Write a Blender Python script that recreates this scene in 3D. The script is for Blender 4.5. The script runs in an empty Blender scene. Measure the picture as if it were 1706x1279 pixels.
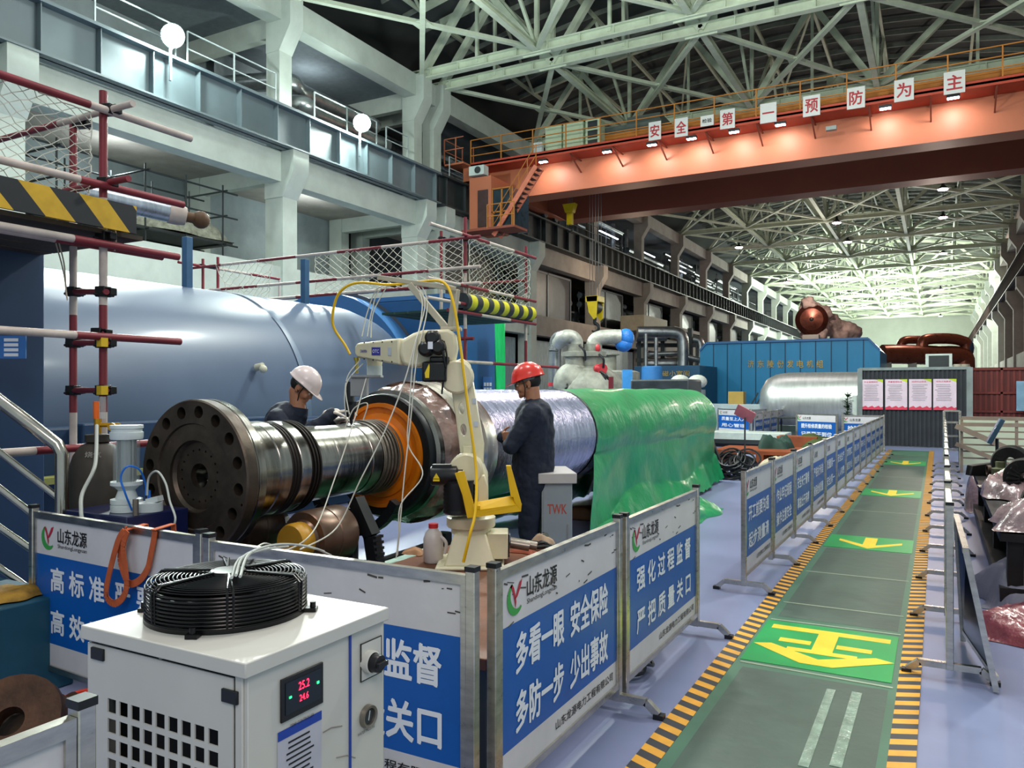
import bpy, bmesh, math, random
from mathutils import Vector, Matrix, Euler
random.seed(7)
PI = math.pi
scene = bpy.context.scene
COL = scene.collection
# ---------------------------------------------------------------- camera, world, exposure
FPX, YAW, EYE = 1300.0, math.radians(28.6), 1.6
cam_d = bpy.data.cameras.new('camera'); cam = bpy.data.objects.new('camera', cam_d); COL.objects.link(cam)
cam_d.sensor_width = 36.0; cam_d.lens = 36.0*FPX/1706.0; cam_d.clip_start = 0.05; cam_d.clip_end = 500
cam.location = (0, 0, EYE); cam.rotation_euler = (PI/2, 0, YAW)
cam_d.shift_y = 10.5/1706.0
scene.camera = cam
scene.view_settings.view_transform = 'Standard'; scene.view_settings.look = 'None'
scene.view_settings.gamma = 1.0; scene.view_settings.exposure = 0.14
scene.view_settings.use_curve_mapping = False
w = bpy.data.worlds.new('world'); scene.world = w; w.use_nodes = True
w.node_tree.nodes['Background'].inputs[0].default_value = (0.62, 0.74, 0.76, 1)
w.node_tree.nodes['Background'].inputs[1].default_value = 0.7
scene.cycles.max_bounces = 6; scene.cycles.diffuse_bounces = 3; scene.cycles.glossy_bounces = 3
scene.cycles.transmission_bounces = 4; scene.cycles.transparent_max_bounces = 12
scene.cycles.sample_clamp_indirect = 6.0; scene.cycles.sample_clamp_direct = 0
scene.cycles.caustics_reflective = False; scene.cycles.caustics_refractive = False
scene.cycles.use_denoising = True

def lamp(kind, loc, power, color=(1, 1, 1), size=0.3, target=None, spot=None, sy=None):
    d = bpy.data.lights.new('hall_or_fill_light', kind); d.energy = power; d.color = color
    if kind == 'AREA':
        d.size = size
        if sy: d.shape = 'RECTANGLE'; d.size_y = sy
    else: d.shadow_soft_size = size
    if kind == 'SPOT': d.spot_size = spot or 2.4; d.spot_blend = .6
    o = bpy.data.objects.new('hall_or_fill_light', d); COL.objects.link(o); o.location = loc
    if target is not None:
        o.rotation_euler = (Vector(target)-Vector(loc)).to_track_quat('-Z', 'Y').to_euler()
    return o
# hall high-bay lights above the work area (out of frame, hung under the trusses)
for lx, ly, pw, col in ((-10, 2, 330, (.9, 1, .97)), (-3, 4, 520, (1, .88, .82)), (-12, 14, 300, (.9, 1, .97)), (1.5, 12, 320, (1, .9, .86)), (-4, 18, 480, (.95, 1, .96))):
    lamp('AREA', (lx, ly, 14.0), pw, col, 2.2, (lx, ly, 0))
for lx, ly, lz, pw in ((-21.6, 6, 8.3, 110), (-21.6, 14.8, 8.3, 120), (-21.6, 23, 8.3, 110), (-21.8, 32.5, 8.3, 40), (-21.6, 23, 13.2, 90), (-21.6, 14, 13.2, 60), (-21.8, 50, 12.5, 50)): lamp('POINT', (lx, ly, lz), pw, (.88, .98, 1), .25)  # added point lights without fixtures, to brighten the side bay interior
lamp('POINT', (-6, 14.0, 10.2), 2000, (.93, 1, .93), .4); lamp('POINT', (1.5, 13, 10.5), 1800, (.95, 1, .9), .4)  # added out-of-frame fill lights that brighten the near trusses from below
# pale light of the hall side behind the photographer
lamp('AREA', (3.6, -4.0, 8.0), 320, (1, .86, .82), 3.0, (-3, 5, .5))

# ---------------------------------------------------------------- picture <-> place
_c, _s = math.cos(YAW), math.sin(YAW)
def P(u, v, F):
    r = (u-853)/FPX*F
    return Vector((r*_c-F*_s, r*_s+F*_c, EYE+(650-v)/FPX*F))
def G(u, v, z=0.0): return P(u, v, (z-EYE)*FPX/(650-v))
def PX(u, v, X):
    s = (u-853)/FPX; return P(u, v, X/(s*_c-_s))
def PY(u, v, Y):
    s = (u-853)/FPX; return P(u, v, Y/(s*_s+_c))

# ---------------------------------------------------------------- materials
def srgb(h):
    h = h.lstrip('#'); o = []
    for i in (0, 2, 4):
        c = int(h[i:i+2], 16)/255; o.append(c/12.92 if c <= .04045 else ((c+.055)/1.055)**2.4)
    return (*o, 1)
_m = {}
def M(name, col='#888888', rough=.5, metal=0., var=.12, scale=4., bump=0., bscale=None, alpha=1., trans=0., coat=0., emit=None, es=1., stretch=None, sheen=0., col2=None, ior=1.45):
    if name in _m: return _m[name]
    m = bpy.data.materials.new(name); m.use_nodes = True; nt = m.node_tree; N = nt.nodes; L = nt.links
    b = N['Principled BSDF']; b.inputs['Roughness'].default_value = rough; b.inputs['Metallic'].default_value = metal
    b.inputs['IOR'].default_value = ior
    c = srgb(col)
    tc = N.new('ShaderNodeTexCoord'); mp = N.new('ShaderNodeMapping'); L.new(tc.outputs['Object'], mp.inputs[0])
    if stretch: mp.inputs['Scale'].default_value = stretch
    nz = N.new('ShaderNodeTexNoise'); nz.inputs['Scale'].default_value = scale; nz.inputs['Detail'].default_value = 5
    nz.inputs['Roughness'].default_value = .62
    L.new(mp.outputs[0], nz.inputs['Vector'])
    if var > 0 or col2:
        r = N.new('ShaderNodeValToRGB'); r.color_ramp.elements[0].position = .32; r.color_ramp.elements[1].position = .68
        if col2: r.color_ramp.elements[0].color = srgb(col2); r.color_ramp.elements[1].color = c
        else:
            r.color_ramp.elements[0].color = (*[x*(1-var) for x in c[:3]], 1); r.color_ramp.elements[1].color = (*[min(1, x*(1+var)) for x in c[:3]], 1)
        L.new(nz.outputs[0], r.inputs[0]); L.new(r.outputs[0], b.inputs['Base Color'])
        rr = N.new('ShaderNodeMapRange'); rr.inputs['To Min'].default_value = max(0, rough-.1); rr.inputs['To Max'].default_value = min(1, rough+.1)
        L.new(nz.outputs[0], rr.inputs[0]); L.new(rr.outputs[0], b.inputs['Roughness'])
    else: b.inputs['Base Color'].default_value = c
    if bump:
        n2 = N.new('ShaderNodeTexNoise'); n2.inputs['Scale'].default_value = bscale or scale*3; n2.inputs['Detail'].default_value = 4
        L.new(mp.outputs[0], n2.inputs['Vector'])
        bp = N.new('ShaderNodeBump'); bp.inputs['Strength'].default_value = bump; bp.inputs['Distance'].default_value = .02
        L.new(n2.outputs[0], bp.inputs['Height']); L.new(bp.outputs[0], b.inputs['Normal'])
    if alpha < 1: b.inputs['Alpha'].default_value = alpha
    if trans: b.inputs['Transmission Weight'].default_value = trans
    if coat: b.inputs['Coat Weight'].default_value = coat; b.inputs['Coat Roughness'].default_value = .15
    if sheen: b.inputs['Sheen Weight'].default_value = sheen
    if emit: b.inputs['Emission Color'].default_value = srgb(emit); b.inputs['Emission Strength'].default_value = es
    _m[name] = m; return m
def stripes(name, c1, c2, axis, freq, skew=0., skax='Z', duty=.5, rough=.5, metal=0.):
    """two-colour stripes laid along object axes"""
    if name in _m: return _m[name]
    m = bpy.data.materials.new(name); m.use_nodes = True; nt = m.node_tree; N = nt.nodes; L = nt.links
    b = N['Principled BSDF']; b.inputs['Roughness'].default_value = rough; b.inputs['Metallic'].default_value = metal
    tc = N.new('ShaderNodeTexCoord'); sp = N.new('ShaderNodeSeparateXYZ'); L.new(tc.outputs['Object'], sp.inputs[0])
    a = N.new('ShaderNodeMath'); a.operation = 'MULTIPLY_ADD'; L.new(sp.outputs[skax], a.inputs[0]); a.inputs[1].default_value = skew; L.new(sp.outputs[axis], a.inputs[2])
    s = N.new('ShaderNodeMath'); s.operation = 'MULTIPLY'; L.new(a.outputs[0], s.inputs[0]); s.inputs[1].default_value = freq
    f = N.new('ShaderNodeMath'); f.operation = 'FRACT'; L.new(s.outputs[0], f.inputs[0])
    g = N.new('ShaderNodeMath'); g.operation = 'GREATER_THAN'; L.new(f.outputs[0], g.inputs[0]); g.inputs[1].default_value = duty
    nz = N.new('ShaderNodeTexNoise'); nz.inputs['Scale'].default_value = 9; L.new(tc.outputs['Object'], nz.inputs['Vector'])
    mx = N.new('ShaderNodeMix'); mx.data_type = 'RGBA'; L.new(g.outputs[0], mx.inputs['Factor']); mx.inputs['A'].default_value = srgb(c1); mx.inputs['B'].default_value = srgb(c2)
    mu = N.new('ShaderNodeMix'); mu.data_type = 'RGBA'; mu.blend_type = 'MULTIPLY'; mu.inputs['Factor'].default_value = .45
    L.new(mx.outputs['Result'], mu.inputs['A']); L.new(nz.outputs['Color'], mu.inputs['B']); 
    hs = N.new('ShaderNodeHueSaturation'); hs.inputs['Saturation'].default_value = 0; hs.inputs['Value'].default_value = 1.6
    L.new(nz.outputs['Color'], hs.inputs['Color']); L.new(hs.outputs[0], mu.inputs['B'])
    L.new(mu.outputs['Result'], b.inputs['Base Color'])
    _m[name] = m; return m

# ---------------------------------------------------------------- mesh builder
_root = {}
def rootmat(o):
    while o is not None and o.name not in _root: o = o.parent
    return _root[o.name] if o is not None else Matrix.Identity(4)
class MB:
    def __init__(s): s.v = []; s.f = []; s.m = []
    def face(s, idx, mi=0): s.f.append(tuple(idx)); s.m.append(mi)
    def quad(s, a, b, c, d, mi=0):
        n = len(s.v); s.v += [Vector(a), Vector(b), Vector(c), Vector(d)]; s.face((n, n+1, n+2, n+3), mi); return s
    def box(s, c, d, R=None, mi=0):
        c = Vector(c); n = len(s.v)
        for z in (-.5, .5):
            for x, y in ((-.5, -.5), (.5, -.5), (.5, .5), (-.5, .5)):
                p = Vector((x*d[0], y*d[1], z*d[2]))
                if R is not None: p = R @ p
                s.v.append(c+p)
        for q in ((3, 2, 1, 0), (4, 5, 6, 7), (0, 1, 5, 4), (1, 2, 6, 5), (2, 3, 7, 6), (3, 0, 4, 7)): s.face([n+i for i in q], mi)
        return s
    def bb(s, a, b, mi=0):
        a = Vector(a); b = Vector(b); return s.box((a+b)/2, [abs(x) for x in (b-a)], None, mi)
    def bar(s, p, q, w_, h=None, mi=0, up=(0, 0, 1)):
        p = Vector(p); q = Vector(q); d = (q-p); l = d.length
        if l < 1e-6: return s
        d.normalize(); u = Vector(up)
        if abs(d.dot(u)) > .99: u = Vector((0, 1, 0)) if abs(d.y) < .9 else Vector((1, 0, 0))
        x = d.cross(u).normalized(); y = x.cross(d).normalized(); h = h or w_
        R = Matrix((x, d, y)).transposed()
        return s.box((p+q)/2, (w_, l, h), R, mi)
    def ibeam(s, p, q, w_, h, t=.03, mi=0, up=(0, 0, 1)):
        p = Vector(p); q = Vector(q); d = (q-p).normalized(); u = Vector(up); x = d.cross(u).normalized(); y = x.cross(d).normalized()
        s.bar(p, q, t, h, mi, up); s.bar(p+y*(h/2), q+y*(h/2), w_, t, mi, up); s.bar(p-y*(h/2), q-y*(h/2), w_, t, mi, up); return s
    def tube(s, pts, r, n=8, mi=0, caps=True, closed=False):
        pts = [Vector(p) for p in pts]; k = len(pts); rs = r if isinstance(r, (list, tuple)) else [r]*k
        base = len(s.v); nx = None
        for i, p in enumerate(pts):
            if closed: d = pts[(i+1) % k]-pts[i-1]
            else: d = pts[min(i+1, k-1)]-pts[max(i-1, 0)]
            d.normalize()
            if nx is None:
                a = Vector((0, 0, 1)) if abs(d.z) < .9 else Vector((1, 0, 0)); nx = d.cross(a).normalized()
            else:
                nx = (nx-d*nx.dot(d)).normalized()
            ny = d.cross(nx)
            for j in range(n):
                t = 2*PI*j/n; s.v.append(p+(nx*math.cos(t)+ny*math.sin(t))*rs[i])
        for i in range(k if closed else k-1):
            for j in range(n):
                a = base+i*n+j; b = base+i*n+(j+1) % n; i2 = (i+1) % k; c = base+i2*n+(j+1) % n; d = base+i2*n+j
                s.face((a, b, c, d), mi)
        if caps and not closed:
            s.face([base+j for j in range(n)][::-1], mi); s.face([base+(k-1)*n+j for j in range(n)], mi)
        return s
    def lathe(s, prof, o=(0, 0, 0), ax=(0, 0, 1), n=32, mi=0, mis=None, a0=0., a1=2*PI):
        """prof: (radius, distance along axis)"""
        o = Vector(o); ax = Vector(ax).normalized(); a = Vector((0, 0, 1)) if abs(ax.z) < .9 else Vector((1, 0, 0))
        nx = ax.cross(a).normalized(); ny = ax.cross(nx); base = len(s.v); full = abs(a1-a0-2*PI) < 1e-6; nn = n if full else n+1
        for (r, h) in prof:
            for j in range(nn):
                t = a0+(a1-a0)*j/n; s.v.append(o+ax*h+(nx*math.cos(t)+ny*math.sin(t))*r)
        for i in range(len(prof)-1):
            for j in range(n):
                j2 = (j+1) % nn if full else j+1
                a_, b_, c_, d_ = base+i*nn+j, base+(i+1)*nn+j, base+(i+1)*nn+j2, base+i*nn+j2
                s.face((a_, b_, c_, d_), mis[i] if mis else mi)
        return s
    def prism(s, poly, ext, mi=0):
        poly = [Vector(p) for p in poly]; e = Vector(ext); n = len(s.v); k = len(poly)
        s.v += poly+[p+e for p in poly]; s.face([n+i for i in range(k)][::-1], mi); s.face([n+k+i for i in range(k)], mi)
        for i in range(k): j = (i+1) % k; s.face((n+i, n+j, n+k+j, n+k+i), mi)
        return s
    def sph(s, c, r, n=16, mi=0, R=None):
        c = Vector(c); r = r if isinstance(r, (list, tuple)) else (r, r, r); base = len(s.v); k = n//2
        for i in range(k+1):
            th = PI*i/k
            for j in range(n):
                ph = 2*PI*j/n; p = Vector((math.sin(th)*math.cos(ph)*r[0], math.sin(th)*math.sin(ph)*r[1], math.cos(th)*r[2]))
                if R is not None: p = R @ p
                s.v.append(c+p)
        for i in range(k):
            for j in range(n): s.face((base+i*n+j, base+(i+1)*n+j, base+(i+1)*n+(j+1) % n, base+i*n+(j+1) % n), mi)
        return s
    def cap(s, p, q, r1, r2, n=12):
        """tapered capsule"""
        p = Vector(p); q = Vector(q); d = (q-p).normalized(); pr = []
        for i in range(5): a = PI/2*i/4; pr.append((p-d*(r1*math.cos(a)), max(r1*math.sin(a), .0004)))
        for i in range(5): a = PI/2*i/4; pr.append((q+d*(r2*math.sin(a)), max(r2*math.cos(a), .0004)))
        return s.tube([x[0] for x in pr], [x[1] for x in pr], n)
    def build(s, name, mat, parent=None, smooth=38, bevel=0, label=None, cat=None, group=None, kind=None, local=False, mods=None, origin=None):
        me = bpy.data.meshes.new(name); inv = None
        if parent is not None and not local: inv = rootmat(parent).inverted()
        vs = [(inv @ Vector(p)) if inv is not None else Vector(p) for p in s.v]
        org = None
        if parent is None and not local and vs:
            lo = Vector([min(p[i] for p in vs) for i in range(3)]); hi = Vector([max(p[i] for p in vs) for i in range(3)])
            org = Vector(origin) if origin is not None else Vector(((lo.x+hi.x)/2, (lo.y+hi.y)/2, lo.z)); vs = [p-org for p in vs]
        me.from_pydata([tuple(p) for p in vs], [], s.f)
        for m_ in (mat if isinstance(mat, (list, tuple)) else [mat]): me.materials.append(m_)
        if any(s.m): me.polygons.foreach_set('material_index', s.m)
        bm = bmesh.new(); bm.from_mesh(me); bmesh.ops.remove_doubles(bm, verts=bm.verts, dist=1e-5); bmesh.ops.recalc_face_normals(bm, faces=bm.faces); bm.to_mesh(me); bm.free()
        if smooth:
            me.polygons.foreach_set('use_smooth', [True]*len(me.polygons)); me.set_sharp_from_angle(angle=math.radians(smooth))
        o = bpy.data.objects.new(name, me); COL.objects.link(o)
        if org is not None: o.location = org; _root[o.name] = Matrix.Translation(org)
        elif parent is None: _root[o.name] = Matrix.Identity(4)
        if parent is not None: o.parent = parent
        if bevel:
            b = o.modifiers.new('bevel', 'BEVEL'); b.width = bevel; b.segments = 2; b.limit_method = 'ANGLE'; b.angle_limit = .6
        if label: o['label'] = label
        if cat: o['category'] = cat
        if group: o['group'] = group
        if kind: o['kind'] = kind
        return o
def thing(name, label, cat, loc=(0, 0, 0), rz=0., group=None):
    o = bpy.data.objects.new(name, None); COL.objects.link(o); o.location = loc; o.rotation_euler = (0, 0, rz)
    o['label'] = label; o['category'] = cat
    if group: o['group'] = group
    o.empty_display_size = .1
    _root[o.name] = Matrix.Translation(Vector(loc)) @ Matrix.Rotation(rz, 4, 'Z'); return o
def struct(name, mb, mat, **k): return mb.build(name, mat, kind='structure', **k)
def copy_tree(o, parent=None):
    c = o.copy(); COL.objects.link(c)
    if parent is not None: c.parent = parent
    for ch in list(o.children): copy_tree(ch, c)
    return c
_tx = {}
def textmesh(txt, size, bold=.0, ext=.0):
    key = (txt, size, bold, ext)
    if key in _tx: return _tx[key]
    cu = bpy.data.curves.new('t', 'FONT'); cu.body = txt; cu.size = size; cu.align_x = 'CENTER'; cu.align_y = 'CENTER'; cu.offset = bold*size; cu.extrude = ext; cu.resolution_u = 2
    ob = bpy.data.objects.new('t', cu); COL.objects.link(ob)
    dg = bpy.context.evaluated_depsgraph_get(); me = bpy.data.meshes.new_from_object(ob.evaluated_get(dg))
    bpy.data.objects.remove(ob); bpy.data.curves.remove(cu); _tx[key] = ([v.co.copy() for v in me.vertices], [tuple(p.vertices) for p in me.polygons])
    bpy.data.meshes.remove(me); return _tx[key]
def addtext(mb, txt, size, o, xd, yd, bold=.02, w_=None, h=None, mi=0):
    """lettering laid at o with x direction xd and up direction yd; w_ / h force the size"""
    vs, fs = textmesh(txt, size, 0)
    if not vs: return
    x0 = min(v.x for v in vs); x1 = max(v.x for v in vs); y0 = min(v.y for v in vs); y1 = max(v.y for v in vs)
    sx = w_/(x1-x0) if w_ else 1; sy = h/(y1-y0) if h else 1; o = Vector(o); xd = Vector(xd); yd = Vector(yd); n = len(mb.v)
    cx, cy = (x0+x1)/2, (y0+y1)/2
    hh = h or (y1-y0); e = hh*bold*1.1; nrm = xd.cross(yd)
    for k, (ex, ey) in enumerate(((0, 0), (1, .5), (-1, -.5), (.5, -1), (-.5, 1)) if bold >= .01 else ((0, 0),)):
        n = len(mb.v); mb.v += [o+xd*((v.x-cx)*sx+ex*e)+yd*((v.y-cy)*sy+ey*e)+nrm*(k*.00004) for v in vs]
        for f in fs: mb.face([n+i for i in f], mi)
def spline(pts, k=6):
    pts = [Vector(p) for p in pts]; out = []
    for i in range(len(pts)-1):
        p0 = pts[max(i-1, 0)]; p1 = pts[i]; p2 = pts[i+1]; p3 = pts[min(i+2, len(pts)-1)]
        for j in range(k):
            t = j/k; out.append(.5*((2*p1)+(p2-p0)*t+(2*p0-5*p1+4*p2-p3)*t*t+(3*p1-p0-3*p2+p3)*t**3))
    out.append(pts[-1]); return out

# ---------------------------------------------------------------- setting: floor, walls, columns
conc = M('concrete_paint', '#b9c2b8', .8, var=.1, scale=1.2, bump=.1)
conc2 = M('concrete_brown_grey', '#96928a', .85, var=.2, scale=.8, bump=.1)  # darker grey-brown concrete, used on mid-hall and right-side columns and beams
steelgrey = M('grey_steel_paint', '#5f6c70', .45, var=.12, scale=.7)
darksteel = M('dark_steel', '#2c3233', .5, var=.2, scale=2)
truss_m = M('truss_paint', '#cdd8c0', .6, var=.1, scale=2)
YL, YF = -6.0, 164.0
def floor_mat():
    m = M('floor_epoxy', '#7a83a4', .34, var=.12, scale=.7); nt = m.node_tree; N = nt.nodes; L = nt.links
    return m
b = MB(); b.quad((-24, YL, 0), (9, YL, 0), (9, YF, 0), (-24, YF, 0)); struct('floor', b, floor_mat(), smooth=0)
cols = [1.5, 10.4, 19.35, 26.95, 28.4]+[37.3+9.1*i for i in range(14)]
XW = -19.0
def column(y, x, s):
    """s=+1: stands on the left (faces +X)"""
    b = MB(); wy = .65
    b.bb((x, y-wy/2, 0), (x-.8*s, y+wy/2, 9.0))
    b.prism([(x-.8*s, y-.36, 8.0), (x-.8*s, y-.36, 9.5), (x+.5*s, y-.36, 9.5), (x+.5*s, y-.36, 8.8), (x, y-.36, 8.0)], (0, .72, 0))
    b.bb((x-.2*s, y-.28, 9.5), (x-.8*s, y+.28, 13.5))
    b.prism([(x-.8*s, y-.3, 12.9), (x-.8*s, y-.3, 14.8), (x+.3*s, y-.3, 14.8), (x+.3*s, y-.3, 13.7), (x-.2*s, y-.3, 12.9)], (0, .6, 0))
    return b
for i, y in enumerate(cols):
    if y > YF: break
    struct('concrete_column', column(y, XW, 1), conc if y < 45 or y > 90 else conc2)
    if y > 26: struct('concrete_column', column(y, 5.3, -1), conc2 if y < 90 else conc)
def bays(ys):
    return [(ys[i], ys[i+1]) for i in range(len(ys)-1)]
# concrete beams between columns
for y0, y1 in bays([YL]+[c for c in cols if c < YF]+[YF]):
    if y1-y0 < 2 and y0 > 20: pass
    mt = conc if y1 < 38 or y0 > 90 else conc2
    b = MB(); b.bb((XW-.05, y0, 8.5), (XW-.6, y1, 9.5)); struct('concrete_beam', b, mt)
    b = MB(); b.bb((XW-.1, y0, 13.9), (XW-.7, y1, 14.8)); struct('concrete_beam', b, mt)
    b = MB(); b.bb((XW-.1, y0, 4.6), (XW-.7, y1, 5.7)); b.bb((XW-.7, y0, 5.3), (XW-5, y1, 5.5)); struct('concrete_beam', b, mt)
    if y0 > 20:
        b = MB(); b.bb((5.45, y0, 3.2), (5.9, y1, 4.4)); struct('concrete_beam', b, conc2)
        b = MB(); b.bb((5.45, y0, 13.9), (6.1, y1, 14.8)); struct('concrete_beam', b, mt)
# steel crane girders on both sides
def girder(x, s, y0, y1):
    b = MB(); b.bb((x-.03, y0, 9.5), (x+.03, y1, 10.75)); b.bb((x-.28, y0, 10.72), (x+.28, y1, 10.8)); b.bb((x-.25, y0, 9.5), (x+.25, y1, 9.55)); b.bb((x-.05, y0, 10.8), (x+.05, y1, 10.92))
    y = y0+.4
    while y < y1:
        b.bb((x-.22, y-.012, 9.5), (x+.22, y+.012, 10.72)); y += 1.5 if y < 45 else 1.1
    return b
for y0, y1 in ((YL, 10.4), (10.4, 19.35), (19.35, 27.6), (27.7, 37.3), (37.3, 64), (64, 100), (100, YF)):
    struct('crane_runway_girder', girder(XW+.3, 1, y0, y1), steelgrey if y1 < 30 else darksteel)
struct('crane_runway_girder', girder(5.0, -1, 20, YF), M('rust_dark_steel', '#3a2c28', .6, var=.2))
# back of the side bay
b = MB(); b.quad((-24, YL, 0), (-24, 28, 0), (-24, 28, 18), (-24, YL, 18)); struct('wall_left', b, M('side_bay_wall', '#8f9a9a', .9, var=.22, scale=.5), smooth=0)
b = MB(); b.quad((-24, 28, 0), (-24, YF, 0), (-24, YF, 18), (-24, 28, 18)); struct('wall_left_far', b, M('side_bay_unlit', '#33383a', .9, var=.4, scale=.6), smooth=0)  # the unlit look of the far bay is put into this wall colour
b = MB(); b.quad((-24, YF, 0), (9, YF, 0), (9, YF, 20), (-24, YF, 20)); struct('wall_back', b, M('end_wall', '#c9d4c4', .8, var=.08, scale=.3), smooth=0)
b = MB(); b.quad((6.3, 22, 0), (6.3, YF, 0), (6.3, YF, 20), (6.3, 22, 20)); struct('wall_right', b, M('right_wall', '#8a7068', .85, var=.2, scale=.5), smooth=0)
b = MB(); b.bb((-24, 60, 0), (-19.7, YF, 4.7)); struct('wall_left_low', b, conc2)
# upper floor slab, low walls and recessed partitions of the side bay
b = MB(); b.bb((-24, YL, 9.2), (-19.6, YF, 9.35)); struct('side_bay_slab', b, conc2)
b = MB(); b.bb((-24, YL, 14.2), (-19.7, YF, 14.4)); struct('side_bay_roof', b, M('bay_ceiling', '#6d767a', .9))
b = MB()
for y in cols[:6]: b.bb((-23.9, y-.2, 5.7), (-23.2, y+.3, 9.2)); b.bb((-23.9, y-.15, 8.6), (-19.8, y+.15, 9.2)); b.bb((-23.9, y-.15, 13.5), (-19.8, y+.15, 14.2))
struct('side_bay_frames', b, conc)
b = MB()
for y0, y1 in bays(cols[:5]): b.bb((-19.75, y0, 0), (-19.9, y1, 3.0)); b.bb((-19.75, y0, 4.0), (-19.9, y1, 4.7))
struct('side_bay_low_wall', b, conc)

# ---------------------------------------------------------------- roof
XN = [-19.0, -13.6, -7.6, -2.3, 5.2]; XM = (XN[0]+XN[-1])/2
ZB = 14.8
def ztop(x): return 17.6+1.4*(1-((x-XM)/12.1)**2)
def truss(y, near):
    b = MB(); W_ = .26 if near else .22
    b.ibeam((XN[0]-.4, y, ZB), (XN[-1]+.4, y, ZB), .3, .34, .05)
    xs = []; 
    for i in range(len(XN)-1): xs += [XN[i], (XN[i]+XN[i+1])/2]
    xs.append(XN[-1])
    for i in range(len(xs)-1): b.bar((xs[i], y, ztop(xs[i])), (xs[i+1], y, ztop(xs[i+1])), .22, .26)
    for i in range(len(XN)-1):
        xm = (XN[i]+XN[i+1])/2
        b.bar((XN[i], y, ZB), (xm, y, ztop(xm)), W_); b.bar((XN[i+1], y, ZB), (xm, y, ztop(xm)), W_); b.bar((XN[i+1], y, ZB), (XN[i+1], y, ztop(XN[i+1])), .16); b.bar((xm, y, ZB), (xm, y, ztop(xm)), .12)
        b.box((XN[i+1], y, ZB+.1), (1.2, .06, .7)); b.box((xm, y, ztop(xm)-.1), (.9, .06, .6))
    if near:
        x = XN[0]+.5
        while x < XN[-1]: b.box((x, y, ZB), (.04, .28, .3)); x += 1.35
    return b
tys = [19.35, 26.95, 28.4]+[37.3+9.1*i for i in range(14)]
for i, y in enumerate(tys): struct('roof_truss', truss(y, y < 60), truss_m)
def bracing(y0, y1):
    b = MB()
    for i in range(1, len(XN)-1): b.ibeam((XN[i], y0, ZB), (XN[i], y1, ZB), .24, .2, .04)
    for i in range(len(XN)-1):
        a, c = XN[i], XN[i+1]; W_ = .2 if y0 < 60 else .16
        b.bar((a, y0, ZB+.02), (c, y1, ZB+.02), W_, .14); b.bar((c, y0, ZB-.02), (a, y1, ZB-.02), W_, .14)
        b.box(((a+c)/2, (y0+y1)/2, ZB), (.6, .6, .06))
        for x in (XN[i], (a+c)/2): b.bar((x, y0, ztop(x)-.1), (x, y1, ztop(x)-.1), .12, .16)
    for i in range(1, len(XN)-1):   # vertical sway frames
        x = XN[i]; ym = (y0+y1)/2; b.bar((x, y0, ZB), (x, ym, ztop(x)-.2), .12); b.bar((x, y1, ZB), (x, ym, ztop(x)-.2), .12)
    for i in range(len(XN)-1):
        a, c = XN[i], XN[i+1]; x = (a+c)/2; b.bar((x, y0, ztop(x)-.15), (a, y1, ztop(a)-.15), .1)
    return b
for y0, y1 in bays([19.35, 26.95])+bays([28.4]+tys[3:]): struct('roof_bracing', bracing(y0, y1), truss_m)
b = MB(); y = 12.0
while y < YF:
    for i in range(8):
        x0 = XN[0]-1+(26.2/8)*i; x1 = x0+26.2/8; b.bar((x0, y, ztop(x0)+.16), (x1, y, ztop(x1)+.16), .08, .2)
    y += 1.5
struct('roof_purlins', b, M('purlin_paint', '#8d948a', .7))
b = MB()
for i in range(16):
    x0 = -24+(33/16)*i; x1 = x0+33/16
    b.quad((x0, 8, ztop(x0)+.32), (x1, 8, ztop(x1)+.32), (x1, 90, ztop(x1)+.32), (x0, 90, ztop(x0)+.32), 0)
    b.quad((x0, 90, ztop(x0)+.32), (x1, 90, ztop(x1)+.32), (x1, YF, ztop(x1)+.32), (x0, YF, ztop(x0)+.32), 0)
struct('ceiling', b, M('roof_deck', '#4c5150', .75, var=.15, scale=.6), smooth=0)

# ---------------------------------------------------------------- walkway
b = MB(); b.bb((-1.13, .3, .0), (-.12, 23.2, .004))
o = b.build('walkway_mat', M('green_rubber', '#3f6a52', .42, var=.16, scale=1.6, bump=.15, bscale=5), label='long green rubber walkway runner between the two striped tapes', cat='floor mat', smooth=0)
for nm, x0, x1, lb in (('hazard_tape', -1.16, -1.05, 'yellow and black striped tape along the left edge of the green walkway'), ('hazard_tape', -.19, -.08, 'yellow and black striped tape along the right edge of the green walkway')):
    b = MB(); b.bb((x0, .3, .0045), (x1, 23.3, .0065))
    b.build(nm, stripes('tape_stripes'+('L' if x0 < -1 else 'R'), '#e0a020', '#22242a', 'Y', 8.0, .45 if x0 < -1 else -.45, 'X'), label=lb, cat='tape', smooth=0)
for y0, y1, lb in ((5.75, 8.5, 'nearest dark worn rubber sheet lying on the green walkway'), (9.35, 12.95, 'middle dark worn rubber sheet lying on the green walkway'), (13.95, 18.5, 'farthest dark worn rubber sheet lying on the green walkway'), (1.6, 4.6, 'dark worn rubber sheet on the green walkway nearest the camera')):
    b = MB(); b.bb((-.99, y0, .0041), (-.23, y1, .0047)); b.build('rubber_overlay', M('worn_rubber', '#3e5347', .45, var=.22, scale=2.5, bump=.15), label=lb, cat='floor mat', smooth=0)
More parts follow.
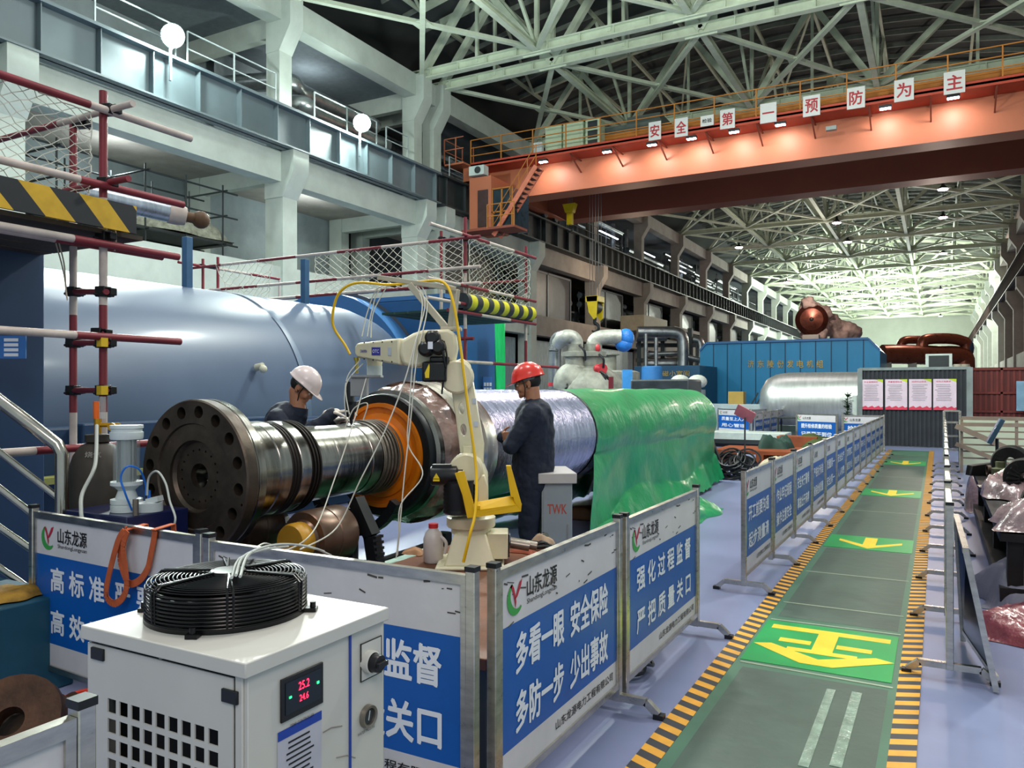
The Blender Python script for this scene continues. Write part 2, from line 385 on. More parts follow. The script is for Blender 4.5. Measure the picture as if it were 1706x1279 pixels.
def decal(y0, y1, txt, lb, near=False):
    t = thing('arrow_mat' if not near else 'character_mat', lb, 'floor mat', (-.62, (y0+y1)/2, .007), 0, None)
    b = MB(); b.bb((-1.03, y0, .0049), (-.22, y1, .0067)); b.build('mat_sheet', M('bright_green_mat', '#0f9448', .35, var=.12, scale=3), t, smooth=0)
    b = MB()
    if near: 
        yc = (y0+y1)/2; h = (y1-y0)*.8; z = .0075; xc = -.62
        def pl(pts): 
            n = len(b.v); b.v += [Vector((xc+x, yc+y, z+n*.00003)) for x, y in pts]; b.face(range(n, n+len(pts)))
        k = h/2
        pl([(-.36, k), (.36, k), (.36, k-.09), (-.36, k-.09)])
        pl([(-.27, .12*k+.04), (-.08, .12*k+.04), (-.08, .12*k-.04), (-.27, .12*k-.04)]); pl([(.07, .12*k+.04), (.27, .12*k+.04), (.27, .12*k-.04), (.07, .12*k-.04)])
        pl([(-.2, -.32*k+.03), (.2, -.32*k+.03), (.2, -.32*k-.04), (-.2, -.32*k-.04)]); pl([(-.06, k-.09), (.06, k-.09), (.06, -.32*k), (-.06, -.32*k)])
        pl([(-.4, -.30*k), (-.3, -.17*k), (0, -.7*k), (0, -k), (-.09, -k)]); pl([(.4, -.30*k), (.3, -.17*k), (0, -.7*k), (0, -k), (.09, -k)])
    else:
        yc = (y0+y1)/2; z = .0075; xc = -.62
        def pl(pts): 
            n = len(b.v); b.v += [Vector((xc+x, yc+y, z+n*.00003)) for x, y in pts]; b.face(range(n, n+len(pts)))
        k = (y1-y0)*.42
        pl([(-.06, k), (.06, k), (.06, -.5*k), (-.06, -.5*k)]); pl([(-.3, .1*k), (-.3, .45*k), (0, -.55*k), (0, -k)]); pl([(.3, .1*k), (0, -k), (0, -.55*k), (.3, .45*k)])
    b.build('lettering', M('yellow_print', '#e8c526', .4, var=.1), t, smooth=0)
decal(4.72, 5.62, '', 'bright green mat with large yellow upside-down character on the walkway', True)
decal(8.55, 9.3, '', 'green mat with a yellow arrow, nearest arrow mat on the walkway')
decal(13.0, 13.9, '', 'green mat with a yellow arrow, middle arrow mat on the walkway')
decal(18.6, 19.8, '', 'green mat with a yellow arrow, farthest arrow mat on the walkway')
# clear tape strips and mat seams
for (u0, v0, u1, v1, wd, lb) in ((1385, 1150, 1338, 1279, .07, 'left shiny strip of clear tape stuck on the green walkway'), (1428, 1155, 1392, 1279, .08, 'right shiny strip of clear tape stuck on the green walkway')):
    a = G(u0, v0); c = G(u1, v1); b = MB(); b.bar((a.x, a.y, .006), (c.x, c.y, .006), wd*.62, .002)
    b.build('clear_tape', M('clear_tape', '#8aa090', .12, var=.3, scale=8, bump=.4), label=lb, cat='tape', smooth=0)
for y, sk, lb in ((4.68, -.03, 'at the near edge of the character mat'), (5.65, .03, 'at the far edge of the character mat'), (6.15, .0, 'just beyond the character mat'), (7.3, 0, 'before the nearest arrow mat'), (11.3, 0, 'before the middle arrow mat'), (16, 0, 'before the farthest arrow mat')):
    b = MB(); b.bar((-1.02, y, .0055), (-.21, y+sk, .0055), .022, .0015); b.build('seam_tape', M('seam_tape', '#8f9c86', .4), label='thin pale tape line across the green walkway '+lb, cat='tape', smooth=0)
# ---------------------------------------------------------------- slogan barriers
stain = M('stainless_tube', '#c6c2b8', .3, 1., var=.18, scale=9, stretch=(1, 1, 3))
blackp = M('black_plastic', '#15171a', .4, var=.1)
pwhite = M('panel_white', '#c8c6c8', .62, var=.08, scale=3)
pblue = M('panel_blue', '#0b56a8', .35, var=.1, scale=2)
twhite = M('print_white', '#dfe3ea', .5, var=0)
tblack = M('print_black', '#16171b', .5, var=0)
logor = M('logo_red', '#b0243c', .5, var=0); logog = M('logo_green', '#3a9a48', .5, var=0)
def swirl(mb, o, xd, yd, s):
    """red leaf over a green crescent"""
    o = Vector(o); xd = Vector(xd); yd = Vector(yd)
    def add(pts, mi):
        n = len(mb.v); mb.v += [o+xd*(x*s)+yd*(y*s) for x, y in pts]
        k = len(pts)//2
        for i in range(k-1): mb.face((n+i, n+i+1, n+2*k-2-i, n+2*k-1-i), mi)
    out = []; inn = []
    for i in range(13):
        a = math.radians(115+i*17); out.append((math.cos(a)*.5, math.sin(a)*.5)); t = i/12; th = .06+.16*math.sin(t*PI); inn.append((math.cos(a)*(.5-th)+.02, math.sin(a)*(.5-th)+.02))
    add(out+inn[::-1], 1)
    out = []; inn = []
    for i in range(9):
        t = i/8; out.append((-.32+.38*t, .38+.12*math.sin(t*PI)-.5*t*t)); inn.append((-.32+.33*t, .36-.05*t-.62*t*t))
    add(out+inn[::-1], 0)
    n = len(mb.v); mb.v += [o+xd*(x*s)+yd*(y*s) for x, y in ((.42, .48), (.25, .42), (-.05, -.05), (.12, .02), (.35, .3))]; mb.face(range(n, n+5), 0)
LBLA = {}
def barrier(x, y, rz, L, rows, label, chf=.265, foot='both', detail=2, group=None, footer='山东龙源电力工程有限公司', logo_at=.12, H=.95, dirty=False, feet=(1, 1), rows_x=.5, logo=True, gap=None):
    """origin = ground point under the first post; panel runs along local +x, its printed face looks along local -y"""
    t = thing('slogan_barrier', label, 'barrier', (x, y, 0), rz, group)
    for k, px in enumerate((.02, L-.02)):
        b = MB(); b.bb((px-.019, -.019, .05), (px+.019, .019, H+.015)); p = b.build('post', stain, t, bevel=.003, local=True, smooth=30)
        if detail > 1: b = MB(); b.bb((px-.021, -.021, H+.012), (px+.021, .021, H+.03)); b.build('post_cap', blackp, p, local=True, smooth=0)
        if feet[k]:
            b = MB(); b.bar((px, -.15, .07), (px, .15, .07), .035, .035); b.bar((px, -.15, .072), (px, -.21, .02), .035, .034); b.bar((px, .15, .072), (px, .21, .02), .035, .034)
            f = b.build('foot', stain, t, local=True, smooth=30)
            b = MB(); b.box((px, -.215, .012), (.045, .05, .024)); b.box((px, .215, .012), (.045, .05, .024))
            b.build('rubber_end', blackp, f, local=True, smooth=0)
    z0, z1 = .13, H-.02
    b = MB(); b.bar((.04, 0, z1), (L-.04, 0, z1), .03, .035); b.bar((.04, 0, z0), (L-.04, 0, z0), .03, .03); b.bb((.04, -.014, z0), (.062, .014, z1)); b.bb((L-.062, -.014, z0), (L-.04, .014, z1))
    b.build('frame', stain, t, local=True, smooth=30)
    xa, xb = .06, L-.06; h = z1-z0-.04; za = z0+.015; zb = z1-.02; zc = zb-h*.245; zd = za+h*.15
    b = MB()
    for q0, q1, mi in ((za, zd, 0), (zd, zc, 1), (zc, zb, 0)):
        b.quad((xa, -.006, q0), (xb, -.006, q0), (xb, -.006, q1), (xa, -.006, q1), mi)
        b.quad((xb, .006, q0), (xa, .006, q0), (xa, .006, q1), (xb, .006, q1), mi)
    pn = b.build('printed_panel', [pwhite, pblue], t, local=True, smooth=0)
    X = (1, 0, 0); Z = (0, 0, 1); wd = xb-xa
    if rows:
        hb = zc-zd; n = len(rows)
        for i, r in enumerate(rows):
            b = MB(); cz = zc-hb*(i+.5)/n*.96-.01; ch = hb*chf
            addtext(b, r, .1, (xa+wd*rows_x, -.0085, cz), X, Z, .024, wd*.8 if gap is None else wd*gap, ch)
            b.build('lettering', twhite, pn, local=True, smooth=0)
    cz = (zc+zb)/2; items = []
    if logo:
        if detail > 1: items += [('山东龙源', .1, (xa+wd*logo_at+.2, -.0085, cz+.02), .014, .27, .078), ('ShandongLongyuan', .03, (xa+wd*logo_at+.2, -.0085, cz-.038), .006, .27, .026)]
        else: items += [('山东龙源', .1, (xa+wd*logo_at+.2, -.0085, cz), .01, .26, .075)]
    if footer: items += [(footer, .05, (xa+wd*.68, -.0085, (za+zd)/2), .012, wd*.56, .04)]
    for tx, sz, pos, bo, tw, th in items:
        b = MB(); addtext(b, tx, sz, pos, X, Z, bo, tw, th); b.build('lettering', tblack, pn, local=True, smooth=0, label='black lettering')
    if logo:
        b = MB(); swirl(b, (xa+wd*logo_at-.03, -.0085, cz), X, Z, .13); b.build('logo', [logor, logog], pn, local=True, smooth=0)
    if dirty:
        b = MB(); random.seed(3)
        for i in range(22):
            xx = xa+random.random()*wd; zz = zc+random.random()*(zb-zc); b.box((xx, -.0075, zz), (.004+random.random()*.05, .0006, .003+random.random()*.005), Matrix.Rotation(random.uniform(-.4, .4), 3, 'Y'))
        b.build('grime_marks', M('grime', '#4a4642', .8), pn, local=True, smooth=0)
    return t
barrier(-1.405, 2.42, PI/2, 1.28, ['多看一眼  安全保险', '多防一步  少出事故'], 'slogan barrier right of the white chiller, nearest blue panel beside the walkway', chf=.32, feet=(0, 1), dirty=True)
barrier(-1.395, 3.73, PI/2, 1.38, ['强 化 过 程 监 督', '严 把 质 量 关 口'], 'slogan barrier after the nearest one, ending at the gap in the row', chf=.27, feet=(0, 1), dirty=True)
barrier(-2.80, 2.35, 0, 1.38, ['强化过程监督', '严把质量关口'], 'slogan barrier behind the white chiller, its left half hidden', chf=.31, feet=(0, 0), dirty=True, logo=False, gap=.62, rows_x=.62)
barrier(-4.33, 2.48, -.055, 1.46, ['高 标 准  严 要 求', '高 效 率  零 缺 陷'], 'slogan barrier at the left with the orange sling hanging over it', feet=(1, 1), footer=None, logo_at=.11, gap=.8, rows_x=.51, chf=.27)
# cut-off near barrier at the bottom left
barrier(-1.52, -.14, PI/2, 1.13, None, 'barrier at the bottom left corner in front of the chiller', logo=False, footer=None, feet=(0, 0))
sl = [['开工前要沟通', '起步测量清'], ['作业牢记规程', '操作注意安全'], ['安全来于警惕', '事故出于麻痹'], ['严格执行标准', '确保检修质量'], ['质量第一', '安全第一'], ['安全生产', '人人有责'], ['文明施工', '规范作业'], ['精心检修', '精益求精'], ['高高兴兴上班', '平平安安回家'], ['严禁违章', '确保安全'], ['细心检查', '消除隐患'], ['团结协作', '保质保量'], ['遵章守纪', '安全作业']]
ord_ = ['nearest', 'second', 'third', 'fourth', 'fifth', 'sixth', 'seventh', 'eighth', 'ninth', 'tenth', 'eleventh', 'twelfth', 'last']
y = 6.30
for i in range(13):
    L = 1.14
    barrier(-1.35+.012*i, y, PI/2-.008, L, sl[i], '%s slogan barrier from the gap in the long row left of the green walkway' % ord_[i], detail=1 if i > 2 else 2, feet=(1, 0) if i < 12 else (1, 1), group='barriers along the left side of the walkway', footer='山东龙源电力工程有限公司' if i < 4 else None, logo=i < 8, logo_at=.08); y += L+.03
y = 4.95
for i in range(12):
    L = 1.22
    barrier(.06+.008*i, y+L, -PI/2, L, None, '%s stainless barrier from the camera in the row right of the green walkway' % ord_[i], detail=1 if i > 2 else 2, feet=(0, 1), group='barriers along the right side of the walkway', logo=False, footer=None); y += L+.03

# ---------------------------------------------------------------- overhead crane
oj = M('crane_orange', '#b86c4c', .5, var=.08, scale=.5); oj2 = M('crane_orange_shaded', '#8a4634', .6, var=.1, scale=.5); ochre = M('crane_ochre', '#b8742c', .6, var=.15, scale=1)  # the dark orange copy puts shade on the far girder into its colour
palegreen = M('cabinet_palegreen', '#bccbab', .5, var=.05)
signw = M('sign_white', '#d8d8d4', .5, var=.03); signr = M('sign_red', '#b03038', .5, var=0)
cr = thing('overhead_crane', 'orange double girder overhead crane spanning the hall under the roof', 'crane', (-7, 33, 9.6))
XL, XR = -18.3, 4.6; Y1 = 31.0; Y2 = 37.0
b = MB(); b.prism([(XL, Y1, 11.6), (XL, Y1, 10.95), (XL+1.3, Y1, 10.28), (XR-1.3, Y1, 10.28), (XR, Y1, 10.95), (XR, Y1, 11.6)], (0, 1.1, 0))
b.build('main_girder', oj, cr, smooth=0)
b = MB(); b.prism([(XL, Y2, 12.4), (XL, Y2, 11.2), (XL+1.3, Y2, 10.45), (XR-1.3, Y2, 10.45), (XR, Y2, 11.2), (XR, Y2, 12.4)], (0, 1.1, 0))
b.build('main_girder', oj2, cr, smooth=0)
for x in (XL-.1, XR+.1):
    b = MB(); b.bb((x-.35, Y1-1.2, 10.98), (x+.35, Y2+2.2, 11.7)); e = b.build('end_truck', oj, cr, smooth=0)
    b = MB()
    for yy in (Y1-.8, Y1+.6, Y2+.4, Y2+1.7): b.lathe([(0, -.08), (.24, -.08), (.24, .08), (0, .08)], (x, yy, 11.04), (1, 0, 0), 20)
    b.build('wheel', darksteel, e)
# walkway on the near side
YW = 29.7
b = MB(); b.bb((XL, YW, 11.58), (XR, Y1, 11.66)); b.bb((XL, YW, 11.5), (XR, YW+.06, 11.74)); b.build('walkway_deck', M('crane_red', '#b9452e', .5, var=.1), cr, smooth=0)
x = XL+4.8
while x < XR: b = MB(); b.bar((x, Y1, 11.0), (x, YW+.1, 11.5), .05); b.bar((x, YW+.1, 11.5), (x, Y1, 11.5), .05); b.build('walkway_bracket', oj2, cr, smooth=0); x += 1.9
b = MB()
x = XL
while x <= XR: b.bar((x, YW+.03, 11.7), (x, YW+.03, 12.75), .045); x += 1.55
for z in (12.75, 12.4, 12.05): b.bar((XL, YW+.03, z), (XR, YW+.03, z), .035)
b.build('guard_rail', ochre, cr, smooth=0)
b = MB(); b.bb((-12.6, Y1+.05, 11.62), (XR, Y1+.5, 12.45))
for k in range(5): b.bb((-12.6, Y1+.02, 11.75+.15*k), (XR, Y1+.05, 11.79+.15*k))
b.build('cable_duct', ochre, cr, smooth=0)
b = MB(); b.bb((XL, Y1+.1, 11.6), (-12.6, Y1+.4, 12.1)); b.build('cable_duct', ochre, cr, smooth=0)
# electric cabinets
for u0, u1 in ((908, 935), (938, 971), (975, 999)):
    a = PY(u0, 262, 30.4); c = PY(u1, 262, 30.4); b = MB(); b.bb((a.x, 30.4, 11.66), (c.x, 31.0, 13.0)); e = b.build('electric_cabinet', palegreen, cr, smooth=0, bevel=.02)
    if u0 == 975:
        b = MB()
        for k in range(3): b.bb((a.x+.12, 30.38, 11.8+.4*k), (c.x-.1, 30.4, 12.12+.4*k))
        b.build('louvre', darksteel, e, smooth=0)
a = PY(892, 245, 30.2); b = MB(); b.bb((a.x-.1, 30.1, 11.7), (a.x+.35, 30.3, 12.3)); b.build('switch_box', M('pale_grey_box', '#c9d3d3', .4), cr, smooth=0)
# characters on the railing
for ch, u, v, wq, hq in (('安', 1091, 218, .5, .72), ('全', 1135, 212, .52, .72), ('检验', 1178, 201, .5, .4), ('第', 1212, 198, .55, .72), ('一', 1280, 188, .58, .72), ('预', 1352, 176, .58, .74), ('防', 1426, 163, .58, .74), ('为', 1506, 150, .6, .74), ('主', 1590, 137, .62, .74)):
    p = PY(u, v, YW-.06); b = MB(); b.box(p, (wq, .02, hq)); e = b.build('sign_plate', signw, cr, smooth=0)
    b = MB(); addtext(b, ch, .5, p+Vector((0, -.015, 0)), (1, 0, 0), (0, 0, 1), .02, wq*.72, hq*(.64 if ch != '一' else .08)*(1 if ch != '检验' else .6)); b.build('lettering', signr if ch != '检验' else tblack, e, smooth=0)
# lamps below the walkway
glow = M('lamp_glow', '#ffffff', .5, var=0, emit='#e6ecff', es=60.)
for u, v in ((905, 277), (1011, 263), (1086, 258), (1152, 245), (1223, 239), (1300, 227), (1475, 202), (1588, 185)):
    p = PY(u, v, 29.95); p.z = 11.36; b = MB(); b.box(p+Vector((0, 0, .06)), (.4, .2, .1)); e = b.build('work_lamp', darksteel, cr, smooth=0)
    b = MB(); b.box(p, (.34, .15, .03)); b.build('lamp_lens', glow, e, smooth=0)
    l = lamp('SPOT', (p.x, p.y+.1, p.z-.05), 85, (1, .93, .88), .12, (p.x, p.y+1.1, p.z-1.2), 2.5); l.parent = cr; l.matrix_parent_inverse = Matrix.Translation((7, -33, -9.6))
p = PY(1385, 214, 30.1); b = MB(); b.box(p, (.35, .2, .14)); b.build('unlit_lamp', M('lamp_grey', '#98a09a', .4), cr, smooth=0)
# cabin, air conditioner, stairs
b = MB(); c0 = PY(790, 395, 29.6); c1 = PY(860, 335, 29.6)
b.bb((c0.x, 29.2, 8.55), (c0.x+1.1, 30.8, 10.9)); cb = b.build('operator_cabin', oj, cr, smooth=0)
b = MB(); b.bb((c0.x+1.1, 29.3, 8.6), (c0.x+2.1, 30.8, 10.3)); b.build('cabin_glass', M('cabin_glass', '#2a3a42', .1, var=.2), cr, smooth=0)
b = MB()
for xx in (c0.x+1.12, c0.x+1.6, c0.x+2.1): b.bar((xx, 29.27, 8.6), (xx, 29.27, 10.3), .06)
for zz in (8.6, 9.3, 10.3): b.bar((c0.x+1.1, 29.27, zz), (c0.x+2.1, 29.27, zz), .06)
b.build('window_frame', ochre, cr, smooth=0)
b = MB(); b.bb((c0.x+.45, 29.15, 8.7), (c0.x+.95, 29.19, 10.3)); b.build('cabin_door', M('door_dark_glass', '#4a3a38', .2), cb, smooth=0)
b = MB(); b.bb((c0.x+.1, 29.0, 10.95), (c0.x+.85, 29.4, 11.35)); ac = b.build('air_conditioner', M('ac_white', '#c4d0c8', .5), cr, smooth=0, label='white air conditioner unit')
b = MB(); b.lathe([(.01, 0), (.15, 0), (.15, .02), (.01, .02)], (c0.x+.55, 28.98, 11.15), (0, -1, 0), 20); b.build('fan_grille', darksteel, ac)
s0 = PY(893, 276, 29.2); s1 = PY(822, 392, 29.2); b = MB()
for dy in (0, .55): b.bar(s0+Vector((0, dy, 0)), s1+Vector((0, dy, 0)), .05, .2)
b.build('stair_stringer', M('stair_pink_orange', '#d87a5c', .5), cr, smooth=0)
b = MB()
for k in range(15):
    t = (k+.5)/15; p = s0.lerp(s1, t); b.box(p+Vector((0, .28, 0)), (.2, .5, .03))
b.build('stair_tread', darksteel, cr, smooth=0)
b = MB()
for dz in (.45, .9): b.tube([s0+Vector((0, 0, dz)), s1+Vector((0, 0, dz))], .018, 6)
for k in range(6): p = s0.lerp(s1, k/5); b.tube([p, p+Vector((0, 0, .9))], .018, 6)
b.build('stair_rail', ochre, cr)
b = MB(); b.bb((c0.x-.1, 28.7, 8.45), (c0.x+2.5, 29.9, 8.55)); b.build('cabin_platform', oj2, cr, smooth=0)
b = MB()
for xx in (c0.x+1.2, c0.x+1.85, c0.x+2.5): b.bar((xx, 28.7, 8.5), (xx, 28.7, 9.5), .04)
for zz in (9.5, 9.0): b.bar((c0.x+1.2, 28.7, zz), (c0.x+2.5, 28.7, zz), .035)
b.build('cabin_rail', ochre, cr, smooth=0)
# end platform of the walkway (far left, cage of rails)
b = MB(); zz = 11.66; xe = XL-1.0
b.bb((xe, YW-.6, zz-.08), (XL, YW+.9, zz))
for xx in (xe, XL-.4): 
    for yy in (YW-.6, YW+.9): b.bar((xx, yy, zz), (xx, yy, zz+1.1), .04)
for h in (1.1, .6):
    b.bar((xe, YW-.6, zz+h), (XL, YW-.6, zz+h), .035); b.bar((xe, YW-.6, zz+h), (xe, YW+.9, zz+h), .035)
b.build('end_platform', oj, cr, smooth=0)
# trolley above the girders
b = MB(); b.bb((-14.5, Y1+.2, 12.42), (-10.0, Y2+.9, 12.8)); b.bb((-12.0, Y1+1.6, 12.8), (-10.5, Y2-1, 13.6)); b.build('trolley', M('trolley_grey', '#56605c', .6), cr, smooth=0)
# ropes and hook blocks
hy = M('hook_yellow', '#e6c81c', .4, var=.1, scale=3)
rp = M('wire_rope', '#8a8c8c', .45, .6)
t = PY(991, 494, 34.5); hb = thing('hook_block', 'large yellow hook block hanging on eight wire ropes above the pipework', 'hook block', (t.x, 34.5, t.z-3))
b = MB()
for k in range(8): xx = t.x-.26+.075*k; b.tube([(xx, 34.5+.15*(k % 2), t.z-.1), (xx, 34.5+.15*(k % 2), 12.6)], .014, 5)
b.build('wire_rope', rp, hb)
zt = t.z; zb_ = PY(991, 530, 34.5).z; b = MB()
for yy in (34.1, 34.9): b.prism([(t.x-.3, yy, zt), (t.x+.3, yy, zt), (t.x+.24, yy, zb_), (t.x+.1, yy, zb_-.1), (t.x-.16, yy, zb_+.25)], (0, .06, 0))
b.bb((t.x-.32, 34.1, zt-.28), (t.x+.32, 34.96, zt)); b.build('block_frame', hy, hb, smooth=0, bevel=.02)
b = MB(); b.lathe([(.05, -.3), (.28, -.3), (.28, .3), (.05, .3)], (t.x, 34.5, zt-.5), (0, 1, 0), 24); b.build('sheave', darksteel, hb)
hp = [Vector((t.x, 34.5, zb_+.25)), Vector((t.x, 34.5, zb_-.25))]+[Vector((t.x+.2*math.sin(a), 34.5, zb_-.45+.2*math.cos(a))) for a in [math.radians(d) for d in range(0, 250, 25)]]
b = MB(); b.tube(hp, [.09, .08]+[.09-.005*i for i in range(len(hp)-2)], 10); b.build('hook', M('hook_steel', '#3a3f40', .5, .6), hb)
b = MB()
for dx, dz, dy in ((-.5, -1.6, .3), (.35, -1.6, -.3), (-.2, -1.7, -.3), (.1, -1.5, .2)): b.tube([(t.x, 34.5, zb_-.6), (t.x+dx, 34.5+dy, zb_+dz)], .03, 6)
b.build('sling', M('green_sling', '#23483e', .8), hb, label='dark green slings')
t = PY(950, 345, 35.5); hb = thing('auxiliary_hook_block', 'small yellow hook block just below the dark crane girder', 'hook block', (t.x, 35.5, t.z-.6))
b = MB()
for k in range(4): xx = t.x-.12+.08*k; b.tube([(xx, 35.5, t.z), (xx, 35.5, 12.5)], .012, 5)
b.build('wire_rope', rp, hb)
b = MB(); b.prism([(t.x-.35, 35.3, t.z+.15), (t.x+.35, 35.3, t.z+.15), (t.x+.2, 35.3, t.z-.3), (t.x-.2, 35.3, t.z-.3)], (0, .35, 0)); b.bb((t.x-.12, 35.3, t.z-.9), (t.x+.16, 35.55, t.z-.3)); b.build('block_frame', hy, hb, smooth=0, bevel=.02)
b = MB(); b.tube([Vector((t.x, 35.45, t.z-.85))]+[Vector((t.x+.14*math.sin(a), 35.45, t.z-1.1+.14*math.cos(a))) for a in [math.radians(d) for d in range(0, 250, 30)]], .045, 8); b.build('hook', M('hook_steel'), hb)

# ---------------------------------------------------------------- hall lamps
for i, (u, v) in enumerate(((1394, 371), (1412, 403), (1231, 412), (1571, 315), (1571, 362), (1571, 422), (1310, 470), (1567, 482), (1567, 526))):
    F = 14.2-1.6; F = (14.4-EYE)*FPX/(650-v); p = P(u, v, F)
    t = thing('high_bay_lamp', 'round high bay lamp hanging under the roof trusses, lit pink-white', 'lamp', (p.x, p.y, p.z-.1), 0, 'high bay lamps under the roof')
    s = .3 if F < 60 else .34
    b = MB(); b.lathe([(.02, .5), (.08, .45), (.1, .25), (s*1.2, 0), (s*1.1, 0)], p, (0, 0, 1), 20); b.tube([p+Vector((0, 0, .5)), Vector((p.x, p.y, ztop(p.x)+.27))], .02, 6); b.build('reflector', darksteel, t)
    b = MB(); b.sph(p+Vector((0, 0, -.02)), (s, s, .08), 14); b.build('lamp_lens', M('lamp_pink', '#ffffff', .5, var=0, emit='#ffc8dc', es=40.), t)
for x, y in ((-12, 96), (0, 96), (-6, 112), (-12, 128), (0, 128), (-6, 148)):
    lamp('POINT', (x, y, 11.5), 5200, (.93, 1, .86), .5)
lamp('POINT', (-8, 62, 9), 900, (1, .85, .75), .4); lamp('POINT', (0, 46, 9), 700, (1, .8, .68), .4); lamp('POINT', (-16, 45, 8), 350, (1, .75, .55), .4)
# two glaring floodlights on the left crane gallery
for (u, v, lb) in ((288, 60, 'glaring white floodlight on the upper left gallery'), (603, 205, 'glaring white floodlight beside the silver ducts')):
    p = PX(u, v, -18.3); t = thing('floodlight', lb, 'lamp', (p.x, p.y, p.z-.4))
    d = (Vector((-4, 10, 2))-p).normalized()
    b = MB(); b.lathe([(.05, -.35), (.2, -.3), (.33, 0), (.3, 0)], p, d, 24); b.build('housing', darksteel, t)
    b = MB(); b.bar(p+Vector((-.1, 0, -.35)), Vector((p.x-.1, p.y, p.z-1.2)), .06); b.bar(p+Vector((0, -.35, 0)), p+Vector((-.1, 0, -.35)), .04); b.bar(p+Vector((0, .35, 0)), p+Vector((-.1, 0, -.35)), .04); b.build('bracket', steelgrey, t)
    b = MB(); b.lathe([(.0, .03), (.3, .0)], p, d, 24); b.build('lamp_lens', M('flood_glow', '#ffffff', .5, var=0, emit='#f0fff8', es=400.), t)
    l = lamp('SPOT', tuple(p+d*.1), 5200, (.9, 1, .95), .3, tuple(p+d*8), 2.9)
    l2 = lamp('POINT', tuple(p+d*.45), 400, (.85, 1, .95), .12)
# ---------------------------------------------------------------- helpers for cut and fused bodies
def bake(o):
    dg = bpy.context.evaluated_depsgraph_get(); me = bpy.data.meshes.new_from_object(o.evaluated_get(dg)); o.modifiers.clear(); old = o.data; o.data = me; me.name = o.name; bpy.data.meshes.remove(old)
def cut(o, mb):
    c = mb.build('cutter', _m['black_plastic'], None, smooth=0, origin=(0, 0, 0)); c.data.transform(rootmat(o).inverted()); 
    m_ = o.modifiers.new('b', 'BOOLEAN'); m_.operation = 'DIFFERENCE'; m_.object = c; m_.solver = 'EXACT'
    o_par = o.parent; o.parent = None; bpy.context.view_layer.update(); bake(o); o.parent = o_par
    bpy.data.objects.remove(c)
    o.data.polygons.foreach_set('use_smooth', [True]*len(o.data.polygons)); o.data.set_sharp_from_angle(angle=.6)
def fuse(o, vox, smooth_it=3, noise=0., nscale=.1):
    m_ = o.modifiers.new('r', 'REMESH'); m_.mode = 'VOXEL'; m_.voxel_size = vox; m_.use_smooth_shade = True
    if smooth_it: s_ = o.modifiers.new('s', 'SMOOTH'); s_.iterations = smooth_it; s_.factor = .5
    if noise:
        t_ = bpy.data.textures.new('folds', 'CLOUDS'); t_.noise_scale = nscale; t_.noise_depth = 2
        d_ = o.modifiers.new('d', 'DISPLACE'); d_.texture = t_; d_.strength = noise; d_.mid_level = .5
    p_ = o.parent; o.parent = None; bpy.context.view_layer.update(); bake(o); o.parent = p_
    o.data.polygons.foreach_set('use_smooth', [True]*len(o.data.polygons))

# ---------------------------------------------------------------- rotor on its stands
AX, AZ = -3.86, 1.09
rsteel = M('rotor_steel', '#8d8a84', .22, 1., var=.35, scale=1.5, stretch=(1, 9, 1), bump=.05)
rdark = M('rotor_dark_steel', '#6c665e', .42, .75, var=.35, scale=5, bump=.2, bscale=30)
rface = M('flange_face_steel', '#50473f', .45, .8, var=.3, scale=6, bump=.15)
rgroove = M('rotor_groove', '#2e2a27', .5, .7, var=.2)
orange = M('coil_orange', '#d6740e', .3, var=.15, scale=3, coat=.4)
def ry(u, R, v=775): return PX(u, v, AX+R).y
y0 = 3.14; yfl = ry(450, .45); y1 = ry(488, .31); y2 = ry(537, .30); y3 = ry(640, .265); y4 = ry(684, .29, 765)
rt = thing('generator_rotor', 'long steel rotor with bolt-hole flange, orange ring and shaft resting on roller stands', 'rotor', (AX, 8.5, 0))
O = (AX, 0, AZ); YA = (0, 1, 0)
b = MB(); R = .456
b.lathe([(.075, y0+.09), (.075, y0+.05), (.2, y0+.05), (.215, y0+.03), (.215, y0+.012), (.31, y0+.012), (.316, y0), (R-.008, y0), (R, y0+.01), (R, y0+.08), (R-.006, y0+.083), (R-.006, y0+.092), (R, y0+.095), (R, yfl-.03), (R-.03, yfl), (.075, yfl), (.075, y0+.09)], O, YA, 96, mis=[1 if 9 <= i <= 15 else 0 for i in range(18)])
fl = b.build('coupling_flange', [rface, rsteel], rt, label='dark coupling flange with a ring of large bolt holes')
b = MB()
for i in range(16):
    a = 2*PI*(i+.35)/16; b.lathe([(0, y0-.05), (.037, y0-.05), (.037, y0+.15), (0, y0+.15)], (AX+.386*math.sin(a), 0, AZ+.386*math.cos(a)), YA, 20)
for i in range(18):
    a = 2*PI*i/18; b.lathe([(0, y0), (.008, y0), (.008, y0+.09), (0, y0+.09)], (AX+.155*math.sin(a), 0, AZ+.155*math.cos(a)), YA, 8)
b.lathe([(0, y0), (.009, y0), (.009, y0+.05), (0, y0+.05)], (AX+.43*math.sin(1.9), 0, AZ+.43*math.cos(1.9)), YA, 8)
cut(fl, b)
b = MB(); pr = [(.42, yfl), (.33, yfl+.02), (.315, yfl+.04)]
def steps(r, ya, yb, pr): pr += [(r-.004, ya), (r, ya+.004), (r, yb-.004), (r-.004, yb)]
steps(.315, yfl+.04, ry(467, .31), pr); pr += [(.305, ry(467, .31)+.004)]
steps(.312, ry(468, .31)+.006, y1, pr)
b.lathe(pr, O, YA, 80); b.build('shaft', rsteel, rt)
b = MB(); pr = []; yy = y1
while yy < y1+.09: steps(.302 if int((yy-y1)/.012) % 2 else .308, yy, yy+.012, pr); yy += .013
b.lathe(pr, O, YA, 80); b.build('dark_groove_band', rgroove, rt)
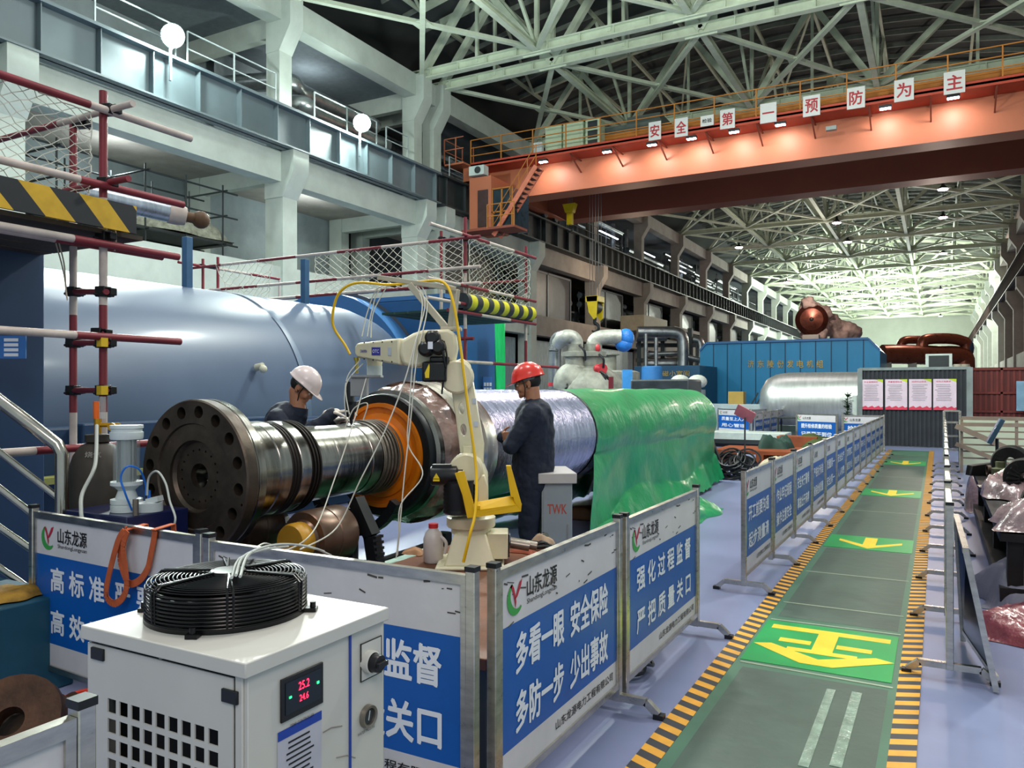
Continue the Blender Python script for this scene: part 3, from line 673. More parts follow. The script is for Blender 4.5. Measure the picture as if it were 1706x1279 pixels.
b = MB(); pr = []; steps(.308, y1+.09, y2-.1, pr); b.lathe(pr, O, YA, 80); b.build('shaft_journal', rsteel, rt)
b = MB(); pr = []; yy = y2-.1
while yy < y2+.01: steps(.31 if int((yy-y2+.1)/.014) % 2 else .296, yy, yy+.013, pr); yy += .014
b.lathe(pr, O, YA, 80); b.build('dark_groove_band', rgroove, rt)
b = MB(); pr = []; steps(.262, y2+.01, ry(567, .262), pr); steps(.258, ry(567, .262), ry(622, .26), pr); steps(.264, ry(622, .26), y3, pr)
b.lathe(pr, O, YA, 80); b.build('shaft_journal', rsteel, rt)
b = MB(); pr = []; yy = y3
while yy < y4-.06: steps(.285 if int((yy-y3)/.02) % 2 else .272, yy, yy+.019, pr); yy += .02
b.lathe(pr, O, YA, 80); b.build('seal_rings', rdark, rt)
yo = ry(703, .41, 761)
b = MB(); b.lathe([(.25, yo-.10), (.275, yo-.09), (.285, yo-.02), (.33, yo-.01), (.335, yo+.01), (.375, yo+.01), (.38, yo-.012), (.41, yo-.012), (.415, yo+.05)], O, YA, 96); b.build('end_winding_ring', orange, rt, label='bright orange ring')
yr = ry(717, .48, 775)
b = MB(); b.lathe([(.412, yr), (.475, yr), (.483, yr+.01), (.485, yr+.08), (.412, yr+.08)], O, YA, 96); rg = b.build('clamp_ring', M('ring_black', '#26282a', .4, .6, var=.2), rt)
b = MB()
for i in range(40): a = 2*PI*i/40; b.lathe([(0, yr-.004), (.006, yr-.004), (.006, yr+.004)], (AX+.452*math.sin(a), 0, AZ+.452*math.cos(a)), YA, 8)
b.build('bolt_holes', rgroove, rg, kind='stuff')
b = MB(); b.lathe([(.47, yr+.07), (.515, yr+.09), (.515, yr+.15), (.5, yr+.16)], O, YA, 96); b.build('bright_ring', rsteel, rt)
# plastic wrapped shoulder
yp = yr+.16; yq = ry(775, .58, 760)
plast = M('wrap_plastic', '#a08478', .18, .0, var=.5, scale=5, bump=.8, bscale=9, coat=.8, col2='#5c4640')
b = MB(); random.seed(11); n = 96; prof = [(.50, yp), (.535, yp+.04), (.55, yp+.12), (.575, yp+.2), (.585, yq)]; base = len(b.v)
for i, (r, h) in enumerate(prof):
    for j in range(n): t = 2*PI*j/n; rr = r+(.012*math.sin(j*.9+i)+.008*random.uniform(-1, 1)) if 0 < i < 4 else r; b.v.append(Vector((AX+rr*math.sin(t), h, AZ+rr*math.cos(t))))
for i in range(len(prof)-1):
    for j in range(n): b.face((i*n+j, i*n+(j+1) % n, (i+1)*n+(j+1) % n, (i+1)*n+j))
b.build('plastic_wrapped_shoulder', plast, rt, smooth=30, label='shoulder wrapped in creased clear plastic')
yb = ry(835, .56, 750)
b = MB(); pr = []; steps(.585, yq, yq+.35, pr); steps(.575, yq+.36, yb-.25, pr); pr += [(.53, yb)]; b.lathe(pr, O, YA, 96); b.build('retaining_ring', M('retaining_silver', '#b9b2a6', .25, .9, var=.15, scale=2, stretch=(1, 5, 1)), rt, label='smooth silver retaining ring')
yg = ry(992, .5, 730); yend = P(1180, 700, 13.6).y
b = MB(); pr = [(.52, yb)]; yy = yb+.01
while yy < yg+.3: pr += [(.512, yy), (.518, yy+.006), (.512, yy+.014), (.502, yy+.02)]; yy += .026
b.lathe(pr, O, YA, 96); b.build('wedge_wound_body', M('rotor_foil', '#b0b2c4', .24, 1., var=.22, scale=1.2, stretch=(3, 14, 3), bump=.22, bscale=9), rt, label='ribbed shiny body of the rotor')
b = MB(); b.lathe([(.51, yg+.3), (.5, yend), (.44, yend+.02), (.0, yend+.03)], O, YA, 64); b.build('body', rdark, rt)
b = MB(); b.lathe([(.2, yend+.0), (.43, yend+.02), (.44, yend+.1), (.38, yend+.16), (.3, yend+.16), (.3, yend+.3), (.2, yend+.3), (.2, yend+.9), (0, yend+.9)], O, YA, 64, mis=[0, 0, 0, 0, 1, 1, 1, 1]); b.build('end_winding_ring', [orange, rsteel], rt, label='orange ring at the far end')
b = MB(); b.lathe([(.524, yg-.03), (.53, yg-.02), (.53, yg), (.524, yg+.01)], O, YA, 96); b.build('black_strap', blackp, rt)
# green tarpaulin
b = MB(); NY, NT = 110, 90; ta, tb = yg-.02, yend+.28
random.seed(5)
def tarp(side, s, t):
    """t 0..1 from the top centre down one side"""
    y = ta+(tb-ta)*s; R = .53+.003*math.sin(y*5+t*14)
    if s > .93: R -= (s-.93)/.07*.12
    wob = math.sin(y*4.1+side+t*6)*.5+math.sin(y*9.1+1+side*2-t*9)*.22+math.sin(y*2.1-t*4)*.45
    if t < .62:
        a = t/.62*math.radians(112); rr = R+.004*math.sin(a*9+y*5)+(t/.62)**2*.014*wob; return Vector((AX+side*rr*math.sin(a), y-.05*(t/.62)**2*(1-s)*0, AZ+rr*math.cos(a)))
    k = (t-.62)/.38; a = math.radians(112); x0 = AX+side*R*math.sin(a); z0 = AZ+R*math.cos(a)
    zb = .08+.11*(1+math.sin(y*1.9+side+1))*.6+.2*min(1, s/.25)+(.25 if s > .9 else 0)*(s-.9)*6
    flare = .03+.035*wob+.20*max(0, 1-s/.18)+.05*math.sin(y*1.3)
    if k < .8:
        q = k/.8; return Vector((x0+side*flare*q*1.1, y+.05*math.sin(q*5+y*4)*q-(.34*q if s < .06 else 0)-(.3*q*(1-s/.3) if s < .3 else 0), z0+(zb-z0)*q))
    q = (k-.8)/.2; return Vector((x0+side*(flare*1.1+q*.16+.03*wob), y+.05*math.sin(5+y*4)-(.34 if s < .06 else 0)-(.3*(1-s/.3) if s < .3 else 0), zb*(1-q)+.03*q+.03*abs(math.sin(y*9+q*3))))
for side in (1, -1):
    base = len(b.v)
    for i in range(NY+1):
        for j in range(NT+1): b.v.append(tarp(side, i/NY, j/NT))
    for i in range(NY):
        for j in range(NT): q = base+i*(NT+1)+j; b.face((q, q+1, q+NT+2, q+NT+1))
tp = b.build('green_tarpaulin', M('tarp_green', '#0f9356', .38, var=.22, scale=2.2, bump=.7, bscale=7, coat=.25, col2='#0b7f4c'), None, smooth=60, label='bright green tarpaulin draped over the far half of the rotor', cat='tarpaulin')
def crumple(name, c, sx, sy, h, mat, label, cat, seed=1, n=40, group=None):
    random.seed(seed); b = MB(); ph = [random.uniform(0, 6) for _ in range(8)]
    for i in range(n+1):
        for j in range(n+1):
            x = i/n*2-1; y = j/n*2-1; r = (abs(x)**4+abs(y)**4)**.25; e = max(0, 1-r**4)**.8
            z = h*e*(.68+.16*math.sin(x*3+ph[0]+y*2)+.1*math.sin(y*5+ph[1]-x*2)+.07*abs(math.sin(x*11+ph[2]+y*7))+.03*math.sin(x*19+ph[4])*math.sin(y*23+ph[5])); q = 1+.12*math.sin(math.atan2(y, x)*5+ph[3])
            b.v.append(Vector((c[0]+x*sx*q/2, c[1]+y*sy*q/2, c[2]+max(z, 0)+.004)))
    for i in range(n):
        for j in range(n): q = i*(n+1)+j; b.face((q, q+1, q+n+2, q+n+1))
    return b.build(name, mat, None, smooth=70, label=label, cat=cat, group=group)
g = G(1060, 842, .05); crumple('tarpaulin_fold', (AX+1.0, g.y, 0), .75, 1.4, .22, _m['tarp_green'], 'crumpled green tarpaulin heap lying on the floor beside the rotor', 'tarpaulin', 4)
# brown shoe-like steel block
g = G(972, 868, 0)
b = MB(); b.prism([(g.x-.3, g.y, 0), (g.x+.25, g.y, 0), (g.x+.2, g.y, .1), (g.x, g.y, .16), (g.x-.25, g.y, .14)], (0, .3, 0)); b.build('wheel_chock', M('brown_leather', '#5a4028', .6, var=.3), None, label='brown wedge block on the floor under the green tarpaulin', cat='block', bevel=.03)
# roller stand
st = thing('roller_stand', 'steel stand with two brown rollers carrying the shaft behind the flange', 'roller stand', (AX, 3.95, 0))
ys = ry(500, .3); 
for sx in (-1, 1):
    c = (AX+sx*.33, 0, AZ-.44); 
    b = MB(); b.lathe([(.06, ys-.02), (.12, ys-.02), (.13, ys), (.175, ys+.0), (.185, ys+.02), (.185, ys+.15), (.18, ys+.155), (.18, ys+.165), (.185, ys+.17), (.185, ys+.32), (.17, ys+.34), (.06, ys+.34)], c, YA, 40); r_ = b.build('roller', M('roller_brown', '#6a5446', .35, .6, var=.3, scale=4), st)
    b = MB(); b.lathe([(.0, ys-.12), (.11, ys-.12), (.12, ys-.1), (.12, ys-.02), (0, ys-.02)], c, YA, 28); b.build('hub_cap', M('hub_yellow', '#b98a28', .4, var=.2), r_, label='yellow hub')
b = MB(); b.bb((AX-.6, ys-.1, 0), (AX+.6, ys+.45, .12)); b.bb((AX-.15, ys-.05, .12), (AX+.15, ys+.4, .45))
for sx in (-1, 1): b.bb((AX+sx*.33-.1, ys-.1, .12), (AX+sx*.33+.1, ys-.04, .62)); b.bb((AX+sx*.33-.1, ys+.36, .12), (AX+sx*.33+.1, ys+.42, .62))
b.build('base_frame', M('stand_dark', '#2a2a2c', .6, var=.3), st, bevel=.01)
# black curved cradle under the orange ring
cd = thing('curved_cradle', 'black curved cradle arms with a toothed edge below the orange ring', 'support stand', (AX, 5.0, 0))
yc0 = ry(560, .25, 850)+.05
for k, yy in enumerate((yc0, yc0+.45)):
    b = MB(); pts = [Vector((AX+.42*math.sin(a), yy, AZ-.05+.42*math.cos(a)-.08)) for a in [math.radians(d) for d in range(115, 246, 10)]]
    for i in range(len(pts)-1): b.bar(pts[i], pts[i+1], .07, .07, up=(0, 1, 0))
    b.build('curved_arm', blackp, cd, smooth=0)
for sx in (-1, 1):
    b = MB(); p = [Vector((AX+sx*.38, yc0, .86)), Vector((AX+sx*.52, yc0, .62)), Vector((AX+sx*.58, yc0, .3)), Vector((AX+sx*.58, yc0, .0))]
    for i in range(3): b.bar(p[i], p[i+1], .09, .08)
    for i in range(16): q = p[1].lerp(p[3], i/16); b.box(q+Vector((sx*.05, 0, 0)), (.03, .08, .018))
    b.build('curved_leg', blackp, cd, smooth=0)
b = MB(); b.bar((AX-.6, yc0, .04), (AX+.6, yc0, .04), .1, .08); b.bar((AX, yc0, .7), (AX, yc0+.45, .7), .05); b.tube([(AX+.55, yc0, .45), (AX+.5, yc0+.9, .45)], .018, 8); b.tube([(AX-.55, yc0, .45), (AX-.5, yc0+.9, .45)], .018, 8)
for sx in (-1, 1): b.bar((AX+sx*.5, yc0+.9, 0), (AX+sx*.5, yc0+.9, .5), .09)
b.build('base_frame', blackp, cd, smooth=0)
# far support, black wheels
g = G(1225, 800, 0); wt = thing('cable_coil', 'black bristly coil at the far end of the green tarpaulin', 'cable coil', (g.x, g.y, 0))
b = MB(); random.seed(9)
for k in range(26):
    r0 = .18+.05*random.random(); zc = .16+random.random()*.25; xx = g.x+random.uniform(-.22, .22); tl = random.uniform(-.5, .5)
    b.tube([(xx+r0*math.cos(a), g.y+.6*r0*math.sin(a)+.1, zc+r0*math.sin(a)*.7+tl*r0*math.cos(a)*.5) for a in [i*2*PI/18 for i in range(18)]], .018, 5, closed=True)
b.build('hose_loops', blackp, wt)
sp = thing('rotor_end_stand', 'dark steel trestle holding the far end of the rotor', 'support stand', (AX, yend+.6, 0))
b = MB()
for sx in (-1, 1): b.bar((AX+sx*.5, yend+.6, 0), (AX+sx*.18, yend+.6, .82), .1)
b.bar((AX-.5, yend+.6, .05), (AX+.5, yend+.6, .05), .1); b.bb((AX-.22, yend+.5, .78), (AX+.22, yend+.7, .88)); b.build('trestle_frame', darksteel, sp, smooth=0)
# ---------------------------------------------------------------- work platform beside the robot
wood = M('platform_rust', '#6a3e26', .6, var=.3, scale=4, bump=.3)
ZP = .5
b = MB(); b.bb((-3.05, 2.75, ZP-.05), (-1.62, 4.95, ZP)); 
wp = thing('work_platform', 'low rust-brown steel platform carrying the white robot behind the barriers', 'platform', (-2.35, 3.8, 0)); b.build('platform_top', wood, wp, smooth=0, bevel=.005)
for x in (-3.0, -1.67):
    for y in (2.8, 4.9): b = MB(); b.bb((x-.04, y-.04, 0), (x+.04, y+.04, ZP-.05)); b.build('leg', darksteel, wp, smooth=0)
b = MB(); b.bb((-3.02, 2.78, .1), (-1.65, 2.84, .2)); b.bb((-3.02, 4.86, .1), (-1.65, 4.92, .2)); b.build('brace', darksteel, wp, smooth=0)
# ---------------------------------------------------------------- white robot arm
cream = M('robot_cream', '#dcd5b4', .38, var=.06, scale=6, coat=.3)
robot_black = M('robot_black', '#121316', .35, var=.2); grey_t = M('tool_grey', '#8a8d90', .45, var=.08)
FR = 4.95
def W(u, v, d=0.): return P(u, v, FR+d)
rb = thing('robot_arm', 'cream white industrial robot arm with black motors reaching over the shaft', 'robot', tuple(W(790, 925)*1) )
RV = Vector((_c, _s, 0)); FV = Vector((-_s, _c, 0)); UP = Vector((0, 0, 1)); RB = Matrix((RV, FV, UP)).transposed()
S = FR/FPX   # metres per pixel at the robot
def disc(mb, c, r, th, n=32, ax=None, bev=.012):
    ax = Vector(ax) if ax is not None else FV; mb.lathe([(0, -th/2), (r-bev, -th/2), (r, -th/2+bev), (r, th/2-bev), (r-bev, th/2), (0, th/2)], c, ax, n)
def slab(mb, pts, d0, d1, mi=0):
    """pixel outline at the robot's distance, thickened from depth d0 to d1"""
    mb.prism([W(u, v)+FV*d0 for u, v in pts], FV*(d1-d0), mi)
# base
c = W(790, 925); b = MB(); zb0 = ZP
lo = [(-.16, -.18), (.16, -.18), (.16, .18), (-.16, .18)]; hi = [(-.1, -.12), (.1, -.12), (.1, .12), (-.1, .12)]
bx = c-RV*.02; n = len(b.v)
b.v += [Vector((bx.x, bx.y, zb0+.02))+RV*x+FV*y for x, y in lo]+[Vector((bx.x, bx.y, zb0+.21))+RV*x+FV*y for x, y in hi]
for f in ((3, 2, 1, 0), (4, 5, 6, 7), (0, 1, 5, 4), (1, 2, 6, 5), (2, 3, 7, 6), (3, 0, 4, 7)): b.face([n+i for i in f])
b.box(Vector((bx.x, bx.y, zb0+.012))-RV*0, (.42, .42, .024), RB); b.build('base', cream, rb, bevel=.012)
b = MB(); p = Vector((bx.x, bx.y, zb0+.13))+RV*.17; b.box(p, (.13, .2, .16), RB); bc = b.build('connector_box', cream, rb, bevel=.006)
b = MB(); b.box(p+RV*.068, (.012, .17, .14), RB); b.build('connector_plate', robot_black, bc, smooth=0)
b = MB(); b.box(p+RV*.076+UP*.035, (.002, .07, .045), RB); b.build('sticker', twhite, bc, smooth=0)
b = MB(); b.tube([p+RV*.08, p+RV*.2-UP*.02], .03, 10); b.tube([p+RV*.08+FV*.07, p+RV*.25+FV*.05-UP*.03], .028, 10); b.build('cable_connector', M('connector_metal', '#8a8278', .35, .8), rb)
ct = Vector((bx.x, bx.y, 0)); b = MB(); b.lathe([(0, zb0+.2), (.125, zb0+.2), (.125, zb0+.235), (.15, zb0+.24), (.155, zb0+.25), (.155, zb0+.3), (.14, zb0+.31), (0, zb0+.31)], ct, UP, 40); b.build('turntable', cream, rb)
# swivel body
b = MB(); slab(b, [(760, 845), (757, 800), (764, 770), (782, 757), (800, 762), (812, 790), (813, 838), (808, 846)], -.06, .14); b.build('swivel_body', cream, rb, bevel=.015)
b = MB(); slab(b, [(797, 790), (808, 788), (814, 806), (814, 842), (797, 842)], -.12, -.05); b.build('side_cover', cream, rb, bevel=.006)
b = MB(); b.lathe([(0, -.1), (.09, -.1), (.1, -.09)]+[(.1-.004*(i % 2), -.08+.013*i) for i in range(14)]+[(.1, .11), (0, .11)], W(765, 823, -.1)-UP*.02, UP, 28); mo = b.build('motor', robot_black, rb)
b = MB(); q = W(742, 792, -.12); b.lathe([(0, 0), (.055, 0), (.062, .01), (.062, .16), (.04, .17), (.04, .2)], q-RV*.09, RV, 24); b.box(q-RV*.02+UP*.05, (.12, .07, .04), RB); m2 = b.build('motor', robot_black, rb)
b = MB(); q3 = q-RV*.05-FV*.064; 
n = len(b.v); b.v += [q3+RV*-.02+UP*-.012, q3+RV*.02+UP*-.012, q3+UP*.022]; b.face((n, n+1, n+2)); b.box(q3-UP*.022, (.04, .002, .012), RB); b.build('warning_sticker', hy, m2, smooth=0)
b = MB(); disc(b, W(778, 780)-FV*.08, .105, .1); b.build('shoulder_joint', cream, rb)
# lower arm with two oval holes
b = MB(); slab(b, [(776, 808), (768, 770), (764, 735), (758, 690), (752, 650), (745, 625), (752, 603), (770, 596), (783, 606), (789, 640), (797, 690), (806, 740), (805, 775), (797, 806)], .0, .1); la = b.build('lower_arm', cream, rb, bevel=.012)
bake(la) if False else None
b = MB()
for (u, v, rx, rz_) in ((769, 680, .021, .04), (772, 716, .021, .04)):
    q = W(u, v); b.prism([q-FV*.05+RV*(rx*math.cos(a))+UP*(rz_*math.sin(a)) for a in [i*2*PI/20 for i in range(20)]], FV*.3)
cut(la, b)
b = MB()
for (u, v) in ((790, 668), (793, 706)): b.box(W(u, v)-FV*.004, (.026, .004, .035), RB)
b.build('sticker', M('sticker_pale', '#b9c3cc', .5, var=.2), la, smooth=0)
b = MB(); b.box(W(779, 748)-FV*.03, (.05, .06, .05), RB); b.box(W(776, 762)-FV*.03, (.07, .05, .02), RB); b.build('cable_clamp', cream, rb, bevel=.004)
# elbow
b = MB(); disc(b, W(762, 628)-FV*.02, .105, .14); b.build('elbow_joint', cream, rb)
b = MB(); b.box(W(727, 620)-FV*.08, (.15, .13, .125), RB); b.box(W(735, 600)-FV*.08, (.12, .1, .04), RB); m3 = b.build('motor', robot_black, rb, bevel=.012)
b = MB(); b.prism([W(719, 607)-FV*.15, W(712, 622)-FV*.15, W(713, 630)-FV*.15, W(719, 630)-FV*.15, W(720, 612)-FV*.15], FV*.004); b.build('yellow_tag', hy, m3, smooth=0)
b = MB(); b.tube(spline([W(742, 570)-FV*.1, W(748, 600)-FV*.15, W(741, 640)-FV*.13, W(739, 656)-FV*.12]), .006, 6); b.tube(spline([W(735, 560)-FV*.15, W(741, 585)-FV*.16, W(746, 612)-FV*.15]), .008, 6); b.build('motor_cable', robot_black, rb)
# upper arm housing, forearm
b = MB(); slab(b, [(672, 606), (668, 590), (670, 568), (690, 556), (705, 551), (748, 549), (760, 556), (763, 580), (758, 604), (722, 604), (700, 612), (684, 612)], -.07, .09); b.build('upper_arm_housing', cream, rb, bevel=.02)
for (u, v) in ((713, 583), (733, 580), (724, 565)):
    b = MB(); b.lathe([(0, -.06), (.03, -.06), (.045, -.045), (.048, 0), (.048, .06), (0, .06)], W(u, v)-FV*.12, FV, 24); b.box(W(u, v)-FV*.1+UP*.02, (.06, .07, .05), RB); m4 = b.build('motor', robot_black, rb)
b = MB(); b.box(W(722, 578)-FV*.185, (.03, .004, .045), RB); b.build('sticker', twhite, m4, smooth=0)
def Q(u, v, t): return P(u, v, FR+t)
b = MB()
a0_ = Q(676, 586, .0); a1_ = Q(606, 585, .35); dx = (a1_-a0_).normalized(); sd = UP.cross(dx).normalized()
b.prism([a0_+UP*.085-sd*.055, a0_-UP*.085-sd*.055, a1_-UP*.045-sd*.055, a1_-dx*-.03-UP*.02-sd*.055, a1_+dx*.03+UP*.03-sd*.055, a1_+UP*.055-sd*.055], sd*.11); fa = b.build('forearm', cream, rb, bevel=.014)
nrm = -sd if (-sd).dot(FV) < 0 else sd
b = MB(); cq = a0_.lerp(a1_, .52)+nrm*.0565; b.prism([cq+dx*x+UP*z for x, z in ((-.05, -.026), (.05, -.026), (.05, .026), (-.05, .026))], nrm*.001); b.build('nameplate', M('plate_purple', '#3a3a9c', .4, var=0), fa, smooth=0)
b = MB(); xd = -dx; addtext(b, 'OTC', .05, cq+nrm*.0025, xd, UP, .02, .075, .022); b.build('lettering', twhite, fa, smooth=0)
b = MB(); addtext(b, 'DAIHEN', .03, a0_.lerp(a1_, .82)+nrm*.0575, xd, UP, .02, .075, .018); b.build('lettering', M('plate_purple'), fa, smooth=0, label='purple lettering')
b = MB(); cq = a0_.lerp(a1_, .2)+nrm*.057; b.prism([cq+dx*x+UP*z for x, z in ((-.018, -.026), (.018, -.026), (.018, .026), (-.018, .026))], nrm*.001); b.build('sticker', M('sticker_pale'), fa, smooth=0)
b = MB()
for k in range(4):
    for zz in (.062-.002*k, -.065+.004*k): b.lathe([(0, 0), (.005, 0), (.005, .004), (0, .004)], a0_.lerp(a1_, .15+.22*k)+nrm*.054+UP*zz, nrm, 8)
b.build('bolts', robot_black, fa, kind='stuff')
# wrist, tool head
TF = .38; q = Q(624, 608, TF); b = MB(); b.lathe([(0, .06), (.045, .06), (.055, .03), (.05, .0), (.05, -.02), (0, -.02)], q, UP, 28); b.build('wrist', cream, rb)
b = MB(); b.lathe([(0, 0), (.052, 0), (.052, -.075), (0, -.075)], Q(624, 607, TF)-UP*.01, UP, 28); b.build('tool_flange', M('pale_grey_box'), rb)
b = MB(); b.box(Q(612, 627, TF), (.2, .13, .016), RB); b.build('tool_plate', grey_t, rb, bevel=.003)
b = MB(); b.box(Q(599, 644, TF), (.11, .09, .13), RB); b.build('tool_box', grey_t, rb, bevel=.004)
b = MB(); b.box(Q(583, 655, TF), (.05, .06, .16), RB); b.box(Q(586, 676, TF), (.075, .06, .06), RB); b.tube([Q(586, 680, TF), Q(585, 700, TF)], [.03, .012], 12)
b.tube([Q(585, 700, TF), Q(585, 708, TF)], [.012, .004], 10); b.build('cladding_head', robot_black, rb, bevel=.004)
b = MB(); b.lathe([(0, .0), (.012, 0), (.012, .09), (0, .09)], Q(594, 622, TF), UP, 12); b.lathe([(0, .09), (.02, .09), (.02, .11), (0, .11)], Q(594, 622, TF), UP, 12); b.build('powder_nozzle', M('brass', '#a89848', .35, .8), rb)
# hose frame on top
b = MB(); T1 = W(630, 462, .15); T2 = W(758, 481, -.05)
b.bar(T1, T2, .03); b.bar(W(745, 548), W(683, 474, .05), .04); b.bar(W(752, 546), W(760, 482), .04); b.box(W(752, 548), (.13, .1, .02), RB); b.build('hose_frame', M('frame_pale', '#b4ad98', .4, .3), rb, bevel=.003)
# yellow lifting bracket
b = MB()
def W2(u, v, d=-.32): return P(u, v, FR+d)
b.prism([W2(762, 787), W2(773, 784), W2(789, 838), W2(789, 862), W2(779, 862)], FV*.012)
b.prism([W2(843, 776), W2(851, 776), W2(869, 840), W2(868, 851), W2(857, 836)], FV*.012)
b.prism([W2(779, 862), W2(784, 851), W2(869, 839), W2(868, 852)], FV*.012)
b.prism([W2(784, 851), W2(869, 839), W2(852, 827)+FV*.05, W2(790, 838)+FV*.05], UP*-.006)
b.prism([W2(843, 776), W2(851, 776), W2(862, 828), W2(851, 828)], FV*.06)
b.prism([W2(762, 787), W2(768, 786), W2(784, 850), W2(779, 850)], FV*.06)
b.prism([W2(790, 850), W2(800, 848), W2(800, 842), W2(790, 842)], FV*.3)
b.build('lifting_bracket', M('bracket_yellow', '#e6b80e', .35, var=.06), rb, smooth=0, bevel=.002, label='bright yellow bracket')
# hoses of the robot
b = MB(); yh = spline([Q(583, 590, .36), Q(575, 575, .36), Q(556, 545, .34), Q(555, 518, .3), Q(566, 487, .25), Q(595, 471, .18), Q(650, 474, .1), Q(700, 469, .05), Q(738, 470, -.05), Q(754, 500, -.12), Q(766, 570, -.16), Q(780, 680, -.22), Q(793, 780, -.28), Q(792, 850, -.42), Q(783, 890, -.5), Q(772, 936, -.5)], 8)
b.tube(yh, .009, 8); b.build('yellow_hose', M('hose_yellow', '#e0b414', .4, var=.05), rb, label='yellow hose')
wh = M('hose_white', '#d2d2c6', .4, var=.05)
b = MB()
for pts in ([Q(603, 560, .35), Q(612, 520, .3), Q(628, 482, .2), Q(655, 473, .1)], [Q(612, 560, .35), Q(620, 515, .3), Q(636, 480, .2), Q(690, 472, .1)], [Q(618, 562, .35), Q(622, 520, .3), Q(645, 476, .2)],
    [Q(690, 472, .05), Q(703, 500, 0), Q(700, 540, -.05), Q(692, 570, -.15), Q(672, 640, -.2), Q(640, 720, -.25), Q(600, 800, -.3), Q(560, 880, -.35), Q(500, 915, -.9)],
    [Q(694, 472, .05), Q(708, 505, 0), Q(697, 555, -.05), Q(688, 600, -.15), Q(682, 680, -.2), Q(680, 740, -.2), Q(704, 790, -.25), Q(668, 840, -.3), Q(664, 890, -.3), Q(660, 930, -.3)],
    [Q(700, 472, .05), Q(712, 510, 0), Q(694, 600, -.15), Q(684, 700, -.2), Q(673, 800, -.25), Q(662, 925, -.3)],
    [Q(600, 600, .36), Q(580, 625, .36), Q(574, 660, .34), Q(577, 700, .34)], [Q(605, 605, .36), Q(577, 640, .34), Q(582, 690, .3)],
    [Q(610, 630, .3), Q(590, 700, .2), Q(560, 790, .0), Q(525, 880, -.3), Q(480, 915, -.9), Q(440, 905, -1.3), Q(400, 940, -2.1)],
    [Q(575, 712, .3), Q(590, 680, .3), Q(612, 672, .25), Q(605, 700, .25)]):
    b.tube(spline(pts, 8), .0042, 5)
b.build('white_hoses', wh, rb, kind='stuff', label='bundle of thin white hoses')
# ---------------------------------------------------------------- things on the platform
def onp(u, v): return G(u, v, ZP)
p = onp(722, 936); bt = thing('plastic_bottle', 'white plastic bottle with red cap on the platform behind the barrier corner', 'bottle', (p.x, p.y, ZP))
b = MB(); b.lathe([(0, 0), (.058, 0), (.064, .008), (.064, .15), (.05, .19), (.03, .21), (.028, .222), (0, .222)], (p.x, p.y, ZP+.001), UP, 28); b.build('bottle_body', M('bottle_plastic', '#c9c0bc', .35, var=.08, scale=12), bt)
b = MB(); b.lathe([(0, .22), (.031, .22), (.031, .247), (0, .247)], (p.x, p.y, ZP), UP, 24); b.build('cap', M('cap_red', '#c22a30', .4, var=.05), bt, label='red cap')
b = MB(); b.tube(spline([p+RV*.05-FV*.03+UP*.17, p+RV*.085-FV*.04+UP*.13, p+RV*.075-FV*.03+UP*.06]), .011, 8); b.build('handle', _m['bottle_plastic'], bt)
p = onp(826, 932); bw = thing('steel_bowl', 'shallow steel bowl beside the robot base', 'bowl', (p.x, p.y, ZP))
b = MB(); b.lathe([(0, .004), (.06, .004), (.085, .04), (.09, .045), (.086, .047), (.06, .012), (0, .01)], (p.x, p.y, ZP), UP, 32); b.build('bowl_body', M('bowl_steel', '#b0ada6', .2, 1., var=.1), bw)
b = MB(); c = Vector((p.x, p.y, ZP+.03)); ax = (RV*.6+UP*.8).normalized(); b.lathe([(.078, -.02), (.074, -.016), (.02, .05), (.012, .09), (.010, .09), (.018, .048)], c+RV*-.01, ax, 28); b.build('funnel', M('funnel_green', '#5fc040', .4, var=.08), None, label='bright green plastic funnel lying in the steel bowl', cat='funnel')
crumple('paper_scrap', (*onp(795, 945)[:2], ZP), .14, .1, .02, M('paper_pale', '#b8b0b4', .7, var=.1), 'crumpled pale wrapper on the platform in front of the robot', 'paper', 3, 14)
crumple('rag', (*onp(690, 922)[:2], ZP), .16, .12, .04, M('rag_tan', '#a07858', .8, var=.2), 'tan rag on the platform left of the white bottle', 'rag', 8, 14)
p = onp(884, 915); b = MB(); b.tube(spline([p, p+RV*.08+UP*.05, p+RV*.15, p+RV*.1-FV*.06+UP*.03, p+RV*-.04-FV*.05+UP*.02]), .014, 8); b.tube(spline([p+RV*-.1+UP*.02, p+RV*.0+UP*.04+FV*.06, p+RV*.17+UP*.02]), .012, 8); b.build('black_cable', blackp, None, label='thick black cable looped beside the robot connector', cat='cable')
crumple('glove', (*onp(905, 905)[:2], ZP), .16, .12, .07, M('glove_tan', '#a89078', .8, var=.2), 'tan work glove lying at the right end of the platform', 'glove', 12, 16)
crumple('red_cloth', (*onp(872, 920)[:2], ZP), .18, .1, .03, M('cloth_rust', '#8c4630', .8, var=.2), 'rusty red cloth on the platform by the black cable', 'cloth', 14, 14)
b = MB(); c = onp(907, 903); b.lathe([(0, -.012), (.03, -.012), (.035, -.006), (.035, .01), (0, .01)], c+UP*.037, (RV*.5-FV*.8).normalized(), 24); b.build('pressure_gauge', M('bowl_steel'), None, label='small round steel gauge at the right end of the platform', cat='gauge')
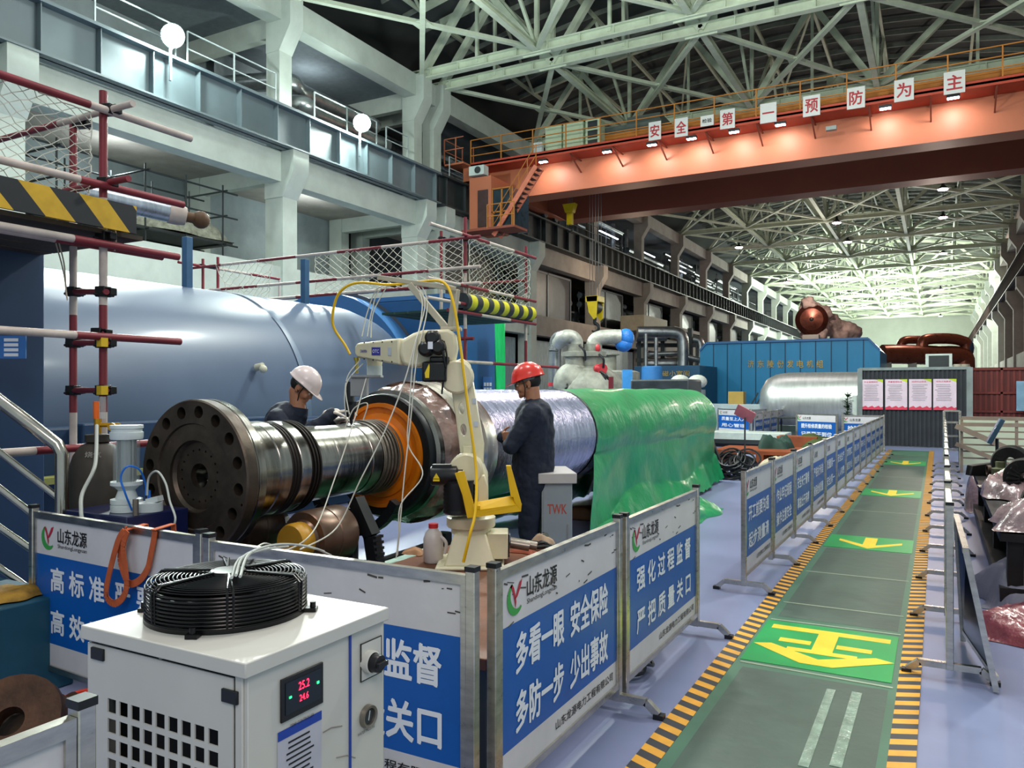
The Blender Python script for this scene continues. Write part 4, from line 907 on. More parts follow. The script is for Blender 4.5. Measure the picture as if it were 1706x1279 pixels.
# ---------------------------------------------------------------- grey cabinet with red lettering
p0 = P(905, 790, 6.0); cbx, cby, cw = -2.93, 5.95, .62
ck = thing('control_cabinet', 'grey control cabinet with red TWK lettering behind the man in the red helmet', 'cabinet', (-2.5, 6.15, 0))
q = P(917, 790, 6.0)
CR = Matrix.Rotation(math.radians(33), 3, 'Z')
cc = P(921, 800, 6.3); cc.z = 0
b = MB(); b.box(cc+UP*.46, (.24, .5, .84), CR); b.build('cabinet_body', M('cabinet_grey', '#8f989e', .45, var=.06), ck, bevel=.006)
b = MB(); b.box(cc+UP*.92, (.3, .58, .08), CR); b.build('cabinet_lid', M('cabinet_top', '#b4b0ae', .4, var=.06), ck, bevel=.006)
fn = CR @ Vector((0, -1, 0)); fr = CR @ Vector((1, 0, 0)); fc = cc+fn*.252
b = MB(); b.box(fc+UP*.46, (.21, .006, .76), CR); dr = b.build('door', M('cabinet_grey'), ck, smooth=0)
b = MB(); addtext(b, 'TWK', .1, fc+fn*.005+UP*.68, fr, UP, .01, .15, .075); b.build('lettering', M('twk_red', '#b04838', .5, var=0), dr, smooth=0)
b = MB(); b.box(fc+fn*.008+fr*.085+UP*.5, (.012, .01, .12), CR); b.build('handle', grey_t, dr, smooth=0)
b = MB(); b.box(cc+UP*.02, (.28, .5, .04), CR); b.build('plinth', darksteel, ck, smooth=0)

# ---------------------------------------------------------------- people
skin = M('skin', '#a87458', .5, var=.08, scale=14)
navy = M('workwear_navy', '#111b2e', .75, var=.18, scale=9, bump=.5, bscale=12)
def head_mesh(b, H):
    def s(c, r): 
        c = H @ Vector(c); R = H.to_3x3(); b.sph(c, r, 18, 0, R)
    s((0, -.012, .03), (.076, .095, .09)); s((0, .03, -.02), (.062, .066, .075)); s((0, .052, -.07), (.042, .042, .03)); s((0, .078, -.088), (.02, .018, .016))
    s((0, .078, .018), (.05, .016, .012)); s((0, .088, -.008), (.011, .016, .028)); s((0, .1, -.024), (.014, .013, .011)); s((-.011, .094, -.027), (.008, .009, .007)); s((.011, .094, -.027), (.008, .009, .007))
    s((0, .088, -.053), (.022, .01, .0055)); s((0, .086, -.063), (.019, .009, .006)); s((.036, .066, -.03), (.022, .02, .026)); s((-.036, .066, -.03), (.022, .02, .026))
    for sx in (-1, 1): s((sx*.076, -.008, -.012), (.008, .02, .032)); s((sx*.082, -.016, .0), (.006, .012, .022))
def hand(b, w, d, side, palm_n, curl, sc=1.0, thumb=1):
    """w wrist, d hand direction, side across the palm, palm_n palm normal; five separate bent fingers"""
    w = Vector(w); d = Vector(d).normalized(); side = Vector(side).normalized(); n_ = Vector(palm_n).normalized()
    for k in range(4):
        o = side*(-.03+.02*k)*sc; b.cap(w+o*.6, w+d*.085*sc+o, .013*sc, .0115*sc, 8)
    ln = [.062, .078, .084, .072]
    for k in range(4):
        o = side*(-.031+.0205*k)*sc; p = w+d*.088*sc+o; dd = d.copy(); L_ = ln[k]*sc
        for j, fr_ in enumerate((.42, .32, .26)):
            ang = curl*(.6+.5*j); dd = (dd*math.cos(ang)+n_*math.sin(ang)).normalized(); q_ = p+dd*L_*fr_; b.cap(p, q_, .0088*sc-.0006*j, .0082*sc-.0006*j, 8); p = q_
    p = w+d*.025*sc+side*.03*sc*thumb; dd = (d*.7+side*.6*thumb+n_*.25).normalized()
    for j, l_ in enumerate((.04, .032, .026)): q_ = p+dd*l_*sc; b.cap(p, q_, .0125*sc-.0015*j, .011*sc-.0015*j, 8); dd = (dd+n_*.3+d*.25).normalized(); p = q_
def person(label, loc, rz, J, H, helm_mat, glasses=False, gloves=None):
    t = thing('person', label, 'person', loc, rz); LM = rootmat(t)
    Hm = LM @ H
    def L(p): return LM @ Vector(p)
    def D(d): return (LM.to_3x3() @ Vector(d))
    # body: one continuous skin surface
    b = MB(); head_mesh(b, Hm); b.cap(Hm @ Vector((0, -.025, -.05)), L(J['neck']), .056, .062, 14)
    b.cap(L(J['chest']), L(J['pelvis']), .1, .11, 14); b.cap(L(J['neck']), L(J['chest']), .06, .1, 14)
    for sd_ in 'LR':
        b.cap(L(J['sh'+sd_]), L(J['el'+sd_]), .045, .038, 12); b.cap(L(J['el'+sd_]), L(J['wr'+sd_]), .038, .027, 12); b.cap(L(J['chest']), L(J['sh'+sd_]), .08, .05, 12)
        if not gloves: hand(b, L(J['wr'+sd_]), D(J['hd'+sd_]), D(J['hs'+sd_]), D(J['hn'+sd_]), .75, thumb=-1 if sd_ == 'L' else 1)
        b.cap(L(J['hip'+sd_]), L(J['kn'+sd_]), .075, .05, 12); b.cap(L(J['kn'+sd_]), L(J['an'+sd_]), .05, .036, 12); b.cap(L(J['pelvis']), L(J['hip'+sd_]), .1, .075, 12)
    body = b.build('body', skin, t); fuse(body, .0065, 2)
    if gloves:
        for sd_ in 'LR':
            b = MB(); b.cap(L(J['wr'+sd_])-D(J['hd'+sd_])*.04, L(J['wr'+sd_])+D(J['hd'+sd_])*.03, .036, .034, 12); hand(b, L(J['wr'+sd_]), D(J['hd'+sd_]), D(J['hs'+sd_]), D(J['hn'+sd_]), .4, 1.15, thumb=-1 if sd_ == 'L' else 1)
            g_ = b.build('glove', gloves, t); fuse(g_, .006, 2)
    # jacket
    b = MB(); b.cap(L(J['chest'])+D((0, 0, .03)), L(J['belly']), .155, .165, 20); b.cap(L(J['belly']), L(J['hem']), .165, .172, 20)
    for sx in (-1, 1): b.cap(L(J['chest'])+D((sx*.08, 0, .02)), L(J['hem'])+D((sx*.06, 0, 0)), .125, .13, 18)
    b.cap(L(J['neck'])+D((0, 0, -.03)), L(J['chest']), .075, .13, 16)
    for sd_ in 'LR':
        b.cap(L(J['chest'])+D((0, 0, .05)), L(J['sh'+sd_]), .1, .078, 16); b.cap(L(J['sh'+sd_]), L(J['el'+sd_]), .08, .064, 16); b.cap(L(J['el'+sd_]), L(J['wr'+sd_]), .064, .046, 16)
    jk = b.build('jacket', navy, t); fuse(jk, .011, 3, .022, .07)
    b = MB(); nk = L(J['neck']); up_ = (Hm @ Vector((0, 0, 0))-nk).normalized()
    b.lathe([(.078, -.03), (.07, .03), (.064, .032), (.066, -.02)], nk, up_, 24); b.build('collar', navy, t)
    b = MB(); b.cap(L(J['belly'])+D((0, 0, -.1)), L(J['pelvis']), .15, .15, 18)
    for sd_ in 'LR': b.cap(L(J['pelvis']), L(J['hip'+sd_]), .14, .105, 16); b.cap(L(J['hip'+sd_]), L(J['kn'+sd_]), .105, .08, 16); b.cap(L(J['kn'+sd_]), L(J['an'+sd_])+D((0, 0, .02)), .08, .066, 16)
    tr = b.build('trousers', navy, t); fuse(tr, .012, 3, .02, .09)
    for sd_ in 'LR':
        an = L(J['an'+sd_]); b = MB(); f_ = D((0, 1, 0)); b.cap(an+D((0, -.05, -.03)), an+f_*.14+D((0, 0, -.045)), .045, .04, 12); b.cap(an+D((0, -.02, .03)), an+D((0, 0, -.03)), .042, .045, 12); sh = b.build('shoe', robot_black, t); fuse(sh, .009, 1)
    # face details, hair, helmet
    R3 = Hm.to_3x3(); N_ = Hm
    for sx in (-1, 1):
        b = MB(); b.sph(N_ @ Vector((sx*.031, .079, .003)), .0115, 12, 0, R3); e = b.build('eye', M('eye_white', '#d8d0c8', .2, var=0), t)
        b = MB(); b.sph(N_ @ Vector((sx*.031, .0865, .001)), .0055, 10, 0, R3); b.build('iris', robot_black, e)
        b = MB(); b.tube([N_ @ Vector((sx*.014, .093, .017)), N_ @ Vector((sx*.032, .092, .021)), N_ @ Vector((sx*.049, .082, .016))], [.0025, .004, .002], 6); b.build('eyebrow', M('hair_black', '#14110f', .6, var=.2), t)
    b = MB(); b.sph(N_ @ Vector((0, -.03, .02)), (.082, .083, .078), 20, 0, R3); b.build('hair', M('hair_black'), t)
    b = MB(); prof = [(.122*math.cos(a)*1., .12*math.sin(a)) for a in [math.radians(x) for x in (0, 15, 30, 45, 60, 75, 89)]]
    base = len(b.v); nn = 40; hp_ = [(.128, -.006), (.122, 0)]+prof[1:]
    for r_, h_ in hp_:
        for j in range(nn):
            a = 2*PI*j/nn; x = r_*math.cos(a)*.86; y = r_*math.sin(a)*1.08; z = h_
            if h_ < .004 and math.sin(a) > 0: y += .055*math.sin(a)**2*(1 if h_ < -.003 else .25); z -= .022*math.sin(a)**2
            if abs(x) < .03 and h_ > .03: z += .006; 
            b.v.append(N_ @ Vector((x, y-.012, z+.045)))
    for i in range(len(hp_)-1):
        for j in range(nn): b.face((base+i*nn+j, base+i*nn+(j+1) % nn, base+(i+1)*nn+(j+1) % nn, base+(i+1)*nn+j))
    b.face([base+(len(hp_)-1)*nn+j for j in range(nn)])
    hl = b.build('helmet', helm_mat, t, smooth=60); so = hl.modifiers.new('s', 'SOLIDIFY'); so.thickness = .004
    b = MB()
    for sx in (-1, 1):
        b.tube([N_ @ Vector((sx*.082, .03, .045)), N_ @ Vector((sx*.078, .025, -.03)), N_ @ Vector((sx*.05, .045, -.095)), N_ @ Vector((0, .055, -.112))], .004, 6); b.tube([N_ @ Vector((sx*.082, -.05, .04)), N_ @ Vector((sx*.078, .015, -.035))], .004, 6)
    b.build('chin_strap', robot_black, t)
    b = MB(); b.lathe([(.086, 0), (.09, .0), (.09, .028), (.086, .028)], N_ @ Vector((0, -.012, .02)), R3 @ Vector((0, 0, 1)), 28); b.build('helmet_band', M('band_grey', '#54565a', .5), hl)
    if glasses:
        b = MB()
        for sx in (-1, 1):
            b.tube([N_ @ Vector((sx*.033+.021*math.cos(a), .101, .002+.017*math.sin(a))) for a in [i*2*PI/16 for i in range(16)]], .0018, 5, closed=True); b.tube([N_ @ Vector((sx*.054, .1, .008)), N_ @ Vector((sx*.082, -.01, .008))], .0018, 5)
        b.tube([N_ @ Vector((-.012, .103, .006)), N_ @ Vector((.012, .103, .006))], .0018, 5); b.build('glasses', robot_black, t)
    return t
hp0 = P(880, 650, 6.2)
J = dict(neck=(0, -.015, 1.49), chest=(0, -.02, 1.36), belly=(0, -.02, 1.15), hem=(0, 0, .86), pelvis=(0, 0, .95),
    shL=(-.185, -.02, 1.42), shR=(.185, -.02, 1.42), elL=(-.23, .13, 1.17), elR=(.23, .12, 1.18), wrL=(.1, .21, 1.18), wrR=(-.1, .22, 1.235),
    hdL=(.9, -.4, .1), hsL=(0, .1, 1), hnL=(0, -1, 0), hdR=(-.85, -.45, .1), hsR=(0, .1, 1), hnR=(0, -1, 0),
    hipL=(-.09, 0, .92), hipR=(.09, 0, .92), knL=(-.1, .01, .49), knR=(.1, .03, .49), anL=(-.11, -.03, .09), anR=(.12, 0, .09))
H = Matrix.Translation((0, .03, 1.655)) @ Matrix.Rotation(math.radians(-14), 4, 'X') @ Matrix.Rotation(math.radians(4), 4, 'Z')
person('man in navy workwear and red helmet with glasses standing with folded arms', (hp0.x+.03, hp0.y, 0), math.radians(110), J, H, M('helmet_red', '#d42a1c', .3, var=.06, coat=.5), glasses=True)
wq0 = P(455, 650, 6.05)
J = dict(neck=(0, .2, 1.44), chest=(0, .1, 1.33), belly=(0, .02, 1.14), hem=(0, -.02, .88), pelvis=(0, -.04, .95),
    shL=(-.185, .1, 1.40), shR=(.185, .1, 1.38), elL=(-.22, .22, 1.14), elR=(.24, .25, 1.2), wrL=(-.1, .45, 1.36), wrR=(.1, .50, 1.425),
    hdL=(.3, .9, .2), hsL=(1, -.3, 0), hnL=(0, .2, -1), hdR=(-.15, .95, .18), hsR=(1, 0, 0), hnR=(0, .2, -1),
    hipL=(-.09, -.04, .92), hipR=(.09, -.04, .92), knL=(-.1, -.02, .49), knR=(.1, .02, .49), anL=(-.11, -.06, .09), anR=(.12, -.02, .09))
H = Matrix.Translation((0, .235, 1.62)) @ Matrix.Rotation(math.radians(-38), 4, 'X')
person('man in navy workwear and white helmet bending behind the shaft, white gloves on', (wq0.x, wq0.y, 0), math.radians(-66), J, H, M('helmet_white', '#d6c8c6', .35, var=.05, coat=.4), gloves=M('glove_white', '#d8cfc4', .8, var=.08, bump=.4, bscale=40))
# ---------------------------------------------------------------- big blue machine casings on the left
cblue = M('casing_blue', '#4f6079', .42, var=.08, scale=.6, coat=.15)
cblue2 = M('casing_blue_bright', '#35689c', .42, var=.08, scale=.8)
cblue3 = M('casing_blue_deep', '#233c5c', .5, var=.12, scale=.8)
tc_ = thing('turbine_casing', 'large blue-grey cylindrical turbine casing behind the rotor at the left', 'turbine casing', (-9.2, 4, 0))
CX, CZ, CRR = -9.25, 1.25, 1.78
b = MB(); b.lathe([(0, -5.5), (CRR, -5.5), (CRR, 10.2), (CRR-.08, 10.6), (CRR-.3, 11.0), (CRR-.75, 11.3), (0, 11.4)], (CX, 0, CZ), YA, 96); b.build('cylinder_shell', cblue, tc_, smooth=50)
b = MB(); b.lathe([(CRR+.012, 7.9), (CRR+.014, 7.93), (CRR+.014, 7.98), (CRR+.012, 8.0)], (CX, 0, CZ), YA, 96); b.lathe([(CRR+.012, 2.2), (CRR+.014, 2.22), (CRR+.014, 2.26), (CRR+.012, 2.28)], (CX, 0, CZ), YA, 96); b.build('shell_seam', M('seam_pale', '#5f7188', .4), tc_, smooth=50)
b = MB(); b.bb((CX-1.7, -5.5, 0), (-7.35, 11.0, 1.25)); b.build('lower_housing', cblue3, tc_, smooth=0, bevel=.03)
b = MB(); b.bb((-7.36, 4.6, .2), (-7.2, 7.0, 1.28)); b.bb((-7.36, 7.6, .2), (-7.2, 9.4, 1.22)); b.build('access_panel', cblue3, tc_, smooth=0, bevel=.02)
b = MB(); b.bb((-7.3, -5, .74), (-7.1, 11, .80)); b.build('yellow_trim', M('trim_yellow', '#8a8c4c', .5, var=.2), tc_, smooth=0)
a = PX(32, 470, -8.6); b = MB(); b.lathe([(CRR+.02, -5.5), (CRR+.05, -.2), (CRR+.05, .95), (CRR+.015, 1.0)], (CX, 0, CZ), YA, 96); b.build('end_ring', M('casing_grey_blue', '#4a5a6a', .45), tc_, smooth=50)
p = PX(427, 612, -7.55); b = MB(); b.lathe([(0, 0), (.045, 0), (.045, .1), (0, .1)], p, (1, .2, .2), 16); b.sph(p+Vector((.12, 0, -.02)), .05, 14); b.build('pressure_gauge', M('gauge_pale', '#b8b8a4', .4, var=.2), tc_, label='small pale gauge')
for u, v0, v1 in ((312, 395, 492), (508, 432, 520)):
    q = PX(u, v1, -8.9); h = PX(u, v0, -8.9).z; b = MB(); b.box((q.x, q.y, (q.z-.3+h)/2), (.1, .1, h-q.z+.3)); b.build('blue_post', M('post_blue', '#2f5578', .45), tc_, smooth=0, bevel=.006)
# second casing and housing behind
t2 = thing('condenser_casing', 'bright blue drum and box housing behind the robot', 'turbine casing', (-9.5, 13, 0))
q = PY(560, 488, 11.7); R2 = 2.25; zc2 = q.z-R2
b = MB(); b.lathe([(0, 11.6), (R2, 11.6), (R2, 12.0), (0, 12.0)], (q.x-.3, 0, zc2), YA, 96); b.build('end_disc', cblue2, t2)
b = MB(); b.lathe([(R2-.05, 11.99), (R2+.06, 11.99), (R2+.06, 12.06), (R2-.05, 12.06)], (q.x-.3, 0, zc2), YA, 96); b.build('dark_rim', M('rim_grey', '#4a4e56', .5), t2)
c = PX(840, 515, -8.0)
b = MB(); b.bb((-12.5, 12.0, 0), (-8.0, c.y, c.z)); b.build('box_housing', M('housing_blue', '#1f5282', .45, var=.08), t2, smooth=0, bevel=.03)
b = MB(); b.bb((-12.5, 12.0, c.z), (-7.95, c.y+.05, c.z+.08)); b.build('housing_lid', cblue2, t2, smooth=0)
q1 = PX(812, 655, -7.95); b = MB(); b.box((q1.x, q1.y, PX(812, 650, -7.95).z+.1), (.01, .35, .34)); sg = b.build('notice_plate', M('notice_blue', '#2c6ab0', .4), t2, smooth=0)
b = MB()
for i in range(3):
    for j in range(3): b.box((q1.x+.008, q1.y-.11+.11*i, q1.z-.02+.1*j), (.004, .08, .07))
b.build('photo_cards', twhite, sg, smooth=0)
# bright green hanging sheet
p = PX(833, 640, -7.6)
b = MB(); 
for i in range(13):
    for j in range(10):
        s_ = j/9; zz = PX(833, 535, -7.6).z*(1-i/12)+.01*(i/12); b.v.append(Vector((p.x+.05*math.sin(j*1.9+i*.2), p.y-.22+.44*s_*(1 if i < 8 else 1-.03*(i-8)), zz)))
for i in range(12):
    for j in range(9): q_ = i*10+j; b.face((q_, q_+1, q_+11, q_+10))
b.build('hanging_sheet', M('sheet_green', '#10c06c', .5, var=.12, scale=2, stretch=(6, 6, 1), bump=.4), None, smooth=60, label='bright green sheet hanging beside the blue box housing behind the men', cat='sheet')
# blue duct at the far left edge
b = MB(); q = P(5, 480, 5.9); b.bb((q.x-.35, q.y-.3, 0), (q.x+.02, q.y+.3, P(5, 392, 5.9).z)); b.bb((q.x-.4, q.y-.33, P(5, 392, 5.9).z), (q.x+.04, q.y+.33, P(5, 388, 5.9).z+.02)); dk = b.build('steel_cabinet', cblue3, None, label='tall dark blue steel box column at the left edge of the picture', cat='cabinet', bevel=.01)
q = P(8, 578, 5.5); b = MB(); b.box(q, (.01, .3, .16), Matrix.Rotation(YAW-PI/2, 3, 'Z')); sgn = b.build('notice_sign', M('notice_blue'), None, smooth=0, label='small blue notice sign with white fields at the left edge', cat='sign', origin=tuple(q))
b = MB(); Rn = Matrix.Rotation(YAW, 3, 'Z'); nn_ = Rn @ Vector((0, -1, 0))
for k in range(4): b.box(q+nn_*.008+UP*(.05-.035*k)+RV*.05, (.1, .003, .022), Rn)
b.build('text_fields', twhite, sgn, smooth=0)
# ---------------------------------------------------------------- scaffolds
def redwhite(name, ax, ph=0.):
    return stripes(name, '#8e2430', '#c2b2aa', ax, .62, 0, 'Z', .58, .5)
sred = M('pipe_red', '#762630', .5, var=.2, scale=3, metal=.1); swht = M('pipe_white', '#b8aca4', .55, var=.18, scale=5)
clampm = M('clamp_black', '#1c1c1e', .5, .5, var=.2); clampy = M('clamp_yellow', '#c9a81e', .4)
def pole(t, p, q, r=.025, first='r', seg=None):
    """painted scaffold pipe in red and white lengths"""
    p = Vector(p); q = Vector(q); L = (q-p).length; seg = seg or .75; k = max(1, round(L/seg)); b = MB()
    for i in range(k):
        a = p.lerp(q, i/k); c = p.lerp(q, (i+1)/k); b.tube([a, c], r, 12, 0 if (i % 2 == 0) == (first == 'r') else 1)
    return b.build('scaffold_pipe', [sred, swht], t)
def clamp(t, p, yel=False):
    b = MB(); p = Vector(p); b.box(p, (.075, .075, .07), Matrix.Rotation(.3, 3, 'Z')); b.box(p+Vector((.02, .03, 0)), (.1, .05, .05)); b.tube([p+Vector((-.07, 0, .02)), p+Vector((.08, .0, .02))], .01, 6); b.tube([p+Vector((0, -.07, -.02)), p+Vector((0, .08, -.02))], .01, 6)
    o = b.build('coupler', clampm, t, bevel=.006)
    if yel: b = MB(); b.box(p+Vector((.05, -.04, 0)), (.05, .05, .06)); b.build('marker', clampy, o, smooth=0)
def net(name, c00, c10, c11, c01, nu, nv, r, label, parent=None, sag=.1, pull=.0, hang=(0, 0, -1), seed=1, pinch=0.):
    """knotted diamond mesh between four corners"""
    random.seed(seed); c00, c10, c11, c01 = map(Vector, (c00, c10, c11, c01)); b = MB(); hv = Vector(hang)
    def pt(i, j):
        s_ = i/nu; t_ = j/nv; p = (c00*(1-s_)+c10*s_)*(1-t_)+(c01*(1-s_)+c11*s_)*t_
        m_ = (c00+c10+c11+c01)/4; w_ = 4*s_*(1-s_); w2 = 4*t_*(1-t_)
        p = p+hv*(sag*w_*w2); 
        if pinch: p = p.lerp((p+((c10+c11)/2-p)*.0), 0); cen = (c00*(1-s_)+c10*s_+c01*(1-s_)+c11*s_)/2; p = p.lerp(cen, pinch*(s_**2)*.8)
        return p+Vector((random.uniform(-1, 1), random.uniform(-1, 1), random.uniform(-1, 1)))*pull
    g_ = [[pt(i, j) for j in range(nv+1)] for i in range(nu+1)]
    for i in range(nu):
        for j in range(nv):
            if (i+j) % 2 == 0: b.tube([g_[i][j], g_[i+1][j+1]], r, 3, caps=False)
            else: b.tube([g_[i+1][j], g_[i][j+1]], r, 3, caps=False)
    for i in range(nu): b.tube([g_[i][0], g_[i+1][0]], r*1.6, 4, caps=False); b.tube([g_[i][nv], g_[i+1][nv]], r*1.6, 4, caps=False)
    for j in range(nv): b.tube([g_[0][j], g_[0][j+1]], r*1.6, 4, caps=False); b.tube([g_[nu][j], g_[nu][j+1]], r*1.6, 4, caps=False)
    return b.build(name, M('net_white', '#c9c8ba', .7, var=.1), parent, label=label, cat='safety net' if parent is None else None)
sc = thing('scaffold', 'red and white pipe scaffold with a striped deck at the far left', 'scaffold', (-5.1, 2.6, 0))
SX = -5.0; fp = P(172, 500, 5.3); fx, fy = fp.x, fp.y; rp_ = P(122, 500, 5.75); 
zt0 = PX(181, 152, fx).z
pole(sc, (fx, fy, .0), (fx, fy, P(181, 152, 5.3).z), .026)
pole(sc, (rp_.x, rp_.y, .0), (rp_.x, rp_.y, P(133, 200, 5.75).z), .026)
def ypipe(u0, v0, u1, v1, X, r=.026, first='r'):
    a = PX(max(u0, -400), v0, X); c = PX(u1, v1, X); a.y = c.y-2.4 if u0 <= 0 else a.y; a.z = c.z; return pole(sc, a, c, r, first)
for (u1, v1, X, fr_) in ((318, 231, fx+.05, 'w'), (305, 341, fx+.05, 'r'), (297, 428, fx+.05, 'r'), (270, 428, fx-.05, 'r'), (300, 569, fx+.05, 'r'), (250, 738, fx+.1, 'r')):
    ypipe(0, 0, u1, v1, X, first=fr_)
zrow = [PX(305, 341, fx+.05).z, P(182, 182, 5.3).z]
def xpipe(u, v, L, F=5.3, r=.022, first='w', back=.25): a = P(u, v, F); return pole(sc, (a.x+back, a.y, a.z), (a.x-L, a.y, a.z), r, first)
xpipe(182, 183, 2.2); xpipe(175, 305, 1.9, first='r'); 
for v, ye in ((486, False), (571, True), (650, True)):
    a = P(172, v, 5.3); c = P(122, v, 5.75); pole(sc, a+(a-c)*.1, c+(c-a)*.2, .02, 'r', 2); clamp(sc, a, ye); clamp(sc, c)
for u, v, F in ((181, 183, 5.3), (175, 305, 5.3), (172, 393, 5.3), (130, 400, 5.75), (165, 555, 5.3), (133, 205, 5.75)): clamp(sc, P(u, v, F))
# deck with striped toe board
zd = P(172, 380, 5.3).z; d1 = PX(226, 385, fx+.09)
b = MB(); b.bb((fx+.075, d1.y-2.6, d1.z-.02), (fx+.1, d1.y, d1.z+.17)); b.build('toe_board', stripes('toe_stripes', '#c9a01c', '#1a1c20', 'Y', 2.6, .9, 'Z', .5), sc, smooth=0, label='yellow and black striped toe board')
b = MB()
for k in range(5): b.bb((fx-1.3+.27*k, d1.y-2.6, d1.z-.045), (fx-1.05+.27*k, d1.y+.1, d1.z-.015))
b.build('deck_plank', M('plank_dark', '#3c342c', .8, var=.3), sc, smooth=0, kind=None)
n0 = P(-60, 128, 4.6)
nt = net('safety_net', (fx+.03, fy-1.3, PX(165, 175, fx).z+.02), (fx, fy-.08, P(165, 185, 5.25).z-.02), (fx, fy-.1, d1.z+.15), (fx+.03, fy-1.3, d1.z+.1), 24, 20, .003, 'white knotted safety net tied to the scaffold at the far left', None, .06, .012, (-1, 0, 0), 3, .0)
b = MB()
for (u0, v0, u1, v1) in ((97, 400, 110, 478), (93, 405, 112, 500), (165, 370, 155, 405), (172, 380, 171, 480), (190, 372, 191, 418)): b.tube(spline([P(u0, v0, 5.35), P((u0+u1)/2+3, (v0+v1)/2, 5.35), P(u1, v1, 5.35)]), .005, 5)
b.build('rope_ends', M('rope_pale', '#b8aa98', .8), sc)
# silver wrapped pipe on the deck, brown ball end
q0 = P(140, 322, 7.0); q1 = P(285, 355, 7.4); b = MB(); b.tube([q0, q1], .09, 24); sp_ = thing('foil_wrapped_pipe', 'silver wrapped pipe with taped white end lying on the scaffold deck', 'pipe', tuple(q0)); b.build('pipe_body', M('foil_silver', '#a8b4be', .3, .7, var=.2, stretch=(1, 8, 1)), sp_)
b = MB(); dv = (q1-q0).normalized(); b.tube([q1-dv*.02, q1+dv*.07, q1+dv*.13], [.1, .098, .085], 20); b.build('white_tape', swht, sp_); b = MB(); b.tube([q1+dv*.13, q1+dv*.22], .05, 12); b.sph(q1+dv*.27, .085, 16); b.build('end_ball', M('brown_leather'), sp_)

# middle scaffold above the casings
FS = 11.8; k0 = P(775, 400, FS); KX, KY = k0.x, k0.y
s2 = thing('scaffold', 'red and white pipe scaffold with white nets above the bright blue housing', 'scaffold', (KX, KY, 0))
def pole2(p, q, first='r', r=.026, seg=.9): return pole(s2, p, q, r, first, seg)
zt_ = P(775, 362, FS).z; pole2((KX, KY, 0), (KX, KY, zt_))
q = P(735, 390, 12.8); pole2((q.x, q.y, 0), (q.x, q.y, q.z+.05)); RX, RY = q.x, q.y
q = PX(876, 430, KX); YE = q.y; pole2((KX, YE, 0), (KX, YE, PX(876, 410, KX).z), 'r')
for v0, fr_, u0, u1 in ((394, 'w', 710, 888), (478, 'w', 706, 878), (508, 'w', 706, 880), (522, 'r', 740, 882)):
    a = P(775, v0, FS); yy0 = PX(u0, v0, KX).y; pole2((KX+.06, min(yy0, KY-.5), a.z), (KX+.06, YE+.25, a.z), fr_)
WX = PY(335, 430, KY).x
for v0, fr_ in ((398, 'r'), (447, 'w'), (474, 'w')):
    a = P(775, v0, FS); pole2((WX-.3, KY-.06, a.z), (KX+.3, KY-.06, a.z), fr_); clamp(s2, (KX, KY, a.z)); clamp(s2, (WX+.3, KY, a.z))
for xx in (WX+.05, WX+.45): pole2((xx, KY, 2.9), (xx, KY, P(775, 380, FS).z), 'r')
for z_ in (P(775, 394, FS).z, P(775, 478, FS).z): pole2((WX, KY-.5, z_), (WX, YE, z_), 'r'); clamp(s2, (WX, KY, z_))
pole2((WX, YE, 2.9), (WX, YE, zt_-.3), 'w'); pole2((WX-.2, YE, P(775, 440, FS).z), (KX, YE, P(775, 440, FS).z), 'r'); clamp(s2, (KX, YE, P(775, 478, FS).z)); clamp(s2, (KX, YE, P(775, 394, FS).z)); clamp(s2, (RX, RY, P(735, 398, 12.8).z))
a = P(775, 564, FS); pole2((KX-.7, KY, a.z), (KX+.15, KY, a.z)); a = P(780, 603, FS); pole2((KX+.05, KY-.1, a.z), (KX+.05, YE+1.2, a.z), 'w')
zdk = P(775, 518, FS).z; b = MB()
for k in range(6): b.bb((KX-1.5+.26*k, KY-.1, zdk), (KX-1.27+.26*k, YE+.2, zdk+.035))
b.build('deck_plank', M('plank_green', '#1d3b34', .8, var=.25), s2, smooth=0)
b = MB(); q = PX(886, 510, KX); b.lathe([(0, KY-.1), (.13, KY-.1), (.13, YE+.15), (0, YE+.15)], (KX+.0, 0, zdk+.14), YA, 24); b.build('striped_guard', stripes('guard_stripes', '#c8c020', '#20282c', 'Y', 3.0, 0, 'Z', .5), s2, label='yellow and black striped guard roll')
zA, zB = P(775, 398, FS).z, P(775, 474, FS).z
net('safety_net', (-9.2, KY-.07, zA), (KX, KY-.07, zA), (KX, KY-.07, zB), (-9.2, KY-.07, zB), 34, 14, .0045, 'white knotted safety net stretched across the front of the middle scaffold', None, .1, .012, (0, 0, -1), 5)
net('safety_net', (KX+.07, KY, zA), (KX+.07, YE, zA-.02), (KX+.07, YE, zdk+.25), (KX+.07, KY, zdk+.25), 22, 18, .0045, 'white knotted safety net on the right side of the middle scaffold', None, .1, .014, (-1, 0, 0), 6)
net('safety_net', (WX+.5, KY-.07, zA), (-10.2, KY-.07, zA), (-10.3, KY-.07, zB), (WX+.9, KY-.07, zB), 14, 12, .0045, 'white knotted safety net at the left end of the middle scaffold', None, .1, .02, (0, 0, -1), 7)

